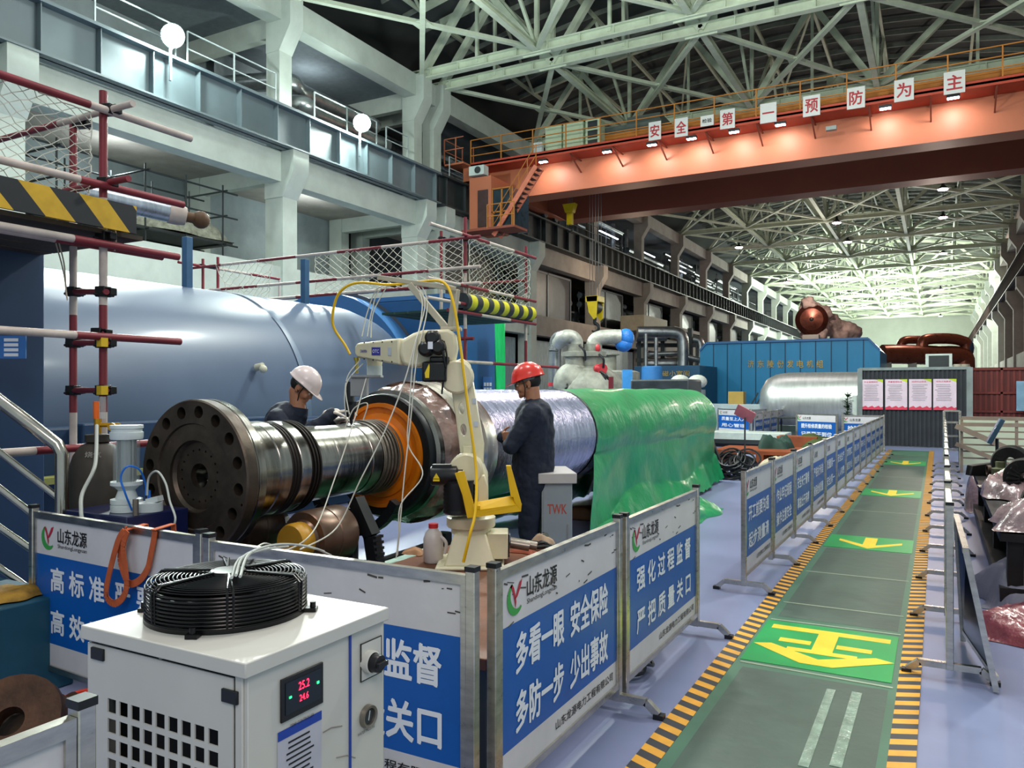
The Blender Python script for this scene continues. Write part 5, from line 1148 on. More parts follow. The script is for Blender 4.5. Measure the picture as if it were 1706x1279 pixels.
# dark tube scaffold inside the side bay
q = P(400, 400, 23.5)
ds = thing('dark_scaffold', 'dark steel scaffold standing behind the wall beams at upper left', 'scaffold', (-19.9, 15, 5.5))
b = MB(); X0 = -20.2
for yy in (12.2, 13.4, 14.8, 16.2, 17.6): 
    for xx in (X0, X0-1.6): b.tube([(xx, yy, 5.5), (xx, yy, 8.2)], .03, 6)
for zz in (6.3, 7.2, 8.0):
    for xx in (X0, X0-1.6): b.tube([(xx, 11.6, zz), (xx, 18.2, zz)], .03, 6)
    for yy in (12.2, 14.8, 17.6): b.tube([(X0+.2, yy, zz), (X0-1.8, yy, zz)], .03, 6)
b.build('tube_frame', darksteel, ds)
b = MB(); b.bb((X0-1.6, 12, 6.32), (X0, 18, 6.38)); b.build('deck', darksteel, ds, smooth=0)
q = PX(420, 390, -20.8); crumple('insulation_pile', (-20.9, 16.4, 6.4), 1.5, 3.0, .9, M('insulation', '#8f9080', .9, var=.4, scale=6), 'pile of pale insulation on the dark scaffold in the side bay', 'insulation', 21, 26)
# red down pipe beside the column
b = MB(); q = PX(450, 300, -19.9); b.tube([(-19.6, q.y, .0), (-19.6, q.y, 9.0)], .13, 14); b.build('drain_pipe', M('pipe_maroon', '#4a1c24', .5), None, label='dark red vertical pipe left of the tall concrete column', cat='pipe')
q = PX(452, 60, -19.9); b = MB(); b.tube([(-19.9, q.y, 9.4), (-19.9, q.y, 14.1)], .13, 14); b.build('drain_pipe', M('pipe_maroon'), None, label='dark red vertical pipe on the upper gallery', cat='pipe')
# silver air ducts above the gallery
silver = M('duct_silver', '#a2a6a8', .3, .85, var=.25, scale=3)
for k, (z, x) in enumerate(((12.9, -21.2), (12.0, -20.6))):
    b = MB(); b.tube(spline([(-23.5, 20.2, z), (-22.2, 20.6, z), (x+.3, 21.2, z), (x, 22.2, z), (x, 24.0, z), (x, 26.6, z)], 8), .33-.03*k, 20); b.build('air_duct', silver, None, label='%s bent silver air duct above the gallery floodlight' % ('upper', 'lower')[k], cat='duct')
b = MB(); b.quad((-23.3, 19.9, 9.4), (-23.3, 26.6, 9.4), (-23.3, 26.6, 14.1), (-23.3, 19.9, 14.1)); struct('gallery_wall', b, M('gallery_grey', '#7c8486', .8), smooth=0)
# thin rails along the crane gallery
rl = M('rail_white', '#a8b4b4', .5)
segs = [(-5, 3.5), (5, 7.2), (7.9, 9.6), (12.4, 14.8), (15.2, 18.6), (20.4, 23.8), (24.4, 25.8), (28.9, 36.7), (38, 46)]
for i, (ya, yb_) in enumerate(segs):
    b = MB()
    for z in (11.4, 11.9): b.bar((XW+.1, ya, z), (XW+.1, yb_, z), .035)
    k = max(1, int((yb_-ya)/1.6))
    for j in range(k+1): y = ya+(yb_-ya)*j/k; b.bar((XW+.1, y, 10.8), (XW+.1, y, 11.9), .04)
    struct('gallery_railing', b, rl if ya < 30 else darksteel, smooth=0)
# windows and pipe clutter in the dark side bay further on
wf = M('window_frame_steel', '#667074', .5); wg = M('window_glass_dark', '#10161a', .45, var=.3)
k = 1
for y0, y1 in bays(cols[4:13]):
    for z0, z1 in ((5.75, 8.45),):
        b = MB(); ya, yb_ = y0+.5, y1-2.2; xw = -20.0
        for y in (ya, (ya+yb_)/2, yb_): b.bb((xw-.05, y-.06, z0), (xw+.05, y+.06, z1))
        for z in (z0+.05, z1-.05): b.bb((xw-.05, ya, z-.06), (xw+.05, yb_, z+.06))
        f_ = struct('window_%d' % k, b, wf, smooth=0)
        b = MB(); b.quad((xw, ya, z0), (xw, yb_, z0), (xw, yb_, z1), (xw, ya, z1)); b.build('pane', wg, f_, smooth=0); k += 1
random.seed(31)
for i, (y0, y1) in enumerate(bays(cols[4:14])):
    b = MB()
    for _ in range(26):
        z = random.choice([10.9, 11.3, 12.2, 12.8, 13.3, 5.9, 6.6, 7.2, 7.8]); x = random.uniform(-22.5, -20.3); r = random.choice([.04, .06, .12, .2])
        if random.random() < .45: b.tube([(x, y0+.4, z), (x, y1-.4, z)], r, 8)
        elif random.random() < .5: y = random.uniform(y0+.5, y1-.5); b.tube([(x, y, 5.6 if z < 9 else 9.4), (x, y, 8.4 if z < 9 else 13.8)], r, 8)
        else: y = random.uniform(y0+1, y1-1); b.box((x, y, (5.5 if z < 9 else 9.4)+.7), (.9, .8, 1.4))
    b.build('bay_pipework', M('bay_pipes', '#7a8288', .4, .6, var=.6, scale=2), None, kind='stuff', label='dark tangle of pipes and vessels inside the side bay', cat='pipework', group='pipework in the dark side bay')
# ceiling tube lamps in the side bay
tl = M('tube_lamp', '#ffffff', .5, var=0, emit='#e8f4ff', es=6.)
for i, (x, y, z, ln_) in enumerate(((-20.5, 32, 7.7, 3.0), (-20.5, 52, 12.6, 3.5), (-20.6, 61, 12.6, 3.0), (-21, 42, 7.6, 3), (-20.5, 70, 12.4, 2.5), (-21.5, 33, 12.8, 4))):
    b = MB(); b.bb((x-.05, y-ln_/2, z), (x+.05, y+ln_/2, z+.06)); b.build('tube_lamp', tl, None, smooth=0, label='thin white tube lamp inside the dark side bay', cat='lamp', group='tube lamps in the side bay')

# ---------------------------------------------------------------- valve and pipework cluster behind the green tarpaulin
cast = M('valve_cast', '#8a8b80', .6, .2, var=.35, scale=3, bump=.4); ins = M('pipe_insulation', '#a8aaa0', .5, .35, var=.25, scale=5, bump=.4)
FC = 21.0
def C(u, v, d=0.): return P(u, v, FC+d)
pxm = FC/FPX
vc = thing('control_valve', 'grey cast steam valve assembly with two insulated elbow pipes behind the rotor', 'valve', tuple(Vector((*C(980, 650)[:2], 0))))
b = MB(); q = C(975, 650); b.lathe([(0, -1.6), (1.0, -1.6), (1.0, -.2), (.8, .2), (.62, .42), (.4, .55), (0, .6)], C(988, 648), UP, 32); b.sph(C(955, 640), (.55, .55, .6), 20); b.build('valve_body', cast, vc)
for u, r in ((958, .21), (988, .24)):
    b = MB(); b.lathe([(r+.08, 0), (r+.08, .12), (r+.02, .12), (r+.02, .2), (r+.14, .22), (r+.14, .32), (r+.05, .34), (r+.05, .6), (r+.12, .62), (r+.12, .74), (r, .76), (r, .95), (0, .95)], C(u, 632), UP, 28); b.build('flange_stack', cast, vc)
b = MB(); b.tube(spline([C(988, 600), C(988, 580), C(992, 567), C(1003, 562), C(1020, 561), C(1034, 561)], 6), .2, 20); b.build('elbow_pipe', ins, vc)
b = MB(); b.tube(spline([C(960, 600), C(961, 580), C(958, 565), C(948, 560), C(938, 562), C(930, 572, .3)], 6), .18, 20); b.build('elbow_pipe', ins, vc)
b = MB(); b.sph(C(1043, 563), (.22, .22, .26), 14); b.sph(C(1039, 574), (.24, .2, .2), 12); o = b.build('blue_bag', M('bag_blue', '#2a7ad0', .4, var=.15, bump=.8, bscale=12), vc, label='bright blue bag tied over the pipe end')
b = MB(); b.sph(C(996, 614, -.5), (.12, .12, .12), 12); b.lathe([(.0, 0), (.14, 0), (.14, .05), (0, .05)], C(1003, 614, -.55), -FV, 20); b.sph(C(996, 580, -.3), (.07, .07, .12), 10); b.build('handwheel', M('valve_red', '#b83038', .45), vc)
b = MB()
for (a, c) in (((1000, 618), (1015, 640)), ((1002, 622), (1008, 650)), ((945, 640), (935, 655)), ((998, 590), (1005, 612)), ((965, 575), (975, 600))): b.tube(spline([C(*a, -.6), C((a[0]+c[0])/2+4, (a[1]+c[1])/2-2, -.7), C(*c, -.6)]), .03, 6)
b.build('hoses', blackp, vc)
b = MB(); c0_ = C(925, 650, 1.5); zt1 = C(925, 568, 1.5).z; b.tube([(c0_.x, c0_.y, 0), (c0_.x, c0_.y, zt1-.3)], .2, 18); b.tube(spline([(c0_.x, c0_.y, zt1-.3), (c0_.x+.05, c0_.y, zt1), tuple(C(936, 562, 1.0)), tuple(C(948, 565, .8))], 6), .2, 16); rpz = b.build('riser_pipe', silver, None, label='tall silver vertical pipe with a red band left of the valve assembly', cat='pipe')
b = MB(); q = C(925, 643, 1.5); b.lathe([(.205, 0), (.215, 0), (.215, .1), (.205, .1)], q, UP, 20); b.build('red_band', M('valve_red'), rpz)
b = MB(); b.lathe([(0, -1.68), (.75, -1.68), (.75, .45), (.6, .5), (0, .5)], C(1024, 645, 2.5), UP, 32); b.lathe([(.2, .5), (.2, .95), (.3, .97), (.3, 1.0), (0, 1.0)], C(1016, 645, 2.5), UP, 20); b.build('grey_tank', cast, None, label='stained grey round tank right of the valve assembly', cat='tank')
b = MB(); q = C(1045, 632, -1); b.box(q, (.26, .05, .5), Matrix.Rotation(YAW+.2, 3, 'Z')); b.bar(q-UP*.2, Vector((q.x, q.y, 0)), .05); b.build('notice_board', M('board_lightblue', '#3f93d8', .4), None, label='small tilted light blue board beside the grey tank', cat='sign', smooth=0)
b = MB(); q = C(1018, 660, -3); b.bar(Vector((q.x, q.y, 0)), q+UP*.45, .09); b.build('marker_post', sred, None, label='short dark red post standing behind the green tarpaulin', cat='post')
bl = thing('equipment_enclosure', 'low dark blue enclosure with small gold lettering left of the big blue building', 'enclosure', tuple(Vector((*P(1110, 650, 31)[:2], 0))))
a = P(1056, 607, 31); c = P(1166, 607, 31); yb1 = 28.6
ax_ = PY(1056, 607, 33).x; cx_ = PY(1166, 607, 33).x; zz = PY(1110, 609, 33).z
b = MB(); b.bb((ax_, 33, 0), (cx_, 36, zz)); b.build('enclosure_shell', M('enclosure_blue', '#1d4a68', .45, var=.1), bl, smooth=0, bevel=.03)
b = MB(); q = PY(1120, 622, 32.97); addtext(b, '励磁小室间', .3, q, (1, 0, 0), UP, .01, 1.5, .24); b.build('lettering', M('gold_letters', '#b89c58', .3, .7), bl, smooth=0)
b = MB(); b.lathe([(0, -1.49), (.4, -1.49), (.4, 1.0), (.36, 1.04), (0, 1.05)], P(1086, 655, 30), UP, 28); b.build('light_blue_tank', M('tank_lightblue', '#3c80c0', .4, var=.08), None, label='light blue upright tank in front of the dark blue enclosure', cat='tank')
for u in (1133, 1162):
    q = P(u, 660, 22); t = thing('bagged_motor', '%s grey cylinder topped with white wrapping behind the rotor end' % ('left' if u == 1133 else 'right'), 'motor', (q.x, q.y, 0), 0, None)
    b = MB(); b.lathe([(0, 0), (.3, 0), (.3, 1.1), (.22, 1.12), (.22, 1.62), (0, 1.62)], (q.x, q.y, 0), UP, 24); b.build('motor_housing', M('motor_grey', '#6c7478', .5), t)
    b = MB(); b.sph((q.x, q.y, 1.84), (.27, .27, .2), 16); o = b.build('white_wrap', M('wrap_white', '#b9bcb4', .6, var=.15, bump=1, bscale=18), t)
b = MB(); b.bb((*P(1050, 650, 17)[:2], 0), (P(1050, 650, 17).x+1.3, P(1050, 650, 17).y+1.0, P(1060, 632, 17).z)); b.build('machine_block', M('dark_machine', '#31383c', .5, var=.4, scale=4), None, label='low dark machine block behind the middle of the tarpaulin', cat='machine', bevel=.04)
# pipes under the beige box
pk = thing('pipe_rack', 'rack of silver bent pipes below the beige box beside the left wall', 'pipe rack', tuple(Vector((*P(1105, 600, 38)[:2], 0))))
def K(u, v, d=0.): return P(u, v, 38+d)
for pts, r in (([K(1062, 553), K(1100, 553), K(1125, 554), K(1135, 560), K(1138, 575), K(1138, 612)], .28), ([K(1060, 562, 1), K(1110, 562, 1)], .2), ([K(1140, 566, 2), K(1158, 566, 2), K(1166, 574, 2), K(1166, 612, 2)], .24), ([K(1076, 556, -1), K(1076, 620, -1)], .09), ([K(1093, 562, -1), K(1093, 620, -1)], .09), ([K(1080, 590, 1), K(1135, 588, 1)], .12), ([K(1145, 595), K(1166, 600)], .14), ([K(1075, 606, 1), K(1130, 606, 1)], .25)):
    b = MB(); b.tube(spline(pts, 5), r, 14); b.build('pipe', silver, pk)
b = MB()
for u in (1066, 1105, 1150): q = K(u, 560, 1.5); b.bar((q.x, q.y, 0), (q.x, q.y, q.z+.4), .22)
b.bar(K(1060, 575, 1.5), K(1160, 575, 1.5), .2); b.bar(K(1060, 600, 1.5), K(1160, 600, 1.5), .2); b.build('rack_frame', darksteel, pk, smooth=0)
b = MB(); a = PX(1073, 546, -17.5); b.bb((-19.2, a.y, a.z-.15), (-17.5, a.y+5.2, a.z+.9)); b.build('duct_box', M('box_beige', '#a09a84', .7, var=.1), None, label='beige rectangular duct box fixed to the left wall above the pipes', cat='duct', smooth=0)
b = MB(); b.bb((-19.0, a.y+6, a.z+.3), (-17.2, a.y+13, a.z+.55)); b.build('canopy_slab', conc2, None, label='concrete canopy slab along the left wall beyond the beige duct box', cat='canopy', smooth=0)
for i, (y0, y1) in enumerate(bays(cols[4:8])):
    b = MB(); b.bb((-19.85, y0+.8, .0), (-19.7, y1-.8, 4.4)); b.build('pale_door', M('door_pale', '#8fa0a4', .4, var=.3, scale=2, stretch=(1, 6, 1)), None, label='pale glazed partition between columns on the left wall', cat='partition', group='glazed partitions along the left wall', smooth=0)

# ---------------------------------------------------------------- far equipment
YB = 36.2
bx0 = PY(1166, 620, YB).x; bx1 = PY(1466, 620, YB).x; zB = PY(1300, 568, YB).z
bh = thing('generator_enclosure', 'long bright blue panelled enclosure with gold characters beyond the walkway', 'enclosure', ((bx0+bx1)/2, YB+2, 0))
b = MB(); b.prism([(bx0, YB, 0), (bx0, YB, zB-.35), (bx0+.3, YB, zB), (bx1-.45, YB, zB), (bx1, YB, zB-.5), (bx1, YB, 0)], (0, 5, 0)); b.build('enclosure_shell', M('enclosure_bright', '#2580ae', .4, var=.1, scale=.6, stretch=(2, 1, .5)), bh, smooth=0)
b = MB(); n_ = 12
for i in range(1, n_): x = bx0+(bx1-bx0)*i/n_; b.bb((x-.02, YB-.02, .05), (x+.02, YB+.0, zB-.05))
b.build('panel_joints', M('joint_blue', '#0f3f5c', .5), bh, smooth=0, kind='stuff')
b = MB(); b.bar((bx0+.3, YB-.03, zB), (bx1-.45, YB-.03, zB), .1); b.bar((bx1-.45, YB-.03, zB), (bx1, YB-.03, zB-.5), .08); b.bar((bx0+.3, YB-.03, zB), (bx0, YB-.03, zB-.35), .08); b.build('edge_trim', cblue2, bh, smooth=0)
for i, ch in enumerate('济东陵份发电机组'):
    q = PY(1251+16.4*i, 606, YB-.03); b = MB(); addtext(b, ch, .3, q, (1, 0, 0), UP, .015, .27, .32); b.build('gold_character', M('gold_letters', '#b89c58', .3, .7), bh, smooth=0)
# silver drum
q = PY(1266, 660, 28.6); 
q2 = PY(1300, 620, 28.6); R_ = 1.02; zc_ = q2.z-R_
b = MB(); x0 = PY(1262, 660, 28.6).x; b.lathe([(0, 0), (.45, .04), (.8, .25), (R_-.06, .55), (R_, .95), (R_, 6.0), (0, 6.0)], (x0, 28.6+.6, zc_), (1, 0, 0), 64); dr_ = b.build('silver_drum', M('foil_drum', '#d6dad6', .36, .8, var=.1, scale=2, stretch=(6, 1, 1), bump=.15, bscale=8), None, label='large shiny silver insulated drum lying in front of the blue enclosure', cat='drum', smooth=60)
b = MB(); b.bb((x0+.9, 28.8, 0), (x0+1.3, 29.6, .5)); b.bb((x0+4.9, 28.8, 0), (x0+5.3, 29.6, .5)); b.build('drum_saddle', darksteel, dr_, smooth=0)
# poster wall
YP = 24.7; px0 = PY(1432, 740, YP).x; px1 = px0+2.78; pz = PY(1500, 613, YP).z
pw = thing('poster_partition', 'dark corrugated steel partition with four posters at the end of the walkway', 'partition', ((px0+px1)/2, YP, 0))
b = MB(); x = px0+.05; k = 0
while x < px1-.05: b.bb((x, YP-(.03 if k % 2 else 0), .02), (x+.055, YP+.03, pz-.04)); x += .055; k += 1
b.build('corrugated_sheet', M('corrugated_dark', '#33373c', .5, .3, var=.15), pw, smooth=0)
b = MB(); b.bb((px0-.05, YP-.08, 0), (px0+.08, YP+.06, pz)); b.bb((px1-.1, YP-.08, 0), (px1+.05, YP+.06, pz)); b.bb((px0, YP-.06, pz-.06), (px1, YP+.05, pz+.02)); b.build('frame', M('frame_alu', '#8c9694', .4, .6), pw, smooth=0)
for i, u in enumerate((1453, 1493, 1533, 1574)):
    p = PY(u, 657, YP-.07); b = MB(); W_, Hh = .56, .86
    b.quad(p+Vector((-W_/2, 0, -Hh/2)), p+Vector((W_/2, 0, -Hh/2)), p+Vector((W_/2, 0, Hh/2)), p+Vector((-W_/2, 0, Hh/2)), 0)
    pts = [(-W_/2, -Hh/2)]+[(-W_/2+W_*k_/10, -Hh/2+.06+.05*((k_*7) % 3)/2) for k_ in range(11)]+[(W_/2, -Hh/2)]; n = len(b.v); b.v += [p+Vector((x_, -.002, z_)) for x_, z_ in pts]; b.face(range(n, n+len(pts)), 1)
    n = len(b.v); b.v += [p+Vector((W_/2-.2, -.002, Hh/2)), p+Vector((W_/2, -.002, Hh/2)), p+Vector((W_/2, -.002, Hh/2-.09))]; b.face((n, n+1, n+2), 2)
    po = b.build('poster', [M('poster_pink', '#d9c6d2', .5, var=.06), M('poster_red', '#d04058', .5), M('poster_lime', '#b8cc2c', .5)], pw, smooth=0)
    b = MB(); addtext(b, ('安全管理规定', '质量管理标准', '检修作业制度', '现场文明要求')[i], .06, p+Vector((-.03, -.004, Hh/2-.07)), (1, 0, 0), UP, .0, .36, .045)
    b.build('title', M('poster_red'), po, smooth=0)
    b = MB()
    random.seed(i)
    for r_ in range(10): b.box(p+Vector((-.03+random.uniform(-.02, .02), -.004, Hh/2-.16-.048*r_)), (.36+random.uniform(-.08, .04), .001, .012))
    b.build('text_lines', M('text_grey', '#8a8490', .6), po, smooth=0)
q = PY(1564, 602, YP+.5); ac = thing('air_conditioner', 'white air conditioner outdoor unit on top behind the poster partition', 'air conditioner', (q.x, q.y, 0))
b = MB(); b.box(q, (.66, .4, .42)); b.build('unit_case', M('ac_white'), ac, bevel=.01)
b = MB(); b.box(q+Vector((.0, -.205, .0)), (.5, .01, .32)); b.build('dark_grille', darksteel, ac, smooth=0); b = MB()
for dx_ in (-.28, .28): b.bar(q+Vector((dx_, 0, -.21)), (q.x+dx_, q.y, 0), .04)
b.build('stand', darksteel, ac, smooth=0)
q = PY(1412, 690, 24.9); pl = thing('potted_plant', 'tall leafy potted plant left of the poster partition', 'plant', (q.x, q.y, 0))
b = MB(); b.lathe([(0, 0), (.11, 0), (.15, .28), (0, .28)], (q.x, q.y, 0), UP, 18); b.build('pot', M('pot_grey', '#7a7c78', .6), pl)
b = MB(); b.tube([(q.x, q.y, .25), (q.x, q.y, 1.55)], .015, 6); b.build('stem', M('stem_green', '#3a5a2c', .7), pl)
b = MB(); random.seed(2)
for i in range(260):
    z = .4+1.1*random.random(); a = random.uniform(0, 6.3); d_ = Vector((math.cos(a), math.sin(a), random.uniform(-.3, .5))); c_ = Vector((q.x, q.y, z)); s_ = d_.cross(UP).normalized()*.03; e_ = c_+d_*random.uniform(.12, .26); m_ = c_.lerp(e_, .5)
    b.quad(c_, m_+s_, e_, m_-s_)
b.build('leaves', M('leaf_green', '#2c4c2c', .5, var=.3), pl, smooth=0)
b = MB(); q = PY(1424, 670, 24.9); b.bb((q.x-.06, 24.8, 0), (q.x+.08, 24.95, 1.45)); b.build('standing_lamp', M('ac_white'), None, label='narrow white upright unit between the plant and the poster partition', cat='cabinet', bevel=.01)
# turbine piece up behind the enclosure
q = P(1352, 532, 62); tb_ = thing('steam_chest', 'huge dark round pipe end wrapped in pale insulation above the blue enclosure', 'pipe', (q.x, q.y, 0)); nd = (Vector((0, 0, EYE))-q); nd.z = 0; nd.normalize(); rr_ = 26*62/FPX
b = MB(); b.lathe([(.0, .25), (.3, .22), (rr_*.7, .12), (rr_, -.3), (rr_, -3.5), (0, -3.5)], q, nd, 48); b.build('round_head', M('copper_dark', '#5a2e22', .3, .7, var=.3, scale=2), tb_)
b = MB(); b.lathe([(.0, .3), (.12, .27), (.16, .24), (0, .22)], q, nd, 20); b.build('centre_plug', rgroove, tb_)
b = MB(); random.seed(8)
for i in range(26): a = random.uniform(-1.9, 2.2); c_ = q-nd*random.uniform(.5, 3.0)+RV*(math.cos(a)*rr_*random.uniform(.9, 1.15))+UP*(math.sin(a)*rr_*random.uniform(.9, 1.1)); b.sph(c_, random.uniform(.35, .65), 10)
for i in range(12): c_ = P(1372+i*4.2, 538+i*2.0, 64); b.sph(c_+Vector((0, 0, random.uniform(-.5, .6))), random.uniform(.5, .9), 10)
o = b.build('torn_insulation', M('insulation_pink', '#a08a80', .85, var=.45, scale=1.5, bump=.8, bscale=5), tb_); fuse(o, .16, 1, .9, .8)
b = MB(); b.bar((q.x, q.y, q.z-rr_), (q.x, q.y, 0), 1.2); b.bar(P(1400, 560, 64), Vector((*P(1400, 560, 64)[:2], 0)), .8); b.build('support', conc2, tb_, smooth=0)
# copper brown pipes
cp = M('copper_brown', '#7a4230', .3, .6, var=.2); FP = 40
def Z(u, v, d=0.): return P(u, v, FP+d)
cpn = thing('crossover_pipe', 'group of thick copper-brown crossover pipes right of the blue enclosure', 'pipe', tuple(Vector((*Z(1540, 600)[:2], 0))))
for pts, r in (([Z(1470, 590), Z(1500, 590), Z(1560, 592), Z(1600, 594), Z(1606, 612), Z(1606, 680)], .5), ([Z(1500, 590, 1), Z(1501, 575, 1), Z(1508, 567, 1), Z(1530, 566, 1), Z(1560, 566, 1)], .22), ([Z(1536, 590), Z(1537, 572), Z(1546, 565), Z(1580, 564), Z(1602, 568), Z(1610, 578), Z(1611, 640)], .28)):
    b = MB(); b.tube(spline(pts, 6), r, 20); b.build('pipe', cp, cpn)
b = MB(); q = Z(1612, 580); b.sph(q, (.3, .3, .5), 12); b.build('blue_valve', cblue3, cpn)
for u in (1478, 1520, 1575): b = MB(); q = Z(u, 600); b.bar(q, (q.x, q.y, 0), .4); b.build('support', conc2, cpn, smooth=0)
# red shipping container
YC = 27.0; cx0 = PY(1616, 650, YC).x; cz = PY(1650, 612, YC).z
ct_ = thing('shipping_container', 'dark red shipping container standing on the right beyond the railing', 'container', (cx0+1.6, YC+1.5, 0))
b = MB(); b.bb((cx0, YC, .0), (cx0+3.2, YC+3, cz)); b.build('container_body', M('container_red', '#5c2420', .55, var=.15), ct_, smooth=0)
b = MB()
for x in (cx0+.03, cx0+.8, cx0+1.6, cx0+2.4): b.bar((x, YC-.03, 0), (x, YC-.03, cz), .06)
for z in (cz-.05, cz-.75, cz-1.3, .1): b.bar((cx0, YC-.03, z), (cx0+3.2, YC-.03, z), .06)
k = 0; x = cx0+.1
while x < cx0+3.1: b.bb((x, YC-.02, .1), (x+.06, YC+.01, cz-.05)); x += .14
b.build('corrugation', M('container_red2', '#6e2c26', .5), ct_, smooth=0)
b = MB()
for x in (cx0-.15, cx0-.3): b.lathe([(0, 0), (.14, 0), (.14, 1.6), (0, 1.6)], (x, YC-.3, cz-1.5), UP, 16)
b.build('side_pipe', M('frame_pale'), ct_)
b = MB(); q = PY(1700, 655, YC-.4); b.bb((q.x-.1, YC-.5, q.z-.5), (q.x+.6, YC-.35, q.z+.35)); b.bar((q.x+.2, YC-.42, 0), (q.x+.2, YC-.42, q.z-.4), .06); b.build('notice_board', M('board_paleblue', '#7ca0b8', .4), None, label='pale blue board at the right edge in front of the red container', cat='board', smooth=0)
b = MB(); q = PX(1706, 560, 4.3); b.lathe([(0, 0), (1.2, 0), (1.35, .6), (1.35, 5.6), (1.0, 6.2), (0, 6.3)], (5.15, 33.2, 0), UP, 40); b.build('white_cylinder', M('plain_white', '#b8c8c8', .35, var=.08), None, label='tall white upright cylinder at the right edge beyond the red container', cat='tank')  # plain cylinder standing in for an unidentified pale curved shape
# back barriers
def barr_px(u0, v0, u1, v1, rows, label, **k):
    a = G(u0, v0, .93); c = G(u1, v1, .93); d = (c-a); L = math.hypot(d.x, d.y); return barrier(a.x, a.y, math.atan2(d.y, d.x), L, rows, label, detail=1, footer=None, **k)
barr_px(1326, 689, 1396, 691, ['提升检修质量的检验', '记录要干到位'], 'slogan barrier left of the two facing the camera in front of the silver drum', logo_at=.08)
barr_px(1402, 692, 1474, 693, ['检验记录要', '真实准确'], 'slogan barrier right of the two facing the camera, touching the end of the long row', logo_at=.08)
barr_px(1196, 681, 1250, 683, ['质量至上人人', '用心管理'], 'slogan barrier behind the orange ring at the far end of the rotor', logo_at=.1)
barr_px(1253, 683, 1305, 680, ['精心施工', '检修到位'], 'slogan barrier partly hidden behind the slanting barrier row', logo_at=.1)
a = G(1258, 687, .94); c = G(1307, 684, .94)
a = P(1257, 687, 858*.98/38.0); 
sx, sy = G(1257, 688, .94)[:2]; ex_, ey_ = G(1305, 681.5, .94)[:2]
for i in range(4):
    t0, t1 = i/4, (i+1)/4; barrier(sx+(ex_-sx)*t0, sy+(ey_-sy)*t0, math.atan2(ey_-sy, ex_-sx), math.hypot(ex_-sx, ey_-sy)/4-.03, sl[i+8], '%s panel from the left of the slanting barrier row beyond the rotor end' % ord_[i], detail=1, footer=None, group='slanting barrier row beyond the rotor', logo_at=.1)
# ---------------------------------------------------------------- white chiller with top fan
cx0, cx1, cy0, cy1, CZT = -1.915, -1.345, 1.235, 1.725, 1.0
ch = thing('water_chiller', 'white water chiller cabinet with a black fan on its top in the foreground', 'chiller', ((cx0+cx1)/2, (cy0+cy1)/2, 0))
cw = M('chiller_white', '#c3c2bb', .38, var=.03, scale=3, coat=.2); dk_ = M('chiller_inside', '#0c0c10', .8, var=.2)
b = MB(); b.bb((cx0-.008, cy0-.012, CZT-.035), (cx1+.012, cy1+.008, CZT)); b.build('top_panel', cw, ch, bevel=.003)
b = MB(); b.bb((cx0, cy0+.006, .06), (cx0+.01, cy1, CZT-.035)); b.bb((cx0, cy1-.01, .06), (cx1, cy1, CZT-.035)); b.bb((cx1-.012, cy0+.006, .06), (cx1, cy1, CZT-.035)); b.bb((cx0, cy0, .06), (cx1, cy1, .1)); b.bb((cx1-.035, cy0+.001, .06), (cx1-.012, cy0+.02, CZT-.035)); b.build('cabinet_shell', cw, ch, bevel=.002)
b = MB(); b.bb((cx0+.03, cy0+.06, .1), (cx1-.04, cy1-.03, CZT-.06)); b.build('dark_interior', dk_, ch, smooth=0)
# perforated front panel
xa = PY(186, 1165, cy0).x; xb = PY(355, 1228, cy0).x; nC = 9; pit = (xb-xa)/(nC-1); hw = pit*.36
zr = PY(355, 1228, cy0).z; pz_ = .05; zt_p = CZT-.045
b = MB(); X0, X1 = cx0+.004, cx1-.04; rows_n = 14
zs = [zr-pz_*i for i in range(rows_n)]; hh = .018
b.bb((X0, cy0, zs[0]+hh), (X1, cy0+.004, zt_p)); b.bb((X0, cy0, .08), (xa-hw, cy0+.004, zs[0]+hh)); b.bb((xb+hw, cy0, .08), (X1, cy0+.004, zs[0]+hh))
for i in range(rows_n):
    b.bb((xa-hw, cy0, zs[i]-pz_+hh), (xb+hw, cy0+.004, zs[i]-hh))
    for j in range(nC-1): b.bb((xa+pit*j+hw, cy0, zs[i]-hh), (xa+pit*(j+1)-hw, cy0+.004, zs[i]+hh))
b.bb((xa-hw, cy0, .08), (xb+hw, cy0+.004, zs[-1]-pz_+hh))
fp_ = b.build('perforated_panel', cw, ch, smooth=0)
for u, v in ((163, 1089), (383, 1160)):
    q = PY(u, v, cy0-.002); b = MB(); b.box(q, (.05, .008, .03)); b.build('latch', blackp, fp_, bevel=.002)
b = MB(); b.lathe([(0, -.012), (.006, -.012), (.008, 0)], PY(267, 1093, cy0), (0, -1, 0), 12); b.build('screw', cw, fp_)
# right face
XF = cx1+.001
def F_(u, v, o=0.): return PX(u, v, XF+o)
def plate(name, mat, y0, y1, z0, z1, th, par=ch, bev=.002, **k): b = MB(); b.bb((XF, y0, z0), (XF+th, y1, z1)); return b.build(name, mat, par, bevel=bev, **k)
d0 = F_(466, 1135); d1 = F_(536, 1105); db = F_(466, 1205).z; d2 = F_(536, 1172)
bez = plate('display_bezel', blackp, d0.y, d1.y, db, d0.z+.004, .006)
b = MB(); b.bb((XF+.006, d0.y+.012, db+.015), (XF+.0075, d1.y-.012, d0.z-.008)); scn = b.build('screen', M('screen_dark', '#0d1a1e', .15, var=0), bez, smooth=0)
ym = (d0.y+d1.y)/2; Hd = d0.z-db
led = M('led_red', '#ff2040', .5, var=0, emit='#ff2448', es=5.); lg = M('led_green', '#20ff60', .5, var=0, emit='#28e070', es=4.)
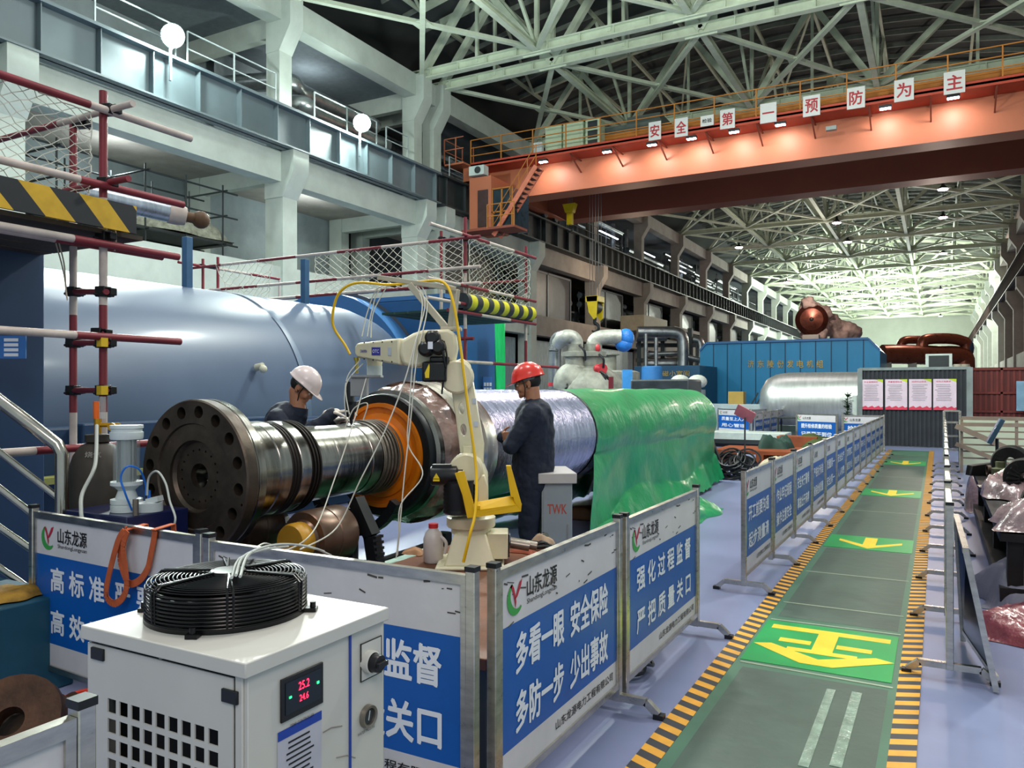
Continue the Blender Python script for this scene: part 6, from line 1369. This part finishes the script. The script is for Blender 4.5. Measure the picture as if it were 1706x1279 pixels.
b = MB(); addtext(b, '25.2', .04, (XF+.009, ym, db+Hd*.72), (0, 1, 0), UP, .0, .036, .02); addtext(b, '24.6', .04, (XF+.009, ym, db+Hd*.42), (0, 1, 0), UP, .0, .03, .016); b.build('red_digits', led, scn, smooth=0, label='glowing red digits')
b = MB(); b.box((XF+.009, ym-.045, db+Hd*.55), (.001, .007, .005)); b.box((XF+.009, ym+.048, db+Hd*.6), (.001, .007, .006)); b.build('green_leds', lg, scn, smooth=0)
b = MB(); addtext(b, 'TEMP CONTROLLER', .02, (XF+.003, ym, db-.018), (0, 1, 0), UP, .0, .08, .008)
addtext(b, 'WATER PRESSURE', .02, tuple(F_(609, 1216)+Vector((.003, 0, 0))), (0, 1, 0), UP, .0, .07, .008); b.build('lettering', tblack, ch, smooth=0)
e0 = F_(462, 1222); e1 = F_(535, 1182); lb_ = plate('instruction_label', M('label_blue_grey', '#b4b4c0', .4, var=.03), e0.y, e1.y, e0.z-.2, e0.z+.002, .0012, bev=0)
b = MB(); b.bb((XF+.0013, e0.y, e0.z-.02), (XF+.002, e1.y, e0.z+.002)); b.build('blue_header', M('header_blue', '#1c3f9c', .4, var=0), lb_, smooth=0)
b = MB(); b.bb((XF+.0013, e1.y-.045, e0.z-.2), (XF+.002, e1.y, e0.z-.188)); b.build('blue_corner', M('header_blue', '#1c3f9c', .4, var=0), lb_, smooth=0)
b = MB(); random.seed(4)
for i in range(12): b.box((XF+.0022, (e0.y+e1.y)/2+random.uniform(-.006, .0), e0.z-.034-.013*i), (.0006, .088+random.uniform(-.02, .01), .004))
b.build('text_lines', tblack, lb_, smooth=0)
b = MB(); q = F_(583, 1050); b.bb((XF, q.y-.004, .08), (XF+.002, q.y+.004, CZT-.037)); b.build('blue_seam', M('header_blue'), ch, smooth=0)
s0 = F_(601, 1080); s1_ = F_(630, 1067); zb_s = F_(601, 1138).z; sw = plate('switch_plate', cw, s0.y, s1_.y+.01, zb_s+.005, s0.z+.01, .003)
b = MB()
for (ya, yb2, za2, zb2) in ((s0.y-.002, s1_.y+.012, s0.z+.01, s0.z+.012), (s0.y-.002, s1_.y+.012, zb_s+.003, zb_s+.005), (s0.y-.002, s0.y, zb_s+.003, s0.z+.012), (s1_.y+.01, s1_.y+.012, zb_s+.003, s0.z+.012)): b.bb((XF, ya, za2), (XF+.0032, yb2, zb2))
b.build('outline', darksteel, sw, smooth=0)
q = F_(612, 1101); b = MB(); b.lathe([(.03, 0), (.03, .02), (.026, .022)], q, (1, 0, 0), 28); b.lathe([(0, .045), (.022, .045), (.024, .04), (.024, .018), (0, .018)], q, (1, 0, 0), 28, 1); b.bar(q+Vector((.05, -.02, 0)), q+Vector((.05, .02, 0)), .01, .012, 1); b.build('rotary_switch', [cw, blackp], sw)
q = F_(611, 1192); b = MB(); b.lathe([(0, .004), (.021, .004), (.022, .012), (.029, .014), (.03, 0)], q, (1, 0, 0), 32, 0); gz = b.build('pressure_gauge', M('connector_metal'), ch)
b = MB(); b.lathe([(0, .006), (.02, .006)], q, (1, 0, 0), 28); b.build('gauge_face', darksteel, gz); b = MB(); b.bar(q+Vector((.008, -.002, -.01)), q+Vector((.008, .004, .014)), .002, .001); b.build('needle', twhite, gz, smooth=0)
b = MB()
for pts in ([F_(538, 1220), F_(552, 1212), F_(570, 1209)], [F_(560, 1262), F_(578, 1258), F_(592, 1262)]):
    for i in range(2): b.bar(pts[i]+Vector((.0005, 0, 0)), pts[i+1]+Vector((.0005, 0, 0)), .0008, .0025)
b.build('scratch_marks', M('scratch', '#8a8078', .7), ch, smooth=0)
# fan on top
fc_ = G(384, 1032, CZT); fc_ = Vector((-1.69, 1.49, CZT)); fr = .205; fb = M('fan_black', '#0d0d10', .3, .3, var=.1)
fn_ = 'fan_cage'
b = MB()
for k in range(9): b.tube([fc_+Vector((fr*math.cos(a), fr*math.sin(a), .012+.0095*k)) for a in [i*2*PI/64 for i in range(64)]], .0028, 6, closed=True)
for k in range(17):
    r = fr-.004-.0105*k
    if r > .035: b.tube([fc_+Vector((r*math.cos(a), r*math.sin(a), .094+.010*math.sin(PI*.5*min(1, (k+1)/5)))) for a in [i*2*PI/56 for i in range(56)]], .0022, 5, closed=True)
b.build('fan_cage', fb, ch)
b = MB()
for k in range(6):
    a = .35+k*PI/3
    for da in (-.035, .035):
        c_, s_ = math.cos(a+da), math.sin(a+da); b.tube([fc_+Vector((fr*c_, fr*s_, .006)), fc_+Vector((fr*1.01*c_, fr*1.01*s_, .09)), fc_+Vector((fr*.93*c_, fr*.93*s_, .106)), fc_+Vector((.04*math.cos(a), .04*math.sin(a), .112))], .0036, 6)
b.build('cage_rib', fb, ch)
b = MB(); b.lathe([(0, .02), (.05, .02), (.052, .1), (.045, .114), (0, .116)], fc_, UP, 32); b.build('fan_hub', fb, ch)
b = MB()
for k in range(7):
    a0 = k*2*PI/7; n = len(b.v)
    for r, t_ in ((.05, 0), (.19, .25)):
        for da, dz in ((-.28, .03), (0, .05), (.28, .078)): a = a0+t_+da; b.v.append(fc_+Vector((r*math.cos(a), r*math.sin(a), dz)))
    b.face((n, n+1, n+4, n+3)); b.face((n+1, n+2, n+5, n+4))
b.build('fan_blade', fb, ch)
b = MB(); b.lathe([(fr-.012, 0), (fr+.004, 0), (fr+.004, .012), (fr-.006, .016), (fr-.012, .085), (fr-.016, .085), (fr-.016, 0)], fc_, UP, 56)
b.lathe([(0, .001), (fr-.01, .001)], fc_, UP, 40); b.build('fan_ring', fb, ch)
for a in (math.radians(-62), math.radians(30), math.radians(118), math.radians(208)):
    d_ = Vector((math.cos(a), math.sin(a), 0)); b = MB(); b.bar(fc_+d_*(fr-.01)+UP*.006, fc_+d_*(fr+.035)+UP*.006, .03, .01); b.lathe([(0, 0), (.008, 0), (.008, .02), (0, .02)], fc_+d_*(fr+.024)+UP*.006, UP, 10); b.build('mounting_foot', fb, ch)
b = MB(); 
for pts in ([(400, 960), (418, 920), (470, 906), (520, 912), (552, 925)], [(393, 958), (408, 925), (455, 908), (505, 908), (540, 918)], [(386, 962), (400, 930), (440, 915), (480, 910)]):
    b.tube(spline([P(u, v, 1.95+.35*i) for i, (u, v) in enumerate(pts)], 6), .004, 6)
b.build('clear_hoses', M('hose_clear', '#b4bab4', .25, var=.05), None, label='pair of clear thin hoses looping from behind the chiller fan over the barrier', cat='hose')
for sx in (cx0+.05, cx1-.05):
    for sy in (cy0+.05, cy1-.05): b = MB(); b.lathe([(0, 0), (.025, 0), (.025, .06), (0, .06)], (sx, sy, 0), UP, 16); b.build('castor', blackp, ch)

# ---------------------------------------------------------------- orange sling over the left barrier
SY = 2.395
pts = [(258, 884), (256, 900), (251, 925), (246, 947), (233, 966), (216, 972), (206, 955), (200, 930), (203, 905), (211, 884), (207, 884), (197, 900), (187, 935), (178, 975), (178, 995), (190, 1005), (204, 996), (211, 975), (208, 940), (205, 910), (212, 884)]
P3 = [PY(u, v, SY-(.02 if 10 <= i else .0)) for i, (u, v) in enumerate(pts)]
b = MB(); sp3 = spline(P3, 4)
for i in range(len(sp3)-1): b.bar(sp3[i], sp3[i+1], .034, .004, up=(0, -1, 0))
for u in (212, 258): q = PY(u, 882, SY); b.bar(q+Vector((0, -.01, .0)), q+Vector((0, .1, .012)), .034, .004); b.bar(q+Vector((0, .1, .012)), q+Vector((0, .11, -.12)), .034, .004)
b.build('lifting_sling', M('sling_orange', '#b4552c', .75, var=.15, scale=20), None, label='orange webbing sling hanging in loops over the left barrier', cat='sling', smooth=0)
# ---------------------------------------------------------------- pump unit on navy box
bx = thing('pump_unit', 'navy steel box carrying a clear glass cylinder filter left of the flange', 'pump', (-4.1, 2.95, 0))
b = MB(); b.bb((-4.42, 2.72, .0), (-3.87, 3.12, .91)); b.build('box_cabinet', M('navy_steel', '#141c46', .3, var=.1, coat=.3), bx, bevel=.006)
q = P(211, 842, 4.45); q.z = .915; gx, gy = q.x, q.y
b = MB(); b.lathe([(0, 0), (.085, 0), (.085, .035), (.08, .036), (.08, .045), (.085, .046), (.085, .07), (.06, .075), (.045, .12), (.065, .14), (.085, .15), (.085, .17), (0, .17)], (gx, gy, .912), UP, 36); b.build('base_flange', M('pale_grey_box'), bx)
b = MB(); b.lathe([(.07, .17), (.07, .41)], (gx, gy, .912), UP, 36); b.build('glass_cylinder', M('clear_glass', '#c8d2d2', .08, var=0, alpha=.24, coat=.5), bx, label='clear glass cylinder')
b = MB(); b.lathe([(.045, .17), (.045, .41)], (gx, gy, .912), UP, 24)
for a in (0, 1.57, 3.14, 4.71): b.tube([(gx+.058*math.cos(a), gy+.058*math.sin(a), .912+.17), (gx+.058*math.cos(a), gy+.058*math.sin(a), .912+.41)], .005, 6)
b.build('inner_screen', M('screen_steel', '#8c9494', .35, .8, var=.2, stretch=(30, 30, 1)), bx)
b = MB(); b.lathe([(0, .41), (.085, .41), (.088, .42), (.088, .45), (.082, .452), (.082, .47), (.088, .472), (.088, .49), (0, .492)], (gx, gy, .912), UP, 36); b.build('top_cap', M('pale_grey_box'), bx, label='pale grey cap')
q2 = P(248, 838, 4.45); b = MB(); b.lathe([(0, 0), (.075, 0), (.075, .05), (.04, .055), (0, .055)], (q2.x, q2.y, .912), UP, 30); b.bar((q2.x, q2.y, .97), (q2.x+.06, q2.y+.03, .985), .07, .03); b.build('regulator', M('pale_grey_box'), bx)
b = MB(); b.tube([(q2.x, q2.y, .96), (q2.x, q2.y, 1.03)], .01, 8); b.tube(spline([P(220, 850, 4.35), P(208, 820, 4.3), P(201, 795, 4.3), P(212, 777, 4.3), P(232, 782, 4.35), P(242, 805, 4.4), P(243, 825, 4.4)]), .0055, 8); b.build('blue_tube', M('tube_blue', '#1f6fd0', .35), bx, label='bright blue tube')
b = MB(); b.tube(spline([P(245, 825, 4.4), P(248, 795, 4.4), P(262, 785, 4.35), P(276, 805, 4.3), P(283, 835, 4.25), P(292, 862, 4.2), P(288, 880, 4.2)]), .006, 8); b.build('grey_tube', M('hose_clear'), bx)
b = MB(); q3 = P(226, 836, 4.3); b.tube([(q3.x, q3.y, .91), (q3.x, q3.y, 1.0)], .016, 12); b.build('fitting', M('connector_metal'), bx)
# gas cylinder with regulator
q = P(163, 800, 4.95); gc = thing('gas_cylinder', 'dark grey gas cylinder with a yellow flow regulator behind the left barrier', 'gas cylinder', (q.x, q.y, 0))
b = MB(); b.lathe([(0, 0), (.17, 0), (.178, .02), (.178, 1.05), (.172, 1.07), (.165, 1.11), (.14, 1.19), (.1, 1.25), (.06, 1.27), (.075, 1.275), (.075, 1.32), (.03, 1.325), (0, 1.33)], (q.x, q.y, 0), UP, 40); b.build('cylinder_body', M('cylinder_grey', '#38342f', .6, .2, var=.25, scale=5), gc)
b = MB(); addtext(b, '烧气', .1, (P(155, 757, 4.78)), RV, UP, .01, .1, .035); b.build('chalk_lettering', M('chalk', '#a8a49c', .9), gc, smooth=0)
b = MB(); b.tube([(q.x, q.y, 1.3), (q.x, q.y, 1.42)], .022, 10); b.tube([(q.x, q.y, 1.38), tuple(Vector((q.x, q.y, 1.38))+RV*.14)], .014, 10); b.lathe([(0, 0), (.025, 0), (.025, .03), (0, .03)], Vector((q.x, q.y, 1.37))+RV*.1, -FV, 16); b.build('brass_valve', M('brass_yellow', '#c09020', .35, .6), gc)
b = MB(); b.lathe([(0, 0), (.018, 0), (.018, .11), (0, .11)], Vector((q.x, q.y, 1.42))-RV*.01, UP, 14); b.build('flow_tube', M('tube_orange', '#e8681c', .3), gc, label='orange flow tube'); b = MB(); b.lathe([(0, 0), (.02, 0), (.02, .14), (0, .14)], Vector((q.x, q.y, 1.42))+RV*.03, UP, 14); b.build('clear_tube', M('clear_glass'), gc)
b = MB(); b.tube(spline([Vector((q.x, q.y, 1.38))+RV*.02-FV*.05, P(160, 760, 4.7), P(155, 785, 4.6), P(137, 822, 4.5), P(135, 850, 4.4), P(137, 880, 4.35), P(138, 1000, 4.35)]), .011, 8); b.build('hose', M('hose_clear'), gc)
# stair handrail
hr = thing('stair_handrail', 'polished steel stair handrail at the left edge', 'handrail', tuple(Vector((*P(103, 860, 4.6)[:2], 0))))
hs = M('polished_steel', '#a8a49c', .18, 1., var=.15, scale=4)
FH = 4.6; a = P(103, 745, FH)
b = MB(); b.tube([P(-120, 575, FH), P(0, 668, FH), P(96, 741, FH), P(103, 756, FH), (a.x, a.y, .0)], .038, 16); b.build('top_rail', hs, hr)
for (u0, v0, u1, v1) in ((-120, 660, 96, 828), (-120, 720, 103, 894), (-120, 795, 103, 950), (-120, 862, 103, 1018)): b = MB(); b.tube([P(u0, v0, FH), P(u1, v1, FH)], .02, 12); b.build('lower_rail', hs, hr)
# teal box and rusty parts at the lower left
q = G(45, 1165); b = MB(); b.bb((q.x-1.0, q.y-.6, 0), (q.x, q.y+.25, .50)); b.build('teal_box', M('box_teal', '#1c4c60', .5, var=.12), None, label='teal steel box at the left edge below the handrail', cat='box', bevel=.01)
crumple('yellow_rags', (q.x-.2, q.y+.0, .505), .3, .3, .06, M('rags_yellow', '#8a6a24', .8, var=.5, scale=12), 'yellow-brown rags lying on top of the teal box', 'rags', 6, 16)
rust = M('rusty_brown', '#4a3020', .6, .4, var=.5, scale=5, bump=.4)
for k, (u, v, r, lb) in enumerate(((20, 1240, .2, 'large rusty gear wheel at the bottom left corner'), (75, 1215, .13, 'small rusty ring leaning by the cut-off barrier'), (110, 1190, .1, 'small rusty hub beside the red hose'))):
    q = G(u, v, .1); b = MB(); ax_ = Vector((.4-.3*k, -.5, .55)).normalized(); b.lathe([(r*.3, -.04), (r, -.04), (r*1.03, 0), (r, .04), (r*.3, .04), (r*.3, -.04)], (q.x, q.y, r*.93), ax_, 24); b.build('rusty_wheel', rust, None, label=lb, cat='machine part')
crumple('sack', (*G(70, 1255)[:2], 0), .5, .4, .2, M('sack_brown', '#3a2c20', .9, var=.4), 'dark brown sack on the floor in the bottom left corner', 'sack', 16, 20)
q = G(118, 1195, .06); b = MB(); b.tube([(q.x+.13*math.cos(a), q.y+.13*math.sin(a), .10+.04*math.sin(a)) for a in [i*2*PI/28 for i in range(28)]], .012, 8, closed=True); b.build('red_hose', M('hose_red', '#d83a24', .4), None, label='bright red hose ring on the floor left of the chiller', cat='hose')
# black cable coil on the floor under the near barrier
q = G(1070, 1130, .02); b = MB()
for k in range(4): b.tube([(q.x-.18+(.12+.012*k)*math.cos(a)*1.3, q.y+.1+(.12+.012*k)*math.sin(a), .02+.012*k+.06*max(0, math.sin(a+k))) for a in [i*2*PI/28 for i in range(28)]], .010, 6, closed=True)
b.build('cable_loop', blackp, None, label='black cable loop on the floor under the second near barrier', cat='cable')
q = G(460, 905, .0)
# green sheet on the floor beneath the rotor
b = MB(); b.bb((-4.6, 3.6, .002), (-2.7, 6.6, .006)); b.build('floor_sheet', M('sheet_dark_green', '#13603c', .5, var=.25, scale=4, bump=.3), None, label='dark green sheet spread on the floor under the rotor and cradle', cat='sheet', smooth=0)

# ---------------------------------------------------------------- things on the floor beyond the rotor
timber = M('timber_orange', '#8a4522', .6, var=.2, scale=3, stretch=(1, 6, 1))
q = G(1270, 765, .1); t = thing('timber_pallet', 'reddish timber pallet on the floor left of the cream sheet', 'pallet', (q.x, q.y, 0))
b = MB()
for k in range(5): b.bb((q.x-1.0, q.y-.3+.32*k, .22), (q.x+1.0, q.y-.05+.32*k, .3))
b.build('boards', timber, t, smooth=0)
for k in (-.9, 0, .9): b = MB(); b.bb((q.x+k-.08, q.y-.3, 0), (q.x+k+.08, q.y+1.25, .22)); b.build('bearer', timber, t, smooth=0)
q = G(1330, 745, .1); b = MB(); b.bb((q.x-.5, q.y-.3, 0), (q.x+.5, q.y+.3, .4)); b.build('wooden_crate', timber, None, label='red-brown wooden crate behind the cream sheet', cat='crate', smooth=0, bevel=.01)
crumple('cream_sheet', (*G(1330, 785, 0)[:2], 0), 1.5, 1.5, .42, M('sheet_cream', '#b8ac90', .7, var=.12, bump=.4), 'cream cloth heap behind the long barrier row', 'cloth', 22, 30)
crumple('dark_green_bundle', (*G(1292, 768, 0)[:2], 0), .8, .9, .75, M('bundle_green', '#17382e', .7, var=.3), 'dark green bundle beside the timber pallet', 'bundle', 24, 24)
crumple('olive_cover', (*G(1378, 752, 0)[:2], 0), 1.5, 1.6, .55, M('cover_olive', '#3c4a22', .8, var=.3), 'olive green cover over a low heap behind the barrier row', 'cover', 26, 24)
q = G(1345, 738, 0); t = thing('work_table', 'dark slim work table in front of the facing barriers', 'table', (q.x, q.y, 0))
b = MB(); b.bb((q.x-.9, q.y-.3, .74), (q.x+.6, q.y+.3, .78)); b.build('tabletop', darksteel, t, smooth=0)
for dx in (-.8, .5):
    for dy in (-.25, .25): b = MB(); b.bb((q.x+dx-.025, q.y+dy-.025, 0), (q.x+dx+.025, q.y+dy+.025, .74)); b.build('leg', darksteel, t, smooth=0)
b = MB(); b.bb((q.x+.1, q.y-.2, .785), (q.x+.5, q.y+.1, .83)); b.build('blue_folder', M('folder_blue', '#3c6ad0', .5), None, label='small blue folder lying on the slim work table', cat='folder', smooth=0)
q = G(1312, 735, 0); b = MB(); b.bb((q.x-.3, q.y-.2, .02), (q.x+.3, q.y+.2, .5)); b.build('pale_green_box', M('box_palegreen', '#7c9484', .5, var=.1), None, label='pale green box beside the work table', cat='box', bevel=.01)
for u, v, lb in ((1345, 733, 'white stool under the slim work table'),):
    q = G(u, v, 0); t = thing('stool', lb, 'stool', (q.x, q.y, 0)); b = MB(); b.bb((q.x-.16, q.y-.16, .42), (q.x+.16, q.y+.16, .46)); b.build('seat', M('ac_white'), t, smooth=0)
    for dx in (-.13, .13):
        for dy in (-.13, .13): b = MB(); b.bar((q.x+dx*1.2, q.y+dy*1.2, 0), (q.x+dx, q.y+dy, .42), .03); b.build('leg', M('ac_white'), t, smooth=0)
q = G(1241, 775, 0); t = thing('sign_stand', 'thin stand holding a tilted pink sheet behind the rotor end', 'stand', (q.x, q.y, 0))
b = MB(); b.tube([(q.x, q.y, 0), (q.x, q.y, 1.02)], .018, 8); b.lathe([(0, 0), (.16, 0), (.14, .02), (0, .02)], (q.x, q.y, 0), UP, 20); b.build('pole', darksteel, t); b = MB(); b.box((q.x, q.y, 1.1), (.42, .02, .26), Matrix.Rotation(.5, 3, 'Y') @ Matrix.Rotation(.4, 3, 'X')); b.build('pink_sheet', M('sheet_pink', '#b86a70', .5), t, smooth=0)
q = G(1228, 745, 0); t = thing('test_bench', 'low white and black machine bench behind the rotor end', 'bench', (q.x, q.y, 0))
b = MB(); b.bb((q.x-1.1, q.y, .1), (q.x+1.3, q.y+1.0, .42)); b.build('bench_body', M('ac_white'), t, bevel=.02); b = MB(); b.bb((q.x-1.12, q.y-.02, .1), (q.x+1.32, q.y+.0, .22)); b.bb((q.x-1.1, q.y+.1, 0), (q.x+1.3, q.y+.9, .1)); b.build('dark_base', darksteel, t, smooth=0)
q = P(1228, 682, 31); b = MB(); b.bb((q.x-2.4, q.y, 0), (q.x+2.1, q.y+1, 1.05)); b.build('white_counter', M('plain_white'), None, label='long low white counter left of the silver drum', cat='counter', bevel=.02)
q = PY(1228, 664, q.y+.3); b = MB(); b.box((q.x, q.y, 1.05+.25), (.6, .5, .5)); b.build('yellow_box', M('box_yellow', '#c0a050', .6, var=.06), None, label='plain yellow box on the white counter in front of the blue enclosure', cat='box', smooth=0, bevel=.01)
for k in range(3): b = MB(); b.bar((q.x+.55+.2*k, q.y+.1, 1.05), (q.x+.8+.2*k, q.y+.1, 1.5), .05); b.build('dark_plank', darksteel, None, label='dark plank leaning beside the yellow box on the white counter', cat='plank', smooth=0, group='planks beside the yellow box')
# ---------------------------------------------------------------- right hand side: wrapped parts beyond the right barriers
clearw = M('wrap_clear_pink', '#8a7476', .25, var=.45, scale=4, bump=.9, bscale=10, coat=.7); pinkw = M('wrap_pink', '#8c4a50', .3, var=.4, scale=6, bump=.9, bscale=14, coat=.6)
darkm = M('dark_machined', '#1e1c1c', .5, .5, var=.5, scale=4); greenw = M('wrap_green', '#3f6a4a', .35, var=.35, scale=4, bump=.7, bscale=8, coat=.4)
def at(u, v): return G(u, v, 0)
def bb_on(name, u, v, sx, sy, h, mat, label, cat, seed): q = at(u, v); return crumple(name, (q.x+sx*.35, q.y+sy*.35, 0), sx, sy, h, mat, label, cat, seed, 34)
bb_on('pink_bag', 1662, 1066, .85, .6, .26, pinkw, 'pink plastic wrapped parcel nearest on the floor at the right edge', 'parcel', 31)
bb_on('grey_cover', 1672, 1010, 1.2, .9, .5, M('cover_grey', '#6a6c7c', .5, var=.15, bump=.4), 'grey plastic cover over parts behind the pink parcel', 'cover', 32)
q = at(1690, 1000)
rk = thing('parts_rack', 'dark steel rack of machined turbine parts along the right side', 'rack', (1.3, 8.0, 0))
b = MB(); b.bb((.4, 6.7, .06), (2.6, 11.5, .16))
for yy in (6.8, 8.4, 10.0, 11.4):
    for xx in (.5, 2.5): b.bb((xx-.05, yy-.05, 0), (xx+.05, yy+.05, .55))
b.bb((.4, 6.7, .5), (2.6, 11.5, .56)); b.build('rack_frame', darkm, rk, smooth=0)
random.seed(41)
names_ = ['nearest', 'second', 'third', 'fourth', 'fifth', 'sixth', 'seventh', 'farthest']
for i in range(7):
    y = 6.95+.62*i; r = .2+.06*(i % 3); x = .75+.38*(i % 3)
    b = MB(); b.lathe([(r*.35, -.09), (r*.9, -.09), (r, -.05), (r, .05), (r*.9, .09), (r*.35, .09), (r*.35, -.09)], (x, y, .565+r), Vector((.3+.2*(i % 2), 1, .0)), 32)
    for k in range(20): a = 2*PI*k/20; e = Vector((math.cos(a), 0, math.sin(a))); b.bar(Vector((x, y, .565+r))+e*r*.35, Vector((x, y, .565+r))+e*r*.85, .02, .12, up=(0, 1, 0))
    b.build('machined_ring', darkm, None, label='dark machined ring on the right rack, %s from the camera' % names_[i], cat='machine part', group='machined rings on the right rack')
for i, (x, y, z, sx, sy, h, mt, lb) in enumerate(((.8, 7.0, .57, .8, .6, .26, clearw, 'clear plastic wrap heap at the near end of the right rack'), (1.6, 7.2, .57, 1.0, .8, .36, greenw, 'green plastic wrapped part nearest on the right rack'), (.65, 9.2, .57, .5, 1.2, .3, clearw, 'pinkish clear plastic heap on the left side of the right rack'), (1.9, 10.2, .57, 1.2, 1.2, .5, greenw, 'green wrapped part at the far end of the right rack'), (.62, 12.5, .0, .55, 1.6, .7, clearw, 'pinkish plastic wrapped bundle on the floor beside the barrier row'), (1.8, 13.6, .0, 1.8, 1.6, .8, greenw, 'green wrapped low heap in front of the stair railing'))):
    crumple('wrapped_part', (x, y, z), sx, sy, h, mt, lb, 'wrapped part', 50+i, 30)
q = P(1700, 870, 8.5); b = MB(); c_ = Vector((2.9, 8.6, .35)); b.lathe([(.62, -.12), (.7, -.12), (.72, 0), (.7, .12), (.62, .12), (.62, -.12)], c_, Vector((-.15, 1, 0)), 48, a0=0, a1=PI*2); b.build('half_ring', darkm, None, label='large dark steel ring standing on edge at the right edge', cat='machine part')
q = at(1661, 850); t = thing('tablet_stand', 'black pole stand with a tilted screen among the wrapped parts at right', 'stand', (q.x, q.y, 0)); hz = PY(1665, 718, q.y).z
b = MB(); b.tube([(q.x, q.y, 0), (q.x, q.y, hz-.1)], .02, 8); b.bb((q.x-.18, q.y-.18, 0), (q.x+.18, q.y+.18, .03)); b.build('pole', blackp, t); b = MB(); b.box((q.x-.02, q.y-.02, hz), (.06, .3, .36), Matrix.Rotation(.45, 3, 'Y')); b.build('screen', M('screen_dark_blue', '#3a5468', .15), t, bevel=.01)
random.seed(77)
for i in range(22):
    x = random.uniform(.5, 2.3); y = random.uniform(6.9, 11.3); b = MB(); k = i % 4; R_ = Matrix.Rotation(random.uniform(0, 3), 3, 'Z')
    if k == 0: b.prism([Vector((x, y, .56))+R_ @ Vector(p) for p in ((-.22, 0, 0), (.22, 0, 0), (.26, .0, .07), (.1, .0, .16), (-.2, .0, .12))], R_ @ Vector((0, .12, 0)))
    elif k == 1: b.box((x, y, .60+.03*(i % 3)), (.34, .16, .08+.06*(i % 3)), R_)
    elif k == 2: b.lathe([(0, 0), (.09, 0), (.09, .14), (.05, .15), (.05, .22), (0, .22)], (x, y, .56), UP, 16)
    else: b.lathe([(.05, -.2), (.07, -.2), (.07, .2), (.05, .2), (.05, -.2)], (x, y, .635), R_ @ Vector((1, 0, 0)), 14)
    b.build('machined_part', (darkm, M('part_brown', '#4a3a30', .5, .4, var=.4), M('part_olive', '#4a4e30', .6, var=.3), darksteel)[(i*7) % 4], None, label='small machined part lying loose among the wraps on the right rack', cat='machine part', group='loose machined parts on the right rack', bevel=.004)
# leaning dark board beside the first right barrier
lbd = thing('leaning_board', 'dark board in a steel frame leaning against the first right barrier', 'board', (.22, 4.4, 0))
A0 = G(1660, 1155); A1 = Vector((A0.x-.14, A0.y, .74)); B0 = Vector((A0.x-.13, A0.y+.87, 0.0)); B1 = Vector((A0.x-.17, A0.y+.87, .80)); 
b = MB(); b.prism([A0+UP*.05, B0+UP*.05, B1, A1], (.006, 0, 0)); b.build('board_panel', M('board_dark', '#18242c', .2, .1, var=.4, scale=3), lbd, smooth=0)
b = MB(); b.bar(A0+UP*.012, A1, .03, .03); b.bar(B0+UP*.012, B1, .03, .03); b.bar(A1, B1, .03, .03); b.bar(A0+UP*.08, B0+UP*.08, .025, .025); b.build('frame', stain, lbd)
# steel stair railing on the right
YR = 17.5; rr = thing('stair_railing', 'pale steel stair railing with diagonal bars on the right before the container', 'railing', (2.4, YR, 0))
x0 = PY(1602, 700, YR).x; zt2 = PY(1650, 697, YR).z
b = MB()
for z in (zt2, zt2-.12): b.bar((x0, YR, z), (x0+4.0, YR, z), .07)
b.build('top_rail', M('rail_beige', '#8a7a6a', .5, .2), rr, smooth=0)
b = MB()
for k in range(1, 6): b.bar((x0, YR, zt2-.12-.13*k), (x0+4.0, YR, zt2-.12-.13*k), .03)
for x in (x0, x0+.9, x0+1.9, x0+3): b.bar((x, YR, 0), (x, YR, zt2), .05)
b.bar((x0-.1, YR-.05, zt2-.15), (x0+1.6, YR-.05, 0.1), .1); b.bar((x0-.1, YR-.05, zt2-.5), (x0+1.0, YR-.05, 0.1), .08); b.build('bars', M('rail_beige'), rr, smooth=0)
b = MB(); b.bb((x0, YR+1.8, 0), (x0+5, YR+1.9, zt2-.1)); b.build('low_screen', M('screen_cream', '#b8c0a8', .7, var=.06), None, label='low pale screen panel behind the stair railing', cat='panel', smooth=0)
b = MB(); q = at(1580, 762); 
for k in range(2): b.bar((q.x-.1+.3*k, 19.6, 0), (q.x-.1+.3*k, 19.6, 1.15), .05)
for z in (.3, .6, .9, 1.15): b.bar((q.x-.1, 19.6, z), (q.x+.2, 19.6, z), .04)
b.build('steel_gate', stain, None, label='narrow steel gate at the far end of the right barrier row', cat='gate', smooth=0)
